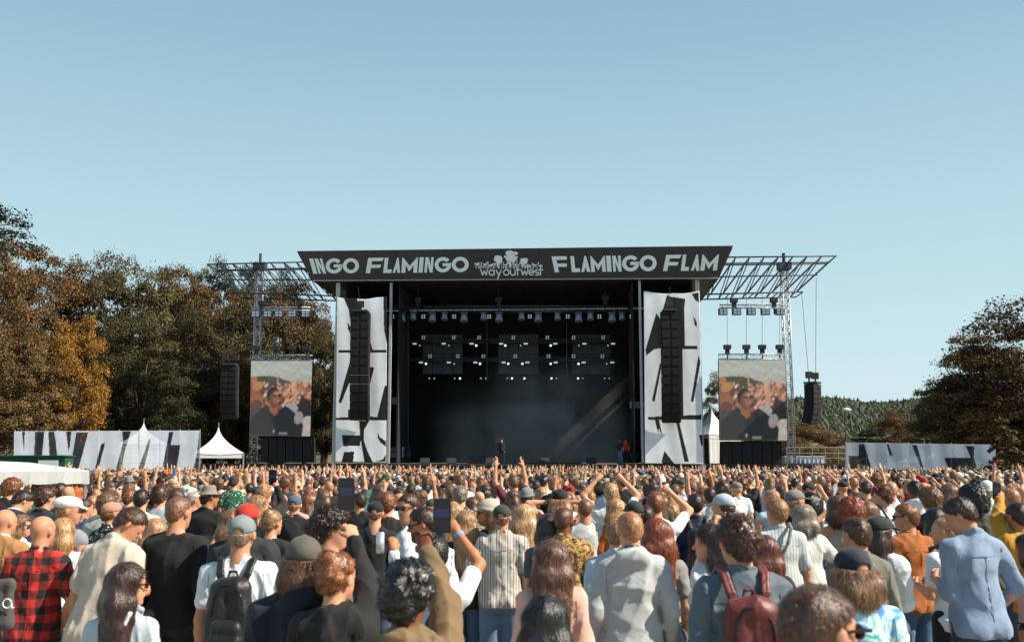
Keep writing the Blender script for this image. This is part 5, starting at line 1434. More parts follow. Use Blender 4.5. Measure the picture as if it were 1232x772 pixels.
# branch of a near tree reaching in at the upper left
me, C, R = crown_mesh('foliage', 21, 5.4, 3.0, 0, 4200, .12, LM['dark'], clumps=24)
r = empty('near_tree', (P(-40, 270, 30).x, 30, 0), 0, 'dark leafy branch of a near tree reaching in at the upper left', 'tree')
tz = P(-40, 290, 30).z
c = mkobj('crown', me, r); c.location = (.35, 0, tz - .4); c.scale = (.76, 1, .52)
mm = MB(); mm.tube((-4.5, 1, 0), (-4.3, .8, tz), .3, 10, .2); mm.tube((-4.3, .8, tz - .3), (-1.5, .2, tz + .4), .12, 7, .06)
for i in range(9): a_ = C[i * 2]; mm.tube((-1.8, .2, tz + .2), (a_[0] * .76 + .35, a_[1], a_[2] * .52 + tz - .4), .04, 5, .012)
mm.build('trunk', BARK, r, True)

# wooded hill far off to the right
def hill(name, x0, x1, pts, Y, depth, mat):
    vs = []; nx_, ny_ = 90, 14
    for j in range(ny_ + 1):
        for i in range(nx_ + 1):
            px = x0 + (x1 - x0) * i / nx_
            yy = np.interp(px, [p[0] for p in pts], [p[1] for p in pts]); top = P(px, yy, Y)
            q = j / ny_; h_ = math.sin(min(1, q * 1.6) * math.pi / 2) if q < .625 else 1 - (q - .625) * .5
            vs.append((top.x * (1 + (q - .625) * depth / Y), Y + (q - .625) * depth, max(-1, top.z * h_ + math.sin(px * .11 + j) * 1.2) if j else -1))
    fs = [(j * (nx_ + 1) + i, j * (nx_ + 1) + i + 1, (j + 1) * (nx_ + 1) + i + 1, (j + 1) * (nx_ + 1) + i) for j in range(ny_) for i in range(nx_)]
    me = mkmesh(name, vs, fs, mat); o = mkobj(name, me); tag(o, kind='structure'); return vs
hm, t, b = newmat('far_woodland'); k = ramp(t, noise(t, coord(t), .06, 6, .7), [(.35, lin('343a2c')), (.6, lin('5c5a3c')), (.8, lin('7a6f4a'))]); t.links.new(k, b.inputs['Base Color']); b.inputs['Roughness'].default_value = 1
hp = [(840, 512), (900, 500), (965, 490), (990, 489), (1020, 492), (1050, 496), (1080, 494), (1110, 491), (1160, 482), (1300, 478)]
hill('hill', 820, 1400, hp, 420, 300, hm)
hill('hill', -700, 830, [(-700, 470), (0, 490), (400, 500), (840, 514)], 430, 260, hm)
wr = np.random.default_rng(4); N_ = 8500; V_ = []; F_ = []
for i in range(N_):
    px = wr.uniform(825, 1260); q = wr.uniform(.12, .66) ** 1; yy = np.interp(px, [p[0] for p in hp], [p[1] for p in hp]); top = P(px, yy, 420)
    Yy = 420 + (q - .625) * 300; h_ = math.sin(min(1, q * 1.6) * math.pi / 2); x = top.x * (1 + (q - .625) * 300 / 420); z = top.z * h_
    hh, ww = wr.uniform(2.2, 4.6), wr.uniform(1.6, 3.0); n0 = len(V_); rr = wr.random()
    if rr < .12: V_ += [(x - ww * .6, Yy, z), (x + ww * .6, Yy, z), (x, Yy - ww * .5, z), (x, Yy + ww * .6, z), (x, Yy, z + hh)]; F_ += [(n0, n0 + 2, n0 + 4), (n0 + 2, n0 + 1, n0 + 4), (n0 + 1, n0 + 3, n0 + 4), (n0 + 3, n0, n0 + 4)]
    else:
        hh *= .75
        V_ += [(x - ww, Yy, z + hh * .5), (x + ww, Yy, z + hh * .45), (x, Yy - ww, z + hh * .5), (x, Yy + ww, z + hh * .5), (x, Yy, z + hh), (x, Yy, z)]; F_ += [(n0, n0 + 2, n0 + 4), (n0 + 2, n0 + 1, n0 + 4), (n0 + 1, n0 + 3, n0 + 4), (n0 + 3, n0, n0 + 4), (n0, n0 + 5, n0 + 2), (n0 + 2, n0 + 5, n0 + 1)]
wm = leafmat('hazed_tree_leaves', lin('2a3226'), lin('3f4632'), lin('5a5a42'))  # distance haze tinted into the greyed, low-contrast leaf colours
o = mkobj('distant_trees', mkmesh('distant_trees', V_, F_, wm, False)); tag(o, 'far wooded hillside of small pines and leafy trees', 'trees', kind='stuff')

# ------------------------------------------------------------------ printed fences
NAVY = lin('161b2b'); FW = (0.60, 0.66, 0.74)
def fence(pts, off, zoomf, polys, label, npanel, seed, color=FW):
    q = [P(x, y, Y) for x, y, Y in pts]; q[0].z = q[1].z = 0.02
    root = empty('fence', (q[0] + q[1]) / 2, 0, label, 'fence', 'lettered fences beside the stage'); root.location.z = 0
    qq = [p - root.location for p in q]
    fn = poly_paint(polys, color)
    for i in range(npanel):
        a_, b_ = i / npanel, (i + 1) / npanel
        cr = [qq[0].lerp(qq[1], a_), qq[0].lerp(qq[1], b_), qq[3].lerp(qq[2], b_), qq[3].lerp(qq[2], a_)]
        def paint(U, V, a_=a_, b_=b_): return fn(a_ + (b_ - a_) * U, V)
        rp = random.Random(seed + i); p1, p2 = rp.random() * 6, rp.random() * 6
        def disp(U, V): return (0.009 * np.sin(7 * U + p1 + 3 * V) + 0.007 * np.sin(11 * V + p2))[..., None] * np.array([0, 1, 0])
        sheet('banner_panel', cr, 44, 74, MT['mesh_print'], paint, disp, root)
    for i in range(npanel + 1):
        mm = MB(); p = qq[0].lerp(qq[1], i / npanel); tt = qq[3].lerp(qq[2], i / npanel); mm.tube(p + Vector((0, .12, 0)), tt + Vector((0, .12, .08)), .035, 6); mm.build('post', MT['alu'], root)
    for k_ in (.02, .5, .99):
        mm = MB(); mm.tube(qq[0].lerp(qq[3], k_) + Vector((0, .1, 0)), qq[1].lerp(qq[2], k_) + Vector((0, .1, 0)), .025, 5); mm.build('rail', MT['alu'], root)
    return root
# traced in the zoomed crop (origin 10,505, scale 4.107); the fence runs 17..240
LF = lambda pts: norm([(10 + x / 4.107, 505 + y / 4.107) for x, y in pts], 17, 240, 518, 578)
lf = [LF([(130, 55), (175, 55), (160, 190), (125, 190)]), LF([(193, 55), (222, 55), (248, 190), (246, 260), (205, 200)]), LF([(66, 55), (80, 55), (78, 130), (72, 95)]),
      LF([(330, 60), (388, 60), (372, 110), (345, 190), (330, 255), (298, 255), (310, 160)]), LF([(280, 56), (305, 56), (300, 110), (292, 130), (286, 90)]),
      LF([(452, 105), (470, 98), (468, 115), (420, 260), (405, 260)]), LF([(557, 55), (600, 55), (570, 130), (545, 240), (520, 260), (530, 190), (560, 100)]),
      LF([(690, 85), (698, 90), (660, 220), (648, 260), (632, 260), (640, 195)]), LF([(790, 60), (812, 60), (798, 110), (848, 110), (838, 160), (820, 240), (760, 260), (740, 255), (765, 170)]),
      LF([(943, 58), (943, 200), (900, 240), (925, 170), (938, 110)])]
fence([(17, 578, 66), (240, 578, 68), (240, 517.5, 68), (17, 518.5, 66)], 0, None, [(p, NAVY) for p in lf], 'long pale banner fence printed with dark slanted letters left of the stage', 9, 1)
RF = lambda pts: norm([(1010 + x / 5.55, 520 + y / 5.55) for x, y in pts], 1018, 1198, 531, 590)
rf = [RF([(132, 68), (168, 68), (200, 170), (245, 300), (240, 400), (100, 400), (78, 260), (60, 145), (130, 145)]), RF([(318, 66), (335, 66), (345, 95), (370, 150), (352, 130), (345, 150)]),
      RF([(490, 70), (525, 70), (560, 190), (610, 320), (600, 400), (590, 320), (540, 190)]), RF([(705, 146), (880, 148), (848, 70), (905, 75), (900, 140), (925, 230), (1000, 300), (960, 400), (915, 300), (912, 244), (738, 242)]),
      RF([(1030, 70), (1060, 75), (1000, 120), (980, 100)])]
fence([(1018, 590, 68), (1198, 590, 66), (1198, 534.5, 66), (1018, 532, 68)], 0, None, [(p, NAVY) for p in rf], 'long pale banner fence printed with dark slanted letters right of the stage', 7, 40)

# ------------------------------------------------------------------ tents
TW = solid('tent_canvas', (0.52, 0.53, 0.52), 0.75, var=.06, sc=1.2, bmp=.2, bd=.03)
def pagoda(x, ytip, Y, wpx, yeave, label, wall=True):
    tip = P(x, ytip, Y); wd = wpx * Y / FPX / 2; ze = P(x, yeave, Y).z
    r = empty('tent', (tip.x, Y, 0), rng.uniform(.2, .5), label, 'tent', 'white peaked tents behind the field')
    mm = MB(); n = 9; H_ = tip.z - ze; rings = []
    for j in range(n + 1):
        q = j / n; w_ = wd * (1 - q) ** 1.7 * 1.0 + .04; z = ze + H_ * q
        ring_ = []
        for k_ in range(16):
            a_ = 2 * math.pi * k_ / 16 + math.pi / 4; c_, s_ = math.cos(a_), math.sin(a_); sq = 1 / max(abs(c_), abs(s_)); sq = 1 + (sq - 1) * (1 - q * .6)
            ring_.append((w_ * c_ * sq, w_ * s_ * sq, z - (.15 if k_ % 4 else 0) * (1 - q) * (abs(math.sin(2 * (a_ - math.pi / 4))) * .9)))
        rings += ring_
    mm.add(rings, [(j * 16 + k_, j * 16 + (k_ + 1) % 16, (j + 1) * 16 + (k_ + 1) % 16, (j + 1) * 16 + k_) for j in range(n) for k_ in range(16)])
    mm.build('roof', TW, r, False)
    mm = MB(); mm.tube((0, 0, tip.z - .1), (0, 0, tip.z + .35), .04); mm.build('finial', MT['alu'], r)
    for s_ in range(4):
        a_ = math.pi / 4 + s_ * math.pi / 2; c = Vector((math.cos(a_), math.sin(a_), 0)) * wd * 1.414
        mm = MB(); mm.tube(c, c + Vector((0, 0, ze)), .06); mm.build('pole', MT['alu'], r)
        c2 = Vector((math.cos(a_ + math.pi / 2), math.sin(a_ + math.pi / 2), 0)) * wd * 1.414
        mm = MB(); mm.add([c + Vector((0, 0, ze - .35)), c2 + Vector((0, 0, ze - .35)), c2 + Vector((0, 0, ze)), c + Vector((0, 0, ze))], [(0, 1, 2, 3)]); o = mm.build('valance', TW, r)
        if wall and s_ != 1:
            pts = []
            for i in range(25):
                q = i / 24; p = c.lerp(c2, q) * (.985 + .008 * math.sin(i * 2.1)); pts += [p, p + Vector((0, 0, ze - .3))]
            mm = MB(); mm.add(pts, [(2 * i, 2 * i + 2, 2 * i + 3, 2 * i + 1) for i in range(24)]); mm.build('side_wall', TW, r)
    return r
pagoda(263, 514, 71.5, 56, 545, 'white peaked tent between the left fence and the left video screen', False)
pagoda(173, 509, 71.5, 54, 534, 'white peaked tent showing through and above the left lettered fence')
pagoda(856, 492, 84, 50, 523, 'white peaked tent between the right banner and the right screen')
pagoda(1112, 533, 84, 44, 556, 'white peaked tent showing faintly behind the right lettered fence')
r = empty('marquee', (P(122, 560, 86).x, 86, 0), 0, 'low flat white marquee seen faintly behind the left fence', 'tent')
mm = MB(); mm.box((0, 0, 1.2), (6, 3, 2.4)); mm.build('side_wall', TW, r); mm = MB(); mm.hexa([(-3.2, -1.7, 2.4), (3.2, -1.7, 2.4), (3.2, 1.7, 2.4), (-3.2, 1.7, 2.4), (-3.2, -.1, 3.0), (3.2, -.1, 3.0), (3.2, .1, 3.0), (-3.2, .1, 3.0)]); mm.build('roof', TW, r)
# near white canopy at the left
c0 = P(-45, 572, 16.5); r = empty('canopy', (c0.x, 17.5, 0), .40, 'low white stall canopy at the left edge above the crowd', 'canopy')
zb, zt, zm = P(0, 583, 16).z, P(0, 567, 16).z, P(0, 556, 17.5).z
mm = MB(); hw_ = P(60, 570, 16.3).x - c0.x
mm.add([(-hw_, -1.4, zt), (hw_, -1.4, zt), (hw_, 1.4, zt), (-hw_, 1.4, zt), (-hw_ * .4, 0, zm + .05), (hw_ * .35, 0, zm)], [(0, 1, 5, 4), (1, 2, 5), (2, 3, 4, 5), (3, 0, 4)]); mm.build('roof', TW, r)
for a_, b_ in (((-hw_, -1.4), (hw_, -1.4)), ((hw_, -1.4), (hw_, 1.4)), ((-hw_, 1.4), (hw_, 1.4)), ((-hw_, -1.4), (-hw_, 1.4))):
    pts = []
    for i in range(25):
        q = i / 24; x, y = a_[0] + (b_[0] - a_[0]) * q, a_[1] + (b_[1] - a_[1]) * q; w_ = .012 * math.sin(i * 1.7); pts += [(x + w_, y + w_, zb + .01 * math.sin(i * 2.3)), (x, y, zt)]
    mm = MB(); mm.add(pts, [(2 * i, 2 * i + 2, 2 * i + 3, 2 * i + 1) for i in range(24)]); mm.build('valance', TW, r)
for x in (-hw_ + .05, hw_ - .05):
    for y in (-1.33, 1.33): mm = MB(); mm.tube((x, y, 0), (x, y, zt), .025); mm.build('pole', MT['alu'], r)
# green stall behind the fence
p = P(40, 560, 62); r = empty('market_stall', (p.x, 62, 0), 0, 'dark green stall with a small white sign before the left fence', 'stall')
mm = MB(); mm.box((0, 0, 1.3), (4.4, 1.2, 2.55)); mm.build('body', MT['green'], r); mm = MB(); mm.box((1.2, -.63, 1.9), (1.2, .05, .9)); mm.build('sign_board', MT['white'], r)
mm = MB(); mm.box((0, 0, 2.62), (4.6, 1.4, .08)); mm.build('roof', MT['green'], r)
# lamp post
p = P(1016, 494, 90); r = empty('lamp_post', (p.x, 90, 0), 0, 'thin lamp post with a pale head before the wooded hill', 'lamp post')
mm = MB(); mm.tube((0, 0, 0), (0, 0, p.z), .08, 8, .05); mm.build('pole', MT['steel'], r); mm = MB(); mm.ball((.2, 0, p.z + .1), (.42, .25, .16), 12, 8); mm.build('lamp_head', MT['white'], r, True)
# ------------------------------------------------------------------ people of the photograph
SKIN = {'l': lin('d8a584'), 'r': lin('c99676'), 't': lin('b6825e'), 'b': lin('7d4c31'), 'd': lin('4c2f20')}
HAIR = {'blond': lin('a8835c'), 'lblond': lin('c4a47c'), 'dblond': lin('77593f'), 'brown': lin('4e3424'), 'dbrown': lin('2e1e16'), 'black': lin('100d0c'),
        'ginger': lin('84542f'), 'auburn': lin('62301d'), 'grey': lin('86827a'), 'white': lin('b8b4ac'), 'red': lin('7c3a1e')}
HAIR.update(brown=lin('523524'), dbrown=lin('35211a'), auburn=lin('6a2f1a'), red=lin('8a4422'))
SKIN = {k: tuple(c * .80 for c in v) for k, v in SKIN.items()}; HAIR = {k: tuple(c * .85 for c in v) for k, v in HAIR.items()}
lin0 = lin
def lin(h): return tuple(c * .84 for c in lin0(h))
PG = 'people standing in the festival crowd'
def lens_parts(root, hc, Rh):
    def Hd(x, y, z): return Vector(hc + Rh @ v3(x, y, z))
    ux, uy, uz = Vector(Rh[:, 0]), Vector(Rh[:, 1]), Vector(Rh[:, 2])
    m = MB(); m.box(Hd(0, .099, .014), (.12, .005, .010), ux, uy, uz)
    for s_ in (-1, 1): m.box(Hd(s_ * .074, .05, .014), (.005, .115, .009), ux, uy, uz)
    fr = m.build('sunglasses', M['dark_plastic'], root)
    for s_ in (-1, 1):
        m = MB(); m.ball((0, 0, 0), (.028, .006, .022), 12, 6); l_ = m.build('lens', M['dark_plastic'], fr, True)
        l_.matrix_basis = Matrix.Translation(Hd(s_ * .033, .097, .006)) @ Matrix(Rh.tolist()).to_4x4()
def buzzc(hair, c, sk): return tuple(a * .62 + b * .38 for a, b in zip(c, sk)) if hair == 'buzz' else c
def put_parts(root, r, o, share=None):
    cs = {'body': SKIN[o.get('skin', 'l')], 'hair': buzzc(o.get('hair'), HAIR[o.get('hc', 'brown')], SKIN[o.get('skin', 'l')]), 'beard': HAIR[o.get('hc', 'brown')], 'shoe': lin(o.get('shoec', '9a9690'))}
    tc, bc, cc = lin(o.get('tc', '888888')), lin(o.get('bc', '3a4c66')), lin(o.get('cc', '22252a'))
    for k, v in r.items():
        if k[0] == '_' or len(v[0]) == 0: continue
        nm = 'shoe' if k.startswith('shoe') else k
        col = cs.get(nm) or (bc if nm in ('trousers', 'shorts', 'skirt') else cc if nm in ('cap', 'hat', 'beanie') else tc)
        mkobj(nm, mkmesh(nm, v[0], v[1], M[v[2]]), root, col)
def bag_strap(root, r, o, col, name='shoulder_bag', side=1, pouch=True, lab=''):
    T = r['_T']; t = r['_t'] + .012; g = o.get('girth', 1.0)
    b = empty(name, root.location, root.rotation_euler.z, lab, 'bag'); b.scale = root.scale
    pts = [(-.095, -.01, 1.535), (-.085, -.085, 1.50), (-.045, -.118, 1.42), (.02, -.125, 1.30), (.09, -.118, 1.16), (.15, -.07, 1.02), (.172, .0, .99), (.15, .07, 1.03), (.09, .112, 1.16), (.02, .125, 1.30), (-.045, .11, 1.43), (-.085, .065, 1.50), (-.095, -.01, 1.535)]
    def q(p): z = T(side * p[0] * g + (t * p[0] / .17), p[1] * g + math.copysign(t, p[1]), p[2] + (t if p[2] > 1.49 else 0)); return z
    F = Field(np.min([q(p) for p in pts], 0) - .06, np.max([q(p) for p in pts], 0) + .06, max(.0075, o.get('res', .012) * .75))
    for a, c in zip(pts, pts[1:]): F.cap(q(a), q(c), .016, None, .008)
    V, Q = F.mesh(); mkobj('strap', mkmesh('strap', V, Q, M['nylon']), b, lin(col))
    if pouch:
        F = Field(q(pts[6]) - .16, q(pts[6]) + .16, .012); c = q(pts[6]) + v3(side * .03, 0, -.03)
        F.cap(c + v3(0, -.06, 0), c + v3(0, .06, 0), .055, None, .01); F.cap(c + v3(0, -.06, -.05), c + v3(0, .06, -.05), .05, None, .02)
        V, Q = F.mesh(); mkobj('pouch', mkmesh('pouch', V, Q, M['nylon']), b, lin(col))
def backpack(root, r, o, col, lab, big=1.0):
    T = r['_T']; t = r['_t']; Rl = r['_Rl']; g = o.get('girth', 1.0)
    b = empty('backpack', root.location, root.rotation_euler.z, lab, 'backpack', 'backpacks worn in the crowd'); b.scale = root.scale
    res = max(.009, o.get('res', .01)); y0 = -(.105 * g + t)
    c = T(0, y0 - .07, 1.20); F = Field(c - .36, c + .36, res)
    for x_ in (-.07, .07):
        F.cap(T(x_ * big, y0 - .06, 1.04), T(x_ * .85 * big, y0 - .055, 1.34), .085, .07, .05)
    F.ell(T(0, y0 - .06, 1.37), (.12 * big, .06, .06), Rl, .04); F.rough(folds(o.get('seed', 1) + 9, .012, 12, 30), .03)
    V, Q = F.mesh(); mkobj('bag_body', mkmesh('bag_body', V, Q, M['nylon']), b, lin(col))
    F = Field(c - .34, c + .34, res)
    F.cap(T(-.055, y0 - .135, 1.05), T(.055, y0 - .135, 1.05), .055, None, .02); F.cap(T(-.05, y0 - .13, 1.13), T(.05, y0 - .13, 1.13), .05, None, .03)
    F.rough(folds(o.get('seed', 1) + 3, .006), .03); V, Q = F.mesh(); mkobj('front_pocket', mkmesh('front_pocket', V, Q, M['nylon']), b, lin(col))
    F = Field(c - .34, c + .34, res); pts = [T(-.10, y0 - .13, 1.20), T(-.085, y0 - .125, 1.31), T(-.04, y0 - .12, 1.38), T(.04, y0 - .12, 1.38), T(.085, y0 - .125, 1.31), T(.10, y0 - .13, 1.20)]
    for a, d in zip(pts, pts[1:]): F.cap(a, d, .0085, None, .004)
    V, Q = F.mesh()
    if len(V): mkobj('zip_flap', mkmesh('zip_flap', V, Q, M['dark_plastic']), b)
    for s_ in (-1, 1):
        pts = [T(s_ * .06, y0 - .02, 1.36), T(s_ * .085, y0 - .005, 1.44), T(s_ * .10, -.06 * g - t * .6, 1.512 + t * .5), T(s_ * .105, .0, 1.525 + t), T(s_ * .11, .07 * g, 1.485 + t), T(s_ * .12, .105 * g + t, 1.38), T(s_ * .125, .10 * g + t, 1.22), T(s_ * .165 * g + s_ * t, .03, 1.10), T(s_ * .14, y0 - .0, 1.05)]
        F = Field(np.min(pts, 0) - .06, np.max(pts, 0) + .06, max(.008, res * .8))
        for a, d in zip(pts, pts[1:]):
            F.cap(a - v3(s_ * .012, 0, 0), d - v3(s_ * .012, 0, 0), .0125, None, .01); F.cap(a + v3(s_ * .012, 0, 0), d + v3(s_ * .012, 0, 0), .0125, None, .01)
        V, Q = F.mesh(); mkobj('strap', mkmesh('strap', V, Q, M['nylon']), b, lin(col))
    F = Field(T(0, y0, 1.42) - .12, T(0, y0, 1.42) + .12, .008); pts = [T(-.035, y0 - .02, 1.40), T(-.02, y0 - .02, 1.455), T(.02, y0 - .02, 1.455), T(.035, y0 - .02, 1.40)]
    for a, d in zip(pts, pts[1:]): F.cap(a, d, .008, None, .006)
    V, Q = F.mesh(); mkobj('handle', mkmesh('handle', V, Q, M['nylon']), b, lin(col))
PLACED = []          # (px, ytop, D, short description)
def person(x, yt, D, label, short, **o):
    top = P(x, yt, D); s = top.z / 1.80
    loc = Vector((top.x, D, 0)); rz = o.get('rz', 0.0)
    o.setdefault('res', min(.018, max(.008, D * .00155))); o.setdefault('ww', .0010 + .00034 * D); o.setdefault('wn', min(1.3, 8.5 / D) + .25); o.setdefault('legres', .016 if D < 9 else .024); o.setdefault('seed', len(PLACED) * 7 + 3); o.setdefault('hw', 1.0)
    for key in ('la', 'ra'):           # ('px', x, y, D): wrist held at a place
        if isinstance(o.get(key), tuple) and o[key][0] == 'px':
            q = P(*o[key][1:4]) - loc; c, sn = math.cos(-rz), math.sin(-rz)
            o[key] = ((( q.x * c - q.y * sn) / s, (q.x * sn + q.y * c) / s, q.z / s), o[key][4] if len(o[key]) > 4 else ((1 if key == 'ra' else -1) * .5, .2, -1))
    r = figure(o)
    hc, Rh = r['_head']
    zt = max([r[k][0][:, 2].max() for k in ('hair', 'cap', 'hat', 'beanie') if k in r and len(r[k][0])] or [hc[2] + .112])
    s = top.z / zt
    if not .80 < s < 1.16: print('SCALE', label, round(s, 2))
    root = empty('person', loc, rz, label, 'person', PG); root.scale = (s, s, s)
    # keep the head over its column: shift the feet by the head's own offset
    c, sn = math.cos(rz), math.sin(rz); root.location.x -= (hc[0] * c - hc[1] * sn) * s; root.location.y -= (hc[0] * sn + hc[1] * c) * s
    put_parts(root, r, o)
    if o.get('glasses'): lens_parts(root, hc, Rh)
    if o.get('bag'): backpack(root, r, o, *o['bag'])
    if o.get('strap'): bag_strap(root, r, o, *o['strap'])
    if o.get('top') in ('shirt', 'rolled', 'jacket', 'hoodie', 'long', 'tee') and D < 9.7 and 'lean' not in o:      # yoke, side and hem stitching lies on the cloth
        C, T = r['_C'], r['_T']; tc_ = tuple(c * .72 for c in lin(o.get('tc', '888888')))
        def surf(x, z):
            ys = np.arange(-.30, -.02, .004); f_ = C.at(np.stack([np.full(len(ys), x), ys, np.full(len(ys), z)], 1)); k = np.argmax(f_ < 0)
            return v3(x, ys[k] - .003, z) if f_[k] < 0 and k > 0 else None
        runs = []
        if o['top'] in ('shirt', 'rolled', 'jacket'): runs += [[(x, 1.385) for x in np.linspace(-.15, .15, 17)], [(x, .86) for x in np.linspace(-.12, .12, 13)]]
        if o['top'] in ('rolled', 'shirt'): runs += [[(.004, z) for z in np.linspace(1.38, .9, 20)]]
        if o['top'] in ('tee', 'long'): runs += [[(x, .895) for x in np.linspace(-.12, .12, 13)]]
        if o['top'] == 'hoodie': runs += [[(x, .90) for x in np.linspace(-.13, .13, 13)]]
        for sd in (-1, 1): runs.append([(sd * (r['_sh'] - .012 + .006 * math.sin(q * 3)), 1.44 - .17 * q) for q in np.linspace(0, 1, 10)])
        for rn_ in runs:
            pp = [q for q in (surf(*a) for a in rn_) if q is not None]; m = MB()
            for a, b_ in zip(pp, pp[1:]):
                if np.linalg.norm(a - b_) < .06: m.tube(a, b_, .0028, 4)
            if m.v: m.build('seam', M['cloth'], root, False, tc_)
    if o.get('under'):                 # pale shirt collar showing above the jacket
        F = Field(r['_nb'] - .13, r['_nb'] + .13, .009)
        for i in range(12):
            a, b_ = [2 * math.pi * j / 12 for j in (i, i + 1)]; q = [r['_nb'] + r['_Rl'] @ v3(.064 * math.cos(z), .062 * math.sin(z) + .004, .035 - .018 * math.sin(z)) for z in (a, b_)]; F.cap(q[0], q[1], .011, None, .01)
        V, Q = F.mesh(); mkobj('collar', mkmesh('collar', V, Q, M['cloth']), root, lin(o['under']))
    if o.get('band'):                  # wristband
        sd = o['band'][0]; W, E, _ = r['_hands']; a = W[sd] - unit(W[sd] - E[sd]) * .02; d = unit(W[sd] - E[sd])
        m = MB(); m.tube(a - d * .012, a + d * .012, .034, 14); m.build('wristband', M['cloth'], root, True, lin(o['band'][1]))
    PLACED.append((x, yt, D, short)); return root, r, s
def item(name, loc, label, cat): return empty(name, loc, 0, label, cat)

H = person
H(8, 613, 8.7, 'bald man in a camel jacket with a white collar at the left edge', 'the bald man in the camel jacket', hair='bald', skin='r', top='jacket', tc='a9794a', under='e8e8e4', yaw=-.5, girth=1.05)
H(28, 618, 10.4, 'woman with long light brown hair in a white top behind the bald men', 'the long haired woman between the bald men', sex='f', hair='long', hc='dblond', top='tee', tc='e6e8ea', yaw=-1.0, rz=-.5, glasses=1)
H(53, 621, 7.5, 'bald man in a red and black plaid flannel shirt at the lower left', 'the bald man in the plaid shirt', hair='bald', skin='r', top='shirt', up=1, tc='c8281c', tmat='plaid', yaw=-.35, girth=1.05, la='loose', ra='pocket', bc='3c5878', loose=1.1)
H(78, 621, 8.4, 'blonde woman in a white t-shirt and blue jeans beside the plaid shirt man', 'the blonde woman in jeans', sex='f', hair='long', hc='blond', top='tee', tc='eceef0', bc='6f8fae', hlen=.42, yaw=-.2, girth=1.05, strap=('22262c', 'shoulder_bag', 1, True, 'small dark bag on the blonde woman in white t-shirt and jeans'))
H(85, 596, 8.9, 'man in a white flat cap and grey vest looking right', 'the man in the white flat cap', cap='flat', cc='e2e0d8', hair='buzz', hc='dblond', skin='r', top='vest', tc='8a8e96', yaw=-1.1, rz=-.3, pitch=.1, under='f0f0f0')
H(158, 608, 7.4, 'man in a pale beige shirt bending his head down to the right', 'the man in the beige shirt', hair='short', hc='brown', skin='r', top='shirt', tc='cfc0ae', lean=.22, pitch=.55, yaw=-1.0, rz=-.35, la='down', ra='front', loose=1.3, girth=1.05)
H(156, 671, 5.3, 'woman with very long dark brown hair and sunglasses at the lower left', 'the woman with very long dark hair', sex='f', hair='wavy', hc='dbrown', top='tee', tc='b8c4cc', yaw=-.9, glasses=1, hlen=.52, hw=1.03, lean=.0, strap=('c4ccd2', 'shoulder_bag', -1, False, 'pale shoulder strap on the woman with very long dark hair'))
H(217, 596, 7.8, 'tall man with cropped hair in a black long sleeved shirt, seen from behind', 'the tall man in black', hair='buzz', hc='brown', skin='r', top='long', tc='0c0c0e', yaw=-.45, girth=1.0, loose=1.4, bc='1a1a1e', pitch=.05)
H(253, 583, 12, 'man in a grey brimmed hat and loose black shirt', 'the man in the grey brimmed hat', cap='hat', cc='8a857a', hair='short', hc='dbrown', skin='t', top='shirt', tc='101012', girth=1.15, yaw=-.7, rz=-.2)
H(189, 622, 8.6, 'woman with straight golden hair just left of the tall man in black', 'the golden haired woman', sex='f', hair='long', hc='blond', top='tee', tc='17181c', hlen=.4)
H(136, 603, 10.3, 'person in a peach cap and printed black jacket', 'the person in the peach cap', sex='f', cap='capback', cc='b98a72', hair='bun', hc='ginger', top='jacket', tc='141416', tmat='print', yaw=-.5, rz=-.4)
H(131, 588, 11.2, 'man with full brown hair in a pale grey t-shirt', 'the man in the pale grey t-shirt', hair='messy', hc='dblond', top='tee', tc='aeb2ae', girth=1.15, yaw=-.4)
H(57, 582, 11.6, 'brown haired man in a dark navy jacket facing right', 'the man in the navy jacket', hair='messy', hc='brown', top='jacket', tc='1a2230', yaw=-.7, girth=1.1)
H(29, 588, 11.2, 'dark haired man bowing his head, white collar over a navy vest', 'the man bowing his head', hair='short', hc='dbrown', top='jacket', tc='1c2438', under='e4e6ea', yaw=-.9, pitch=.5, lean=.12)
H(16, 573, 13.6, 'tall curly ginger haired man in a black jacket before the canopy', 'the tall curly haired man', hair='curly', hc='ginger', top='jacket', tc='0f0f12', yaw=-.8, pitch=.2)
H(83, 585, 14, 'bald man in navy behind the white flat cap', 'the bald man in navy', hair='bald', skin='r', top='tee', tc='1a2030')
H(74, 580, 15, 'man with thick dark hair in black near the canopy corner', 'the thick haired man in black', hair='short', hc='dbrown', top='tee', tc='121214')
H(103, 599, 11.9, 'short man with brown hair and a blue denim collar', 'the man with the denim collar', hair='short', hc='brown', top='shirt', tc='33446a', yaw=-.8, skin='r')
H(113, 595, 13, 'man with cropped ginger hair in an olive t-shirt', 'the cropped ginger man', hair='buzz', hc='ginger', top='tee', tc='5c5c4a', skin='r')
H(171, 587, 12, 'dark haired man in a pale grey printed t-shirt', 'the man in the printed grey t-shirt', hair='short', hc='dbrown', top='tee', tc='b4b6b2', tmat='cloth', strap=('16181a', 'shoulder_bag', 1, False, 'thin black strap on the man in pale grey printed shirt'))
H(194, 580, 12.2, 'tall man in a light blue grey t-shirt with a black cross strap', 'the man with the black cross strap', hair='messy', hc='brown', top='tee', tc='a4b0b8', girth=1.08, strap=('101114', 'shoulder_bag', 1, True, 'black cross body bag on the tall man in light blue grey'))
H(156, 586, 15, 'ginger haired person in a red top', 'the ginger person in red', hair='messy', hc='ginger', top='tee', tc='b01c18')
H(213, 584, 13, 'woman with curly light brown hair in a teal tie dye top', 'the curly haired woman in teal', sex='f', hair='wavy', hc='brown', hlen=.25, top='tee', tc='4a8a94', tmat='tiedye')
H(235, 590, 14, 'old man with white hair turned to the right', 'the white haired old man', hair='short', hc='white', skin='r', top='tee', tc='c8ccd4', yaw=-1.2)
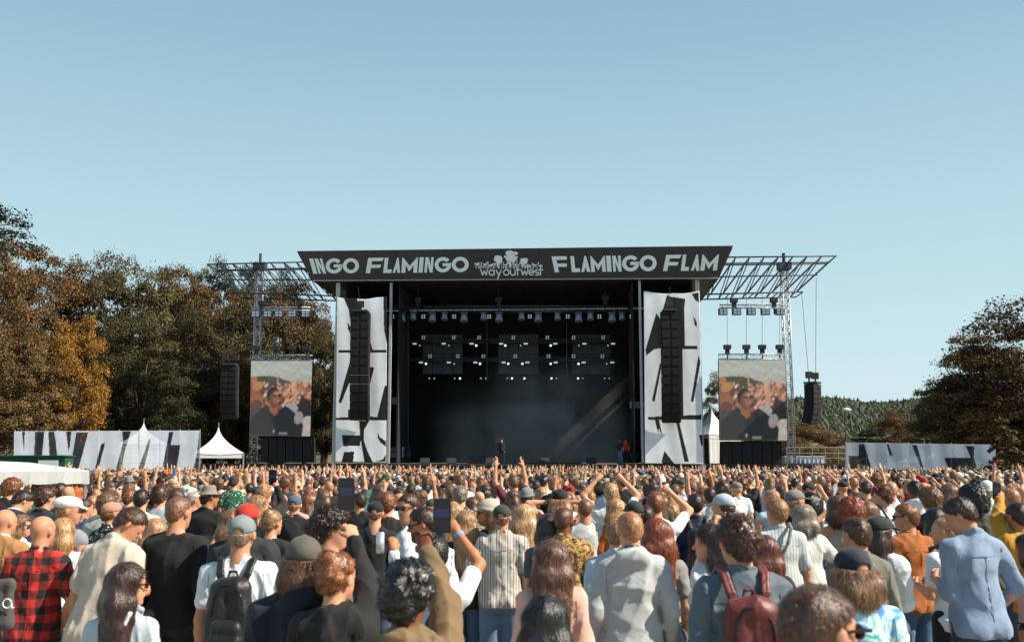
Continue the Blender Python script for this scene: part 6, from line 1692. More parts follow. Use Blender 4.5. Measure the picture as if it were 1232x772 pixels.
H(292, 618, 6.5, 'man in a backwards grey cap and white t-shirt wearing a black backpack', 'the man with the black backpack', cap='capback', cc='7f8a8c', hair='buzz', hc='grey', skin='r', top='tee', tc='e4eaee', girth=1.12, bag=('0e0e11', 'large black backpack on the man in white t-shirt and grey cap', 1.0), bc='9a9a94')
H(298, 604, 7.6, 'person in a red and white cap and charcoal jacket', 'the person in the red cap', cap='cap', cc='b82c1c', hair='short', hc='brown', top='jacket', tc='23262b', girth=1.15, loose=1.2)
H(279, 611, 8.8, 'blonde woman raising a hand with a wristband behind the red cap', 'the blonde woman with the wristband', sex='f', hair='long', hc='dblond', top='tee', tc='1c1c20', la=('px', 262, 643, 9.1), lh='relax', band=(-1, 'e8e8ee'), rz=.2)
H(329, 610, 9.4, 'woman with blonde hair pinned up and a black top', 'the woman with pinned up blonde hair', sex='f', hair='bun', hc='blond', top='tee', tc='101013', yaw=-.6)
H(312, 594, 11, 'woman with wavy blonde hair facing right behind the red cap', 'the wavy blonde woman', sex='f', hair='bob', hc='blond', top='tee', tc='2a2c34', yaw=-1.0, rz=-.4)
H(401, 605, 6.6, 'man with a dark curly mop of hair in a white t-shirt looking right', 'the curly haired man in white', hair='curly', hc='dbrown', top='tee', tc='e8ecf0', yaw=-1.15, rz=-.25, skin='r', girth=1.1)
H(355, 595, 12, 'man in a blue cap and black jacket', 'the man in the blue cap', cap='capback', cc='4d6076', hair='buzz', hc='brown', top='jacket', tc='0e0f12', girth=1.15)
H(366, 642, 4.95, 'person in a brown grey cap and dark navy hoodie with wavy hair', 'the person in the brown grey cap', cap='cap', cc='5c5850', hair='bob', hc='brown', top='hoodie', tc='10182c', girth=1.05, rz=.25, hw=1.05)
r_, g_, s_ = H(407, 656, 4.75, 'woman with pinned up ginger hair raising a phone in a black top', 'the ginger woman raising a phone', sex='f', hair='bun', hc='ginger', top='long', tc='0e0e10', skin='l', yaw=-.4, ra=('px', 428, 622, 5.1, (.7, -.2, -1)), rh='grip', band=(1, '8a9cc4'), loose=1.6, rz=-.15, palm={1: (-.7, .7, 0)})
H(492, 664, 4.0, 'man with short black locks in a tan jacket with a dark hood', 'the man in the tan jacket', hair='dreads', hc='black', skin='b', top='hoodie', tc='7a6342', yaw=-.45, girth=1.05, ra=('px', 517, 650, 4.38, (.6, -.2, -1)), rh='grip', la='down', rz=.15, palm={1: (.3, .9, 0)})
H(508, 608, 7.6, 'man in sunglasses and white shirt facing left beside the raised phone', 'the man in sunglasses facing left', hair='short', hc='dbrown', skin='t', top='long', tc='e2e8ec', yaw=.9, rz=.8, glasses=1, beard=1, pitch=.2, la=('px', 466, 664, 7.35, (-.3, -.3, -1)), lh='grip')
H(491, 592, 8.8, 'brown haired man in sunglasses turned back to face the camera', 'the man in sunglasses facing the camera', hair='short', hc='brown', skin='r', top='tee', tc='dfe5ea', yaw=1.0, rz=1.5, glasses=1)
H(522, 641, 5.9, 'dark haired man in a white t-shirt with a black strap raising his arm', 'the man with the black strap', hair='short', hc='black', skin='t', top='tee', tc='e8eaec', ra=('px', 550, 640, 6.2, (1, -.2, -.8)), rh='grip', band=(1, '8ea4c8'), strap=('0d0d10', 'shoulder_bag', -1, False, 'black strap across the back of the man raising his arm'), yaw=.2, bc='5a6a80')
H(604, 606, 9.3, 'man in a striped short sleeved shirt, dark green cap and light jeans', 'the man in the striped shirt', cap='capback', cc='34382f', hair='buzz', hc='dbrown', skin='r', top='shirt', tc='c6ccc6', tmat='stripes', girth=1.14, la='pocket', bc='6d88a8', bottom='wide', yaw=-.1, loose=1.2)
H(587, 599, 9.6, 'woman in a beige cap and sunglasses turned to the left', 'the woman in the beige cap', sex='f', cap='beanie', cc='b8b2a0', hair='wavy', hc='dblond', top='tee', tc='18181c', yaw=1.0, rz=.7, glasses=1)
H(561, 611, 9.5, 'woman with long blonde hair from behind, left of the striped shirt', 'the blonde woman by the striped shirt', sex='f', hair='wavy', hc='blond', top='tee', tc='16161a', hlen=.42, bc='54708e')
H(546, 602, 10.2, 'woman with straight blonde hair half hidden by the raised phone', 'the blonde woman behind the phone', sex='f', hair='long', hc='lblond', top='tee', tc='2a3048')
H(466, 590, 10.4, 'broad man with short ginger brown hair in a black t-shirt', 'the broad man in the black t-shirt', hair='short', hc='ginger', top='tee', tc='0e0f12', girth=1.2, loose=1.4, ra='front')
H(452, 602, 10.2, 'man in a black backwards cap left of the broad man in black', 'the man in the black backwards cap', cap='capback', cc='0e0e10', hair='buzz', hc='dbrown', top='tee', tc='131317')
H(480, 586, 12.5, 'young man with brown hair in a blue and white top facing the camera', 'the young man facing the camera', hair='short', hc='brown', top='tee', tc='b8c6dc', yaw=2.4, rz=.9)
H(554, 583, 12.2, 'grey haired man in a speckled black and white shirt', 'the grey haired man in the speckled shirt', hair='short', hc='grey', top='shirt', tc='a8aaa8', tmat='camo', girth=1.1)
H(631, 605, 9.9, 'woman with very long blonde hair and bare shoulders in a white top', 'the woman with bare shoulders', sex='f', hair='long', hc='lblond', top='tank', tc='dfe2e6', hlen=.44, bottom='skirt', bc='b02418', bmat='cloth')
H(679, 609, 8.6, 'bald man in a brown and gold floral shirt', 'the man in the floral shirt', hair='buzz', hc='black', skin='b', top='shirt', tc='7a5c38', tmat='floral', girth=1.12, yaw=-.5, bc='2c2c30', loose=1.2)
H(660, 613, 8.8, 'woman with long dark brown hair left of the floral shirt', 'the dark haired woman by the floral shirt', sex='f', hair='wavy', hc='dbrown', top='tee', tc='4c5662', hlen=.4)
H(664, 644, 6.0, 'woman with long auburn brown hair in a pale pink blouse', 'the woman in the pink blouse', sex='f', hair='wavy', hc='brown', hlen=.46, top='rolled', tc='dcae9e', bc='8fa6b8', loose=1.3, hw=1.08)
H(655, 712, 4.3, 'woman with black shiny hair at the bottom, head cut by the frame', 'the black haired woman in front', sex='f', hair='long', hc='black', top='tee', tc='1a1a1e', hlen=.4)
H(757, 614, 6.7, 'man with shaved ginger hair in a pale grey hoodie', 'the man in the grey hoodie', hair='buzz', hc='ginger', skin='l', top='hoodie', tc='b9bdbe', girth=1.0, yaw=.25, under='2b3c5c', bc='20242c', la='loose', ra='loose', loose=1.0)
H(790, 622, 7.3, 'woman with long copper hair right of the grey hoodie', 'the copper haired woman', sex='f', hair='wavy', hc='red', hlen=.45, top='tee', tc='8c8c86', hw=1.05)
H(704, 599, 11, 'man with cropped hair in a black shirt with a white cloth draped on it', 'the man with the white draped cloth', hair='buzz', hc='brown', skin='r', top='tee', tc='d8dad4', girth=1.05)
H(741, 598, 11, 'woman with a blonde bob in a bright orange shirt', 'the woman in the orange shirt', sex='f', hair='bob', hc='blond', top='shirt', tc='d0661a')
H(762, 601, 9.6, 'person in a dark grey cap just behind the grey hoodie', 'the person in the dark grey cap', cap='cap', cc='2a2e2e', hair='short', hc='dbrown', top='jacket', tc='561a26', rz=.3)
H(741, 622, 7.8, 'person in a pale blue shirt hidden behind the grey hoodie', 'the person in pale blue', hair='short', hc='blond', top='shirt', tc='b9cbe0', girth=1.1)
H(788, 590, 10.2, 'ginger haired man in a white t-shirt raising his right fist', 'the man raising his fist', hair='short', hc='ginger', top='tee', tc='eaecee', ra=('px', 806, 592, 10.4, (1, 0, -.5)), rh='fist', girth=1.1)
H(776, 606, 9.9, 'person in a dark red jacket left of the raised fist', 'the person in the dark red jacket', hair='short', hc='dbrown', top='jacket', tc='7a1418', loose=1.2, girth=1.1)
H(673, 587, 11.2, 'blonde woman in a black cap with both hands at her head', 'the woman with hands at her head', sex='f', cap='cap', cc='101012', hair='long', hc='blond', hlen=.25, top='tank', tc='1c1c20', la='head', ra='head')
H(836, 592, 11, 'man in a navy shirt with a black backpack', 'the man in the navy shirt', hair='short', hc='dbrown', top='shirt', tc='1c2a4a', girth=1.12, bag=('0c0c0f', 'black backpack on the man in the navy shirt', .9), bc='8fa0b0')
H(869, 593, 9.6, 'person in a pale blue grey cap turned left', 'the person in the pale blue cap', cap='cap', cc='b4c0c8', hair='short', hc='brown', top='tee', tc='d8dcde', yaw=.5, rz=.4)
H(886, 613, 5.3, 'man with thick brown hair in a grey blue shirt wearing a dark red backpack', 'the man with the red backpack', hair='messy', hc='brown', top='rolled', tc='5f6e78', girth=1.14, bag=('6a2420', 'dark red backpack on the man in the grey blue shirt', 1.0), yaw=.3, loose=1.3, hw=1.1, bc='1c2230')
H(853, 628, 6.6, 'woman in profile facing left beside the red backpack, pointing', 'the woman in profile by the red backpack', sex='f', hair='bob', hc='dbrown', top='tee', tc='d4d6d8', yaw=.9, rz=.6, la=('px', 857, 630, 6.85), lh='point')
H(919, 642, 7.0, 'woman with long auburn hair right of the red backpack', 'the auburn haired woman', sex='f', hair='long', hc='auburn', hlen=.36, top='tee', tc='2a2428')
H(933, 598, 9.2, 'strawberry blond man in a thin striped pale shirt with a grey strap', 'the strawberry blond man', hair='short', hc='blond', skin='r', top='shirt', tc='cfd4d2', tmat='pin', girth=1.12, yaw=.5, strap=('7c7f82', 'shoulder_bag', -1, False, 'grey strap across the back of the strawberry blond man'), loose=1.1)
H(966, 605, 9.6, 'grey haired woman in a white dress with a hand on her hip', 'the woman in the white dress', sex='f', hair='bob', hc='grey', top='dress', tc='e0dfda', ra='hip', girth=1.12, bottom='skirt', bc='e0dfda', bmat='cloth')
H(957, 588, 11, 'man in a grey cap and black t-shirt facing right', 'the man in the grey cap', cap='cap', cc='7e7c78', hair='buzz', hc='grey', skin='r', top='tee', tc='0f0f12', yaw=-1.0, rz=-.3)
H(974, 590, 11.2, 'man with a dark round afro and a white and black backpack', 'the man with the afro', hair='afro', hc='black', skin='d', top='tee', tc='c8c8c4', bag=('1c2436', 'white strapped dark backpack on the man with the afro', .9))
H(1006, 594, 10.3, 'woman with brown hair to her shoulders and bare arms', 'the brown haired woman with bare arms', sex='f', hair='bob', hc='brown', top='tank', tc='5a5048', la='clap')
H(1023, 594, 9.8, 'woman with an auburn curly bob in a beige waistcoat over denim', 'the woman with the auburn curly bob', sex='f', hair='afro', hc='red', top='vest', tc='8e877c', girth=1.1)
H(1042, 601, 10, 'woman with straight brown hair in a white jacket', 'the woman with straight brown hair', sex='f', hair='long', hc='dblond', hlen=.25, top='shirt', tc='d8d8d4')
H(1060, 581, 12.6, 'brown haired man in a white t-shirt with a black shoulder strap', 'the man with the shoulder strap', hair='messy', hc='auburn', top='tee', tc='e0e8f2', yaw=.8, rz=.2, strap=('101115', 'shoulder_bag', 1, True, 'black bag on the man in white near the right fence'))
H(1071, 578, 14, 'fair haired man in a loose white shirt near the right fence', 'the man in the loose white shirt', hair='buzz', hc='blond', top='shirt', tc='e8ecf0')
H(1028, 620, 7.0, 'man with short brown hair in a grey khaki jacket', 'the man in the khaki jacket', hair='short', hc='brown', skin='r', top='jacket', tc='6e6c60', girth=1.1, yaw=.2, rz=.25)
H(1058, 619, 7.5, 'woman in a dark green cap with long hair and a white long sleeved top', 'the woman in the dark green cap', sex='f', cap='cap', cc='1c2a26', hair='long', hc='dbrown', hlen=.36, top='long', tc='dee2e6', rz=-.7, yaw=-.4, loose=1.6, bc='5c5c58', ra='front')
H(1088, 604, 8.9, 'man in a rust orange shirt and blue jeans facing left', 'the man in the rust orange shirt', hair='short', hc='ginger', skin='r', top='shirt', tc='a45a1a', yaw=.9, rz=.35, bc='46648c', glasses=1, girth=1.08, loose=1.25)
H(1023, 656, 5.1, 'person in a navy cap and blue green tie dye t-shirt', 'the person in the tie dye shirt', cap='capback', cc='1e2636', hair='bob', hc='dblond', top='tee', tc='5aa0c0', tmat='tiedye', yaw=.3, hw=1.05)
H(985, 699, 2.75, 'man in dark glasses in profile, head cut by the bottom of the frame', 'the man at the bottom edge', hair='short', hc='brown', skin='r', top='tee', tc='3a3c42', yaw=-1.15, glasses=1, hw=1.05)
H(1153, 595, 7.4, 'tall man in a blue denim shirt looking down to the left', 'the man in the denim shirt', hair='short', hc='dbrown', skin='r', top='rolled', tc='8297b2', tmat='denim', yaw=.85, pitch=.45, rz=.25, girth=1.0, la='front', ra='pocket', bc='2a3850', loose=1.15)
H(1124, 609, 9.3, 'woman with long black hair in a white top left of the denim shirt', 'the black haired woman', sex='f', hair='long', hc='black', hlen=.34, top='tee', tc='e4e8ec')
H(1134, 621, 8.2, 'fair haired person in a white t-shirt with a black bag on the front', 'the fair haired person in white', hair='buzz', hc='blond', skin='l', top='tee', tc='e6eaee', bc='17171b', yaw=.7, ra='front', la='front', rz=.4, strap=('0d0d10', 'shoulder_bag', 1, True, 'black cross bag on the fair haired person in white'))
H(1118, 583, 11, 'curly blond man in a black jumper', 'the curly blond man', hair='curly', hc='dblond', top='jacket', tc='0c0c0f', girth=1.12)
H(1099, 577, 14, 'dark haired person in a white hooded top near the right fence', 'the person in the white hood', hair='short', hc='black', skin='b', top='hoodie', tc='dce4ee')
H(1168, 579, 10.2, 'tall dark haired man in an olive green parka', 'the man in the olive parka', hair='afro', hc='black', skin='b', top='jacket', tc='35321f', girth=1.18, loose=1.6, yaw=.6)
H(1141, 580, 12.5, 'woman with wavy light hair left of the olive parka', 'the wavy haired woman by the parka', sex='f', hair='wavy', hc='dblond', top='tee', tc='1c1c22')
H(1213, 586, 11, 'man with a shaved head and teal collar near the right edge', 'the man with the teal collar', hair='buzz', hc='ginger', skin='r', top='hoodie', tc='5f8a86', yaw=.6)
H(1222, 603, 9, 'person in a mustard yellow sleeve raising an arm with a phone', 'the person in the mustard sleeve', hair='short', hc='dbrown', skin='t', top='long', tc='c08a18', la=('px', 1200, 597, 9.3, (-1, -.2, -.8)), lh='grip', rz=.3, loose=1.5)
H(1234, 640, 8.0, 'woman with bare raised arms in a black skirt at the right edge', 'the woman at the right edge', sex='f', hair='long', hc='dbrown', top='tank', tc='c89a90', skin='t', la='phone', ra='front', bottom='skirt', bc='101013', bmat='cloth', rz=.5)
H(1200, 577, 15, 'white haired man before the small spruce', 'the white haired man by the spruce', hair='short', hc='grey', top='tee', tc='3a3c48')
H(869, 576, 13.5, 'brown haired man with glasses lifting a phone behind the pale cap', 'the man lifting a phone in the middle', hair='messy', hc='brown', top='tee', tc='d6dcd6')
H(735, 580, 12.5, 'man with pale hair and white t-shirt clapping overhead in the centre', 'the man clapping overhead', hair='short', hc='lblond', top='tee', tc='dfe6e2', la='upbent', ra='upbent')
H(318, 580, 12.4, 'person in a black sleeve holding a phone overhead near the left', 'the person holding a phone overhead', hair='short', hc='blond', top='long', tc='101013', ra=('px', 334, 586, 12.75, (.5, 0, -1)), rh='grip')
H(282, 571, 20, 'person in a green football shirt and dark beanie', 'the person in the green shirt', cap='beanie', cc='3a3034', hair='short', hc='brown', top='tee', tc='1f6a48', tmat='print')

M['screen_blue'] = solid('phone_picture', (.02, .035, .11), .15, bmp=0)
# things held up
def phone(x, y, D, lab, tilt=0.0, s_=1.0, rz=0.0):
    r = empty('phone', P(x, y, D), rz, lab, 'phone', 'phones held up in the crowd'); r.rotation_euler = (tilt, 0, rz)
    F = Field((-.06, -.03, -.1), (.06, .03, .1), .004); r.scale = (s_,) * 3
    X, Y, Z = F.xyz((slice(None),) * 3)
    qx = np.maximum(np.abs(X) - .031, 0); qy = np.abs(Y) * 1.0; qz = np.maximum(np.abs(Z) - .067, 0)
    F.f = (np.sqrt(qx ** 2 + qz ** 2 + np.maximum(qy - .001, 0) ** 2 * 4) - .0075).astype(np.float32)
    V, Q = F.mesh(); mkobj('phone_body', mkmesh('phone_body', V, Q, M['dark_plastic']), r)
    m = MB(); m.box((0, -.0062, 0), (.066, .001, .142)); m.build('screen', M['screen_glass'], r)
    m = MB(); m.box((0, -.0069, .012), (.060, .0006, .035)); m.build('display', M['screen_blue'], r)
    m = MB(); m.box((0, .0062, .052), (.03, .003, .03)); m.build('camera_bump', M['dark_plastic'], r)
phone(416.5, 594, 5.08, 'dark phone held upright by the ginger woman above the curly haired man', .1, 1.1)
phone(532, 620, 4.36, 'large dark phone held up in front of the man in sunglasses', .08, 1.0)
phone(1199, 590, 9.28, 'phone held in the mustard sleeved hand at the right edge', .1)
phone(328, 574, 12.72, 'small dark phone held overhead in the black sleeved hand', .1, 1.3)
cn = empty('drink_can', P(457.5, 653, 7.3), 0, 'pale silver drink can held up in front of the broad man in black', 'can')
m = MB(); m.tube((0, 0, -.07), (0, 0, .07), .030, 16); m.build('can_body', M['tin'], cn, True); m = MB(); m.tube((0, 0, .07), (0, 0, .078), .030, 16, .025); m.build('lid', M['tin'], cn, True)
tb = empty('tote_bag', P(-9, 724, 6.5), 0, 'grey tote bag hanging at the left edge beside the plaid shirt', 'bag')
F = Field((-.22, -.1, -.25), (.22, .1, .25), .012); F.cap((-.12, 0, -.16), (.12, 0, -.16), .05, None, .04); F.cap((-.13, 0, .14), (.13, 0, .14), .035, None, .04)
for x_ in (-.13, -.06, 0, .06, .13): F.cap((x_, 0, -.15), (x_, 0, .14), .05, .03, .04)
F.rough(folds(3, .008), .03); V, Q = F.mesh(); mkobj('bag_body', mkmesh('bag_body', V, Q, M['cloth']), tb, lin('4c4b49')); tb.scale = (.8, .8, .8)
m = MB(); pl = [(.15 + .035 * math.cos(a_ / 10 * 6.28), -.068, .0 + .035 * math.sin(a_ / 10 * 6.28)) for a_ in range(11)] + [(.19, -.068, -.035), (.205, -.066, -.03)]
for a_, b_ in zip(pl, pl[1:]): m.tube(a_, b_, .005, 5)
m.build('lettering', MT['letter'], tb)

# ------------------------------------------------------------------ the rest of the 300: copies of a set of figures, each with its own colours
TPL = []
specs = [dict(hair='short', top='tee'), dict(hair='messy', top='shirt'), dict(hair='buzz', top='tee', ra='upbent'), dict(hair='short', top='jacket', la='front', ra='front'),
 dict(hair='curly', top='tee', ra='up'), dict(hair='short', top='hoodie'), dict(cap='cap', hair='buzz', top='tee', yaw=.5), dict(cap='capback', hair='short', top='shirt', ra='phone'),
 dict(sex='f', hair='long', top='tee', hlen=.34), dict(sex='f', hair='wavy', top='tank', la='up', hlen=.36), dict(sex='f', hair='bob', top='shirt'), dict(sex='f', hair='pony', top='tee', ra='phone', hlen=.26),
 dict(sex='f', hair='bun', top='long', la='front', ra='front'), dict(sex='f', hair='long', top='jacket', hlen=.3, yaw=-.6), dict(hair='bald', top='tee', skin='r'), dict(cap='beanie', hair='short', top='jacket'),
 dict(hair='messy', top='long', yaw=-.9, girth=1.1), dict(sex='f', cap='cap', hair='long', top='tee', la='clap', ra='clap', hlen=.28), dict(hair='short', top='tee', la='up', ra='up', girth=1.05), dict(hair='short', top='vest', yaw=.9, ra='point')]
HN = {'short': 'short', 'messy': 'tousled', 'buzz': 'cropped', 'curly': 'curly', 'long': 'long', 'wavy': 'wavy', 'bob': 'bobbed', 'pony': 'tied back', 'bun': 'pinned up', 'bald': ''}
TCOL = [('white', 'e6eaee', 22), ('black', '101013', 15), ('pale grey', 'b2b6b8', 6), ('dark grey', '3a3d42', 6), ('navy', '1b2540', 7), ('light blue', '9fb6cc', 4), ('blue', '35598c', 3), ('beige', 'c0ae94', 4), ('olive', '55543a', 3),
        ('red', 'ac2420', 2), ('green', '2c6a48', 2), ('orange', 'c8641c', 1), ('pink', 'd8a49c', 1), ('brown', '6b4a30', 2), ('burgundy', '5c1a24', 1), ('mustard', 'b8862a', 1)]
HCOL = [('blond', 'blond', 6), ('light blond', 'lblond', 3), ('sandy', 'dblond', 7), ('brown', 'brown', 9), ('dark brown', 'dbrown', 5), ('black', 'black', 2), ('ginger', 'ginger', 3), ('grey', 'grey', 1)]
CCOL = [('black', '101012'), ('white', 'dcdcd8'), ('grey', '80807c'), ('navy', '1c2640'), ('beige', 'b4a68c'), ('green', '2c4a38')]
def wpick(r, L): 
    t_ = r.random() * sum(x[-1] for x in L)
    for x in L:
        t_ -= x[-1]
        if t_ <= 0: return x
    return L[-1]
GARM = {'tee': 't-shirt', 'shirt': 'shirt', 'jacket': 'jacket', 'hoodie': 'hooded sweater', 'tank': 'strappy top', 'long': 'long sleeved top', 'vest': 'sleeveless top'}
fig = []
for i, sp in enumerate(specs):
    o = dict(res=.017, legres=.026, ww=.0065, wn=.7, seed=300 + i, stance=.01 * (i % 3)); o.update(sp); fig.append((o, figure(o)))
def build_tpl(i):
    o, r = fig[i]; root = empty('person', (0, 0, 0)); 
    oc = dict(o); put_parts(root, r, oc); return root
tplroot = [None] * len(specs)
def clone(root):
    c = root.copy(); COL.objects.link(c)
    for ch in list(root.children): d = ch.copy(); COL.objects.link(d); d.parent = c
    return c
NEED = 300 - len(PLACED)
cr = random.Random(77); spots = []
tries = 0
while len(spots) < NEED and tries < 200000:
    tries += 1
    D = 12.6 + (25.5 - 12.6) * cr.random() ** .68; X = cr.uniform(-.56, .56) * D; px = 616 + X / D * FPX * .985
    md = .54
    if any((X - a) ** 2 + (D - b) ** 2 < md * md for a, b in spots): continue
    bad = False
    for hx, hy, hD, _ in PLACED:
        hX = (hx - 616) / FPX * hD
        if (X - hX) ** 2 + (D - hD) ** 2 < .3: bad = True; break
        if D < hD and abs(px - hx) < 17 * 10 / D + 4: bad = True; break
        if hD > 12.3 and D < hD and abs(px - hx) < 26: bad = True; break
    if bad: continue
    if px < 66 and D < 17: 
        if px < 62 and 14.2 < D < 20: continue
    spots.append((X, D))
spots.sort(key=lambda q: q[1]); used = set(p[3] for p in PLACED)
labels = set(); INFO = [(p[0], p[2], p[3]) for p in PLACED]
for n_, (X, D) in enumerate(spots):
    i = cr.randrange(len(specs)); o, r = fig[i]; oc = dict(o)
    tn, th, _ = wpick(cr, TCOL); hn, hk, _ = wpick(cr, HCOL); cn_, ch_ = cr.choice(CCOL)
    first = tplroot[i] is None
    if first: tplroot[i] = build_tpl(i); root = tplroot[i]
    else: root = clone(tplroot[i])
    h_ = cr.gauss(1.70 if o.get('sex') == 'f' else 1.80, .055); h_ = min(max(h_, 1.56), 1.95); s = h_ / 1.80
    root.location = (X, D, 0); root.rotation_euler = (0, 0, cr.gauss(-X / D * .6, .28)); root.scale = (s * cr.uniform(.97, 1.06), s, s)
    sk = cr.choice('lllllrrrttbl'); bn = cr.choice(['3a4c66', '56708c', '1a1c22', '2a2c30', '7a8ea2', '8a7c66'])
    for ch in root.children:
        nm = ch.name.split('.')[0]
        col = SKIN[sk] if nm == 'body' else buzzc(o.get('hair'), HAIR[hk], SKIN[sk]) if nm == 'hair' else lin('b0aca4') if nm == 'shoe' else lin(bn) if nm in ('trousers', 'shorts', 'skirt') else lin(ch_) if nm in ('cap', 'hat', 'beanie') else lin(th)
        k_ = cr.uniform(.85, 1.12) if nm in ('hair', 'shirt', 'jacket') else 1
        ch.color = tuple(min(c * k_, 1) for c in col) + (1,)
    px = 616 + X / D * FPX
    near = sorted(INFO, key=lambda q: abs(q[0] - px) + 9 * abs(q[1] - D))
    head_ = ('in a %s %s' % (cn_, 'cap' if o['cap'].startswith('cap') else 'beanie')) if o.get('cap') else ('with a bald head' if o['hair'] == 'bald' else 'with %s %s hair' % (HN[o['hair']], hn))
    act = {'up': ' arm raised', 'upbent': ' fist raised', 'phone': ' hands up', 'clap': ' clapping'}.get(o.get('ra', '') if o.get('ra') in ('up', 'upbent', 'phone', 'clap') else o.get('la', ''), '')
    who = 'woman' if o.get('sex') == 'f' else 'man'
    for q in near[:30]:
        rel = ('behind' if D > q[1] + .4 else 'in front of' if D < q[1] - .4 else 'beside') if abs(q[0] - px) < 14 else ('right of' if px > q[0] else 'left of')
        lab = '%s %s in %s %s, %s %s' % (who, head_, tn, GARM[o['top']], rel, q[2])
        if lab not in labels and len(lab.split()) <= 20: break
    lab = ' '.join(lab.replace('with a bald head', 'bald').split())
    w_ = lab.split()
    if len(w_) > 16:
        lab = '%s %s in %s, %s %s' % (who, head_.replace(' hair', '-haired').replace('with ', ''), tn, rel, q[2]); lab = ' '.join(lab.split()[:16])
    labels.add(lab); tag(root, lab, 'person', PG)

# people on the stage
def stage_person(x, off, i, tc, bc, lab, rz=0.0, h_=1.78):
    p = PS(x, 556, off); o, r = fig[i]; root = clone(tplroot[i]) if tplroot[i] else build_tpl(i)
    if tplroot[i] is None: tplroot[i] = root
    s = h_ / 1.8; root.location = (p.x, p.y, ZD); root.rotation_euler = (0, 0, rz); root.scale = (s, s, s)
    for ch in root.children:
        nm = ch.name.split('.')[0]
        ch.color = (SKIN['l'] if nm == 'body' else HAIR['dbrown'] if nm == 'hair' else lin('222222') if nm == 'shoe' else lin(bc) if nm in ('trousers', 'shorts', 'skirt') else lin(tc)) + (1,)
    tag(root, lab, 'person', 'people on the stage')
stage_person(753.5, 2.2, 0, 'd03018', '1a1a1e', 'crew member in a bright red t-shirt at the right side of the stage', 2.6)
stage_person(746.5, 2.6, 1, '22242a', '7590ac', 'crew member in light jeans beside the red shirt on stage', 2.2)
stage_person(603.5, -1.2, 5, '0c0c0f', '0c0c0f', 'dark clad person standing at the centre front edge of the stage', 3.1, 1.7)

# ------------------------------------------------------------------ beyond 300: the far crowd as one mass
def attrmat(name, an, rough, hairy=False):
    m, t, b = newmat(name)
    a = t.nodes.new('ShaderNodeAttribute'); a.attribute_type = 'INSTANCER'; a.attribute_name = an
    n = noise(t, coord(t, 'Object'), 14 if not hairy else 45, 3)
    t.links.new(mixc(t, 1.0, a.outputs['Color'], ramp(t, n, [(.3, .75 if hairy else .88), (.7, 1.35 if hairy else 1.08)]), 'MULTIPLY'), b.inputs['Base Color'])
    b.inputs['Roughness'].default_value = rough; bump(t, b, n, .6, .012); return m
AM = {'skin': attrmat('crowd_skin', 'cs', .5), 'hair': attrmat('crowd_hair', 'ch', .45, True), 'top': attrmat('crowd_shirt', 'ct', .85), 'bot': attrmat('crowd_trousers', 'cb', .9)}
src = bpy.data.collections.new('crowd_figures')
fs = [dict(sp) for sp in specs if sp.get('top') not in ('hoodie',)]
fs += [dict(hair='short', top='tee', ra='up'), dict(hair='messy', top='tee', la='up'), dict(sex='f', hair='long', top='tank', ra='up', hlen=.3), dict(hair='short', top='tee', la='up', ra='point'), dict(sex='f', hair='bun', top='tee', ra='upbent'), dict(hair='short', top='long', ra='up', rh='point')]
calm, armed = [], []
for i, sp in enumerate(fs):
    o = dict(res=.028, legres=.04, wn=.22, ww=.013, seed=500 + i); o.update(sp); r = figure(o); V, Q, MI = [], [], []; n0 = 0
    for k, v in r.items():
        if k[0] == '_' or len(v[0]) == 0: continue
        mi = 0 if k == 'body' else 1 if k in ('hair', 'beard') else 3 if k in ('trousers', 'shorts', 'skirt') or k.startswith('shoe') else 2
        V.append(v[0]); Q.append(v[1] + n0); MI.append(np.full(len(v[1]), mi)); n0 += len(v[0])
    me = mkmesh('figure', np.concatenate(V), np.concatenate(Q)); [me.materials.append(AM[k]) for k in ('skin', 'hair', 'top', 'bot')]
    me.polygons.foreach_set('material_index', np.concatenate(MI).astype(np.int32)); me.polygons.foreach_set('use_smooth', np.ones(len(me.polygons), bool))
    ob = bpy.data.objects.new('figure_%02d' % i, me); src.objects.link(ob)
    (armed if any(o.get(k) in ('up', 'upbent', 'phone', 'point', 'clap') for k in ('la', 'ra')) else calm).append(i)
pts, rot, sca, idx, A = [], [], [], [], {k: [] for k in ('cs', 'ch', 'ct', 'cb')}
gr = np.random.default_rng(42); y = 25.0
while y < 67.3:
    step = .56 if y < 40 else .60; hwx = .545 * y + 1.5; x = -hwx + gr.uniform(0, .5)
    while x < hwx:
        xx, yy = x + gr.normal() * .10, y + gr.normal() * .12
        ok = gr.random() > .10 + .16 * (1 + math.sin(xx * .9 + 2 * math.sin(yy * .31)) * math.sin(yy * .55 + 1.3 * math.sin(xx * .4))) * (1 if yy < 50 else .5)
        px = 616 + xx / yy * FPX
        if px < 64 and yy < 21: ok = False
        if yy > 60.5 and (px < 240 or px > 1015): ok = ok and yy < 64
        if ok:
            fr = min(max((yy - 18) / 45, 0), 1)
            rise = gr.random() < .035 + .30 * fr * (1 if 250 < px < 1000 else .35)
            pts.append((xx, yy, 0)); rot.append((gr.normal() * .05, gr.normal() * .07, gr.normal() * .38 - xx / yy * .7)); h_ = gr.normal(1.765, .06); sca.append((h_ / 1.8 * gr.uniform(.95, 1.08), h_ / 1.8, h_ / 1.8))
            idx.append(int(gr.choice(armed if rise else calm)))
            A['cs'].append(SKIN[cr.choice('lllllrrrtb')]); A['ch'].append(tuple(c * cr.uniform(.8, 1.25) for c in HAIR[wpick(cr, HCOL)[1]])); A['ct'].append(lin(wpick(cr, TCOL)[1])); A['cb'].append(lin(cr.choice(['3a4c66', '1a1c22', '56708c'])))
        x += gr.uniform(.42, .70)
    y += step
me = bpy.data.meshes.new('crowd'); me.vertices.add(len(pts)); me.vertices.foreach_set('co', np.array(pts, np.float32).ravel())
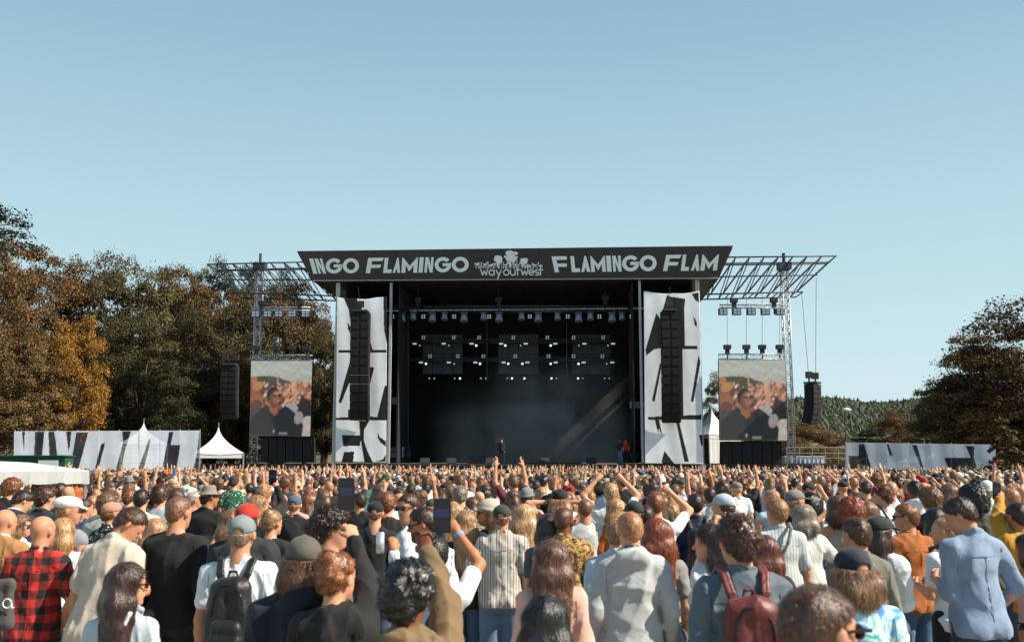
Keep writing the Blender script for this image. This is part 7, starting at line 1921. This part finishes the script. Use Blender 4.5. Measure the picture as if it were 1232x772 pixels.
def addat(n, t_, v, key): a = me.attributes.new(n, t_, 'POINT'); a.data.foreach_set(key, np.array(v, np.float32 if key != 'value' or t_ == 'FLOAT' else np.int32).ravel())
addat('rot', 'FLOAT_VECTOR', rot, 'vector'); addat('sca', 'FLOAT_VECTOR', sca, 'vector')
a = me.attributes.new('idx', 'INT', 'POINT'); a.data.foreach_set('value', np.array(idx, np.int32))
for k, v in A.items(): a = me.attributes.new(k, 'FLOAT_COLOR', 'POINT'); a.data.foreach_set('color', np.concatenate([np.array(v), np.ones((len(v), 1))], 1).astype(np.float32).ravel())
crowd = mkobj('crowd', me); tag(crowd, 'dense far crowd of people reaching up to the stage, many with raised arms', 'crowd', kind='stuff')
ng = bpy.data.node_groups.new('crowd_nodes', 'GeometryNodeTree'); ng.interface.new_socket('Geometry', in_out='INPUT', socket_type='NodeSocketGeometry'); ng.interface.new_socket('Geometry', in_out='OUTPUT', socket_type='NodeSocketGeometry')
gi = ng.nodes.new('NodeGroupInput'); go = ng.nodes.new('NodeGroupOutput'); ip = ng.nodes.new('GeometryNodeInstanceOnPoints'); ci = ng.nodes.new('GeometryNodeCollectionInfo')
ci.inputs['Collection'].default_value = src; ci.inputs['Separate Children'].default_value = True; ci.inputs['Reset Children'].default_value = True
ip.inputs['Pick Instance'].default_value = True
def nattr(n, dt): q = ng.nodes.new('GeometryNodeInputNamedAttribute'); q.data_type = dt; q.inputs['Name'].default_value = n; return q.outputs['Attribute']
ng.links.new(gi.outputs[0], ip.inputs['Points']); ng.links.new(ci.outputs[0], ip.inputs['Instance']); ng.links.new(nattr('idx', 'INT'), ip.inputs['Instance Index'])
ng.links.new(nattr('rot', 'FLOAT_VECTOR'), ip.inputs['Rotation']); ng.links.new(nattr('sca', 'FLOAT_VECTOR'), ip.inputs['Scale']); ng.links.new(ip.outputs[0], go.inputs[0])
md = crowd.modifiers.new('figures', 'NODES'); md.node_group = ng
print('PEOPLE', len(PLACED), len(spots), 'CROWD', len(pts), 'TRIS', sum(len(m.polygons) * 2 for m in bpy.data.meshes))

if 0: pass
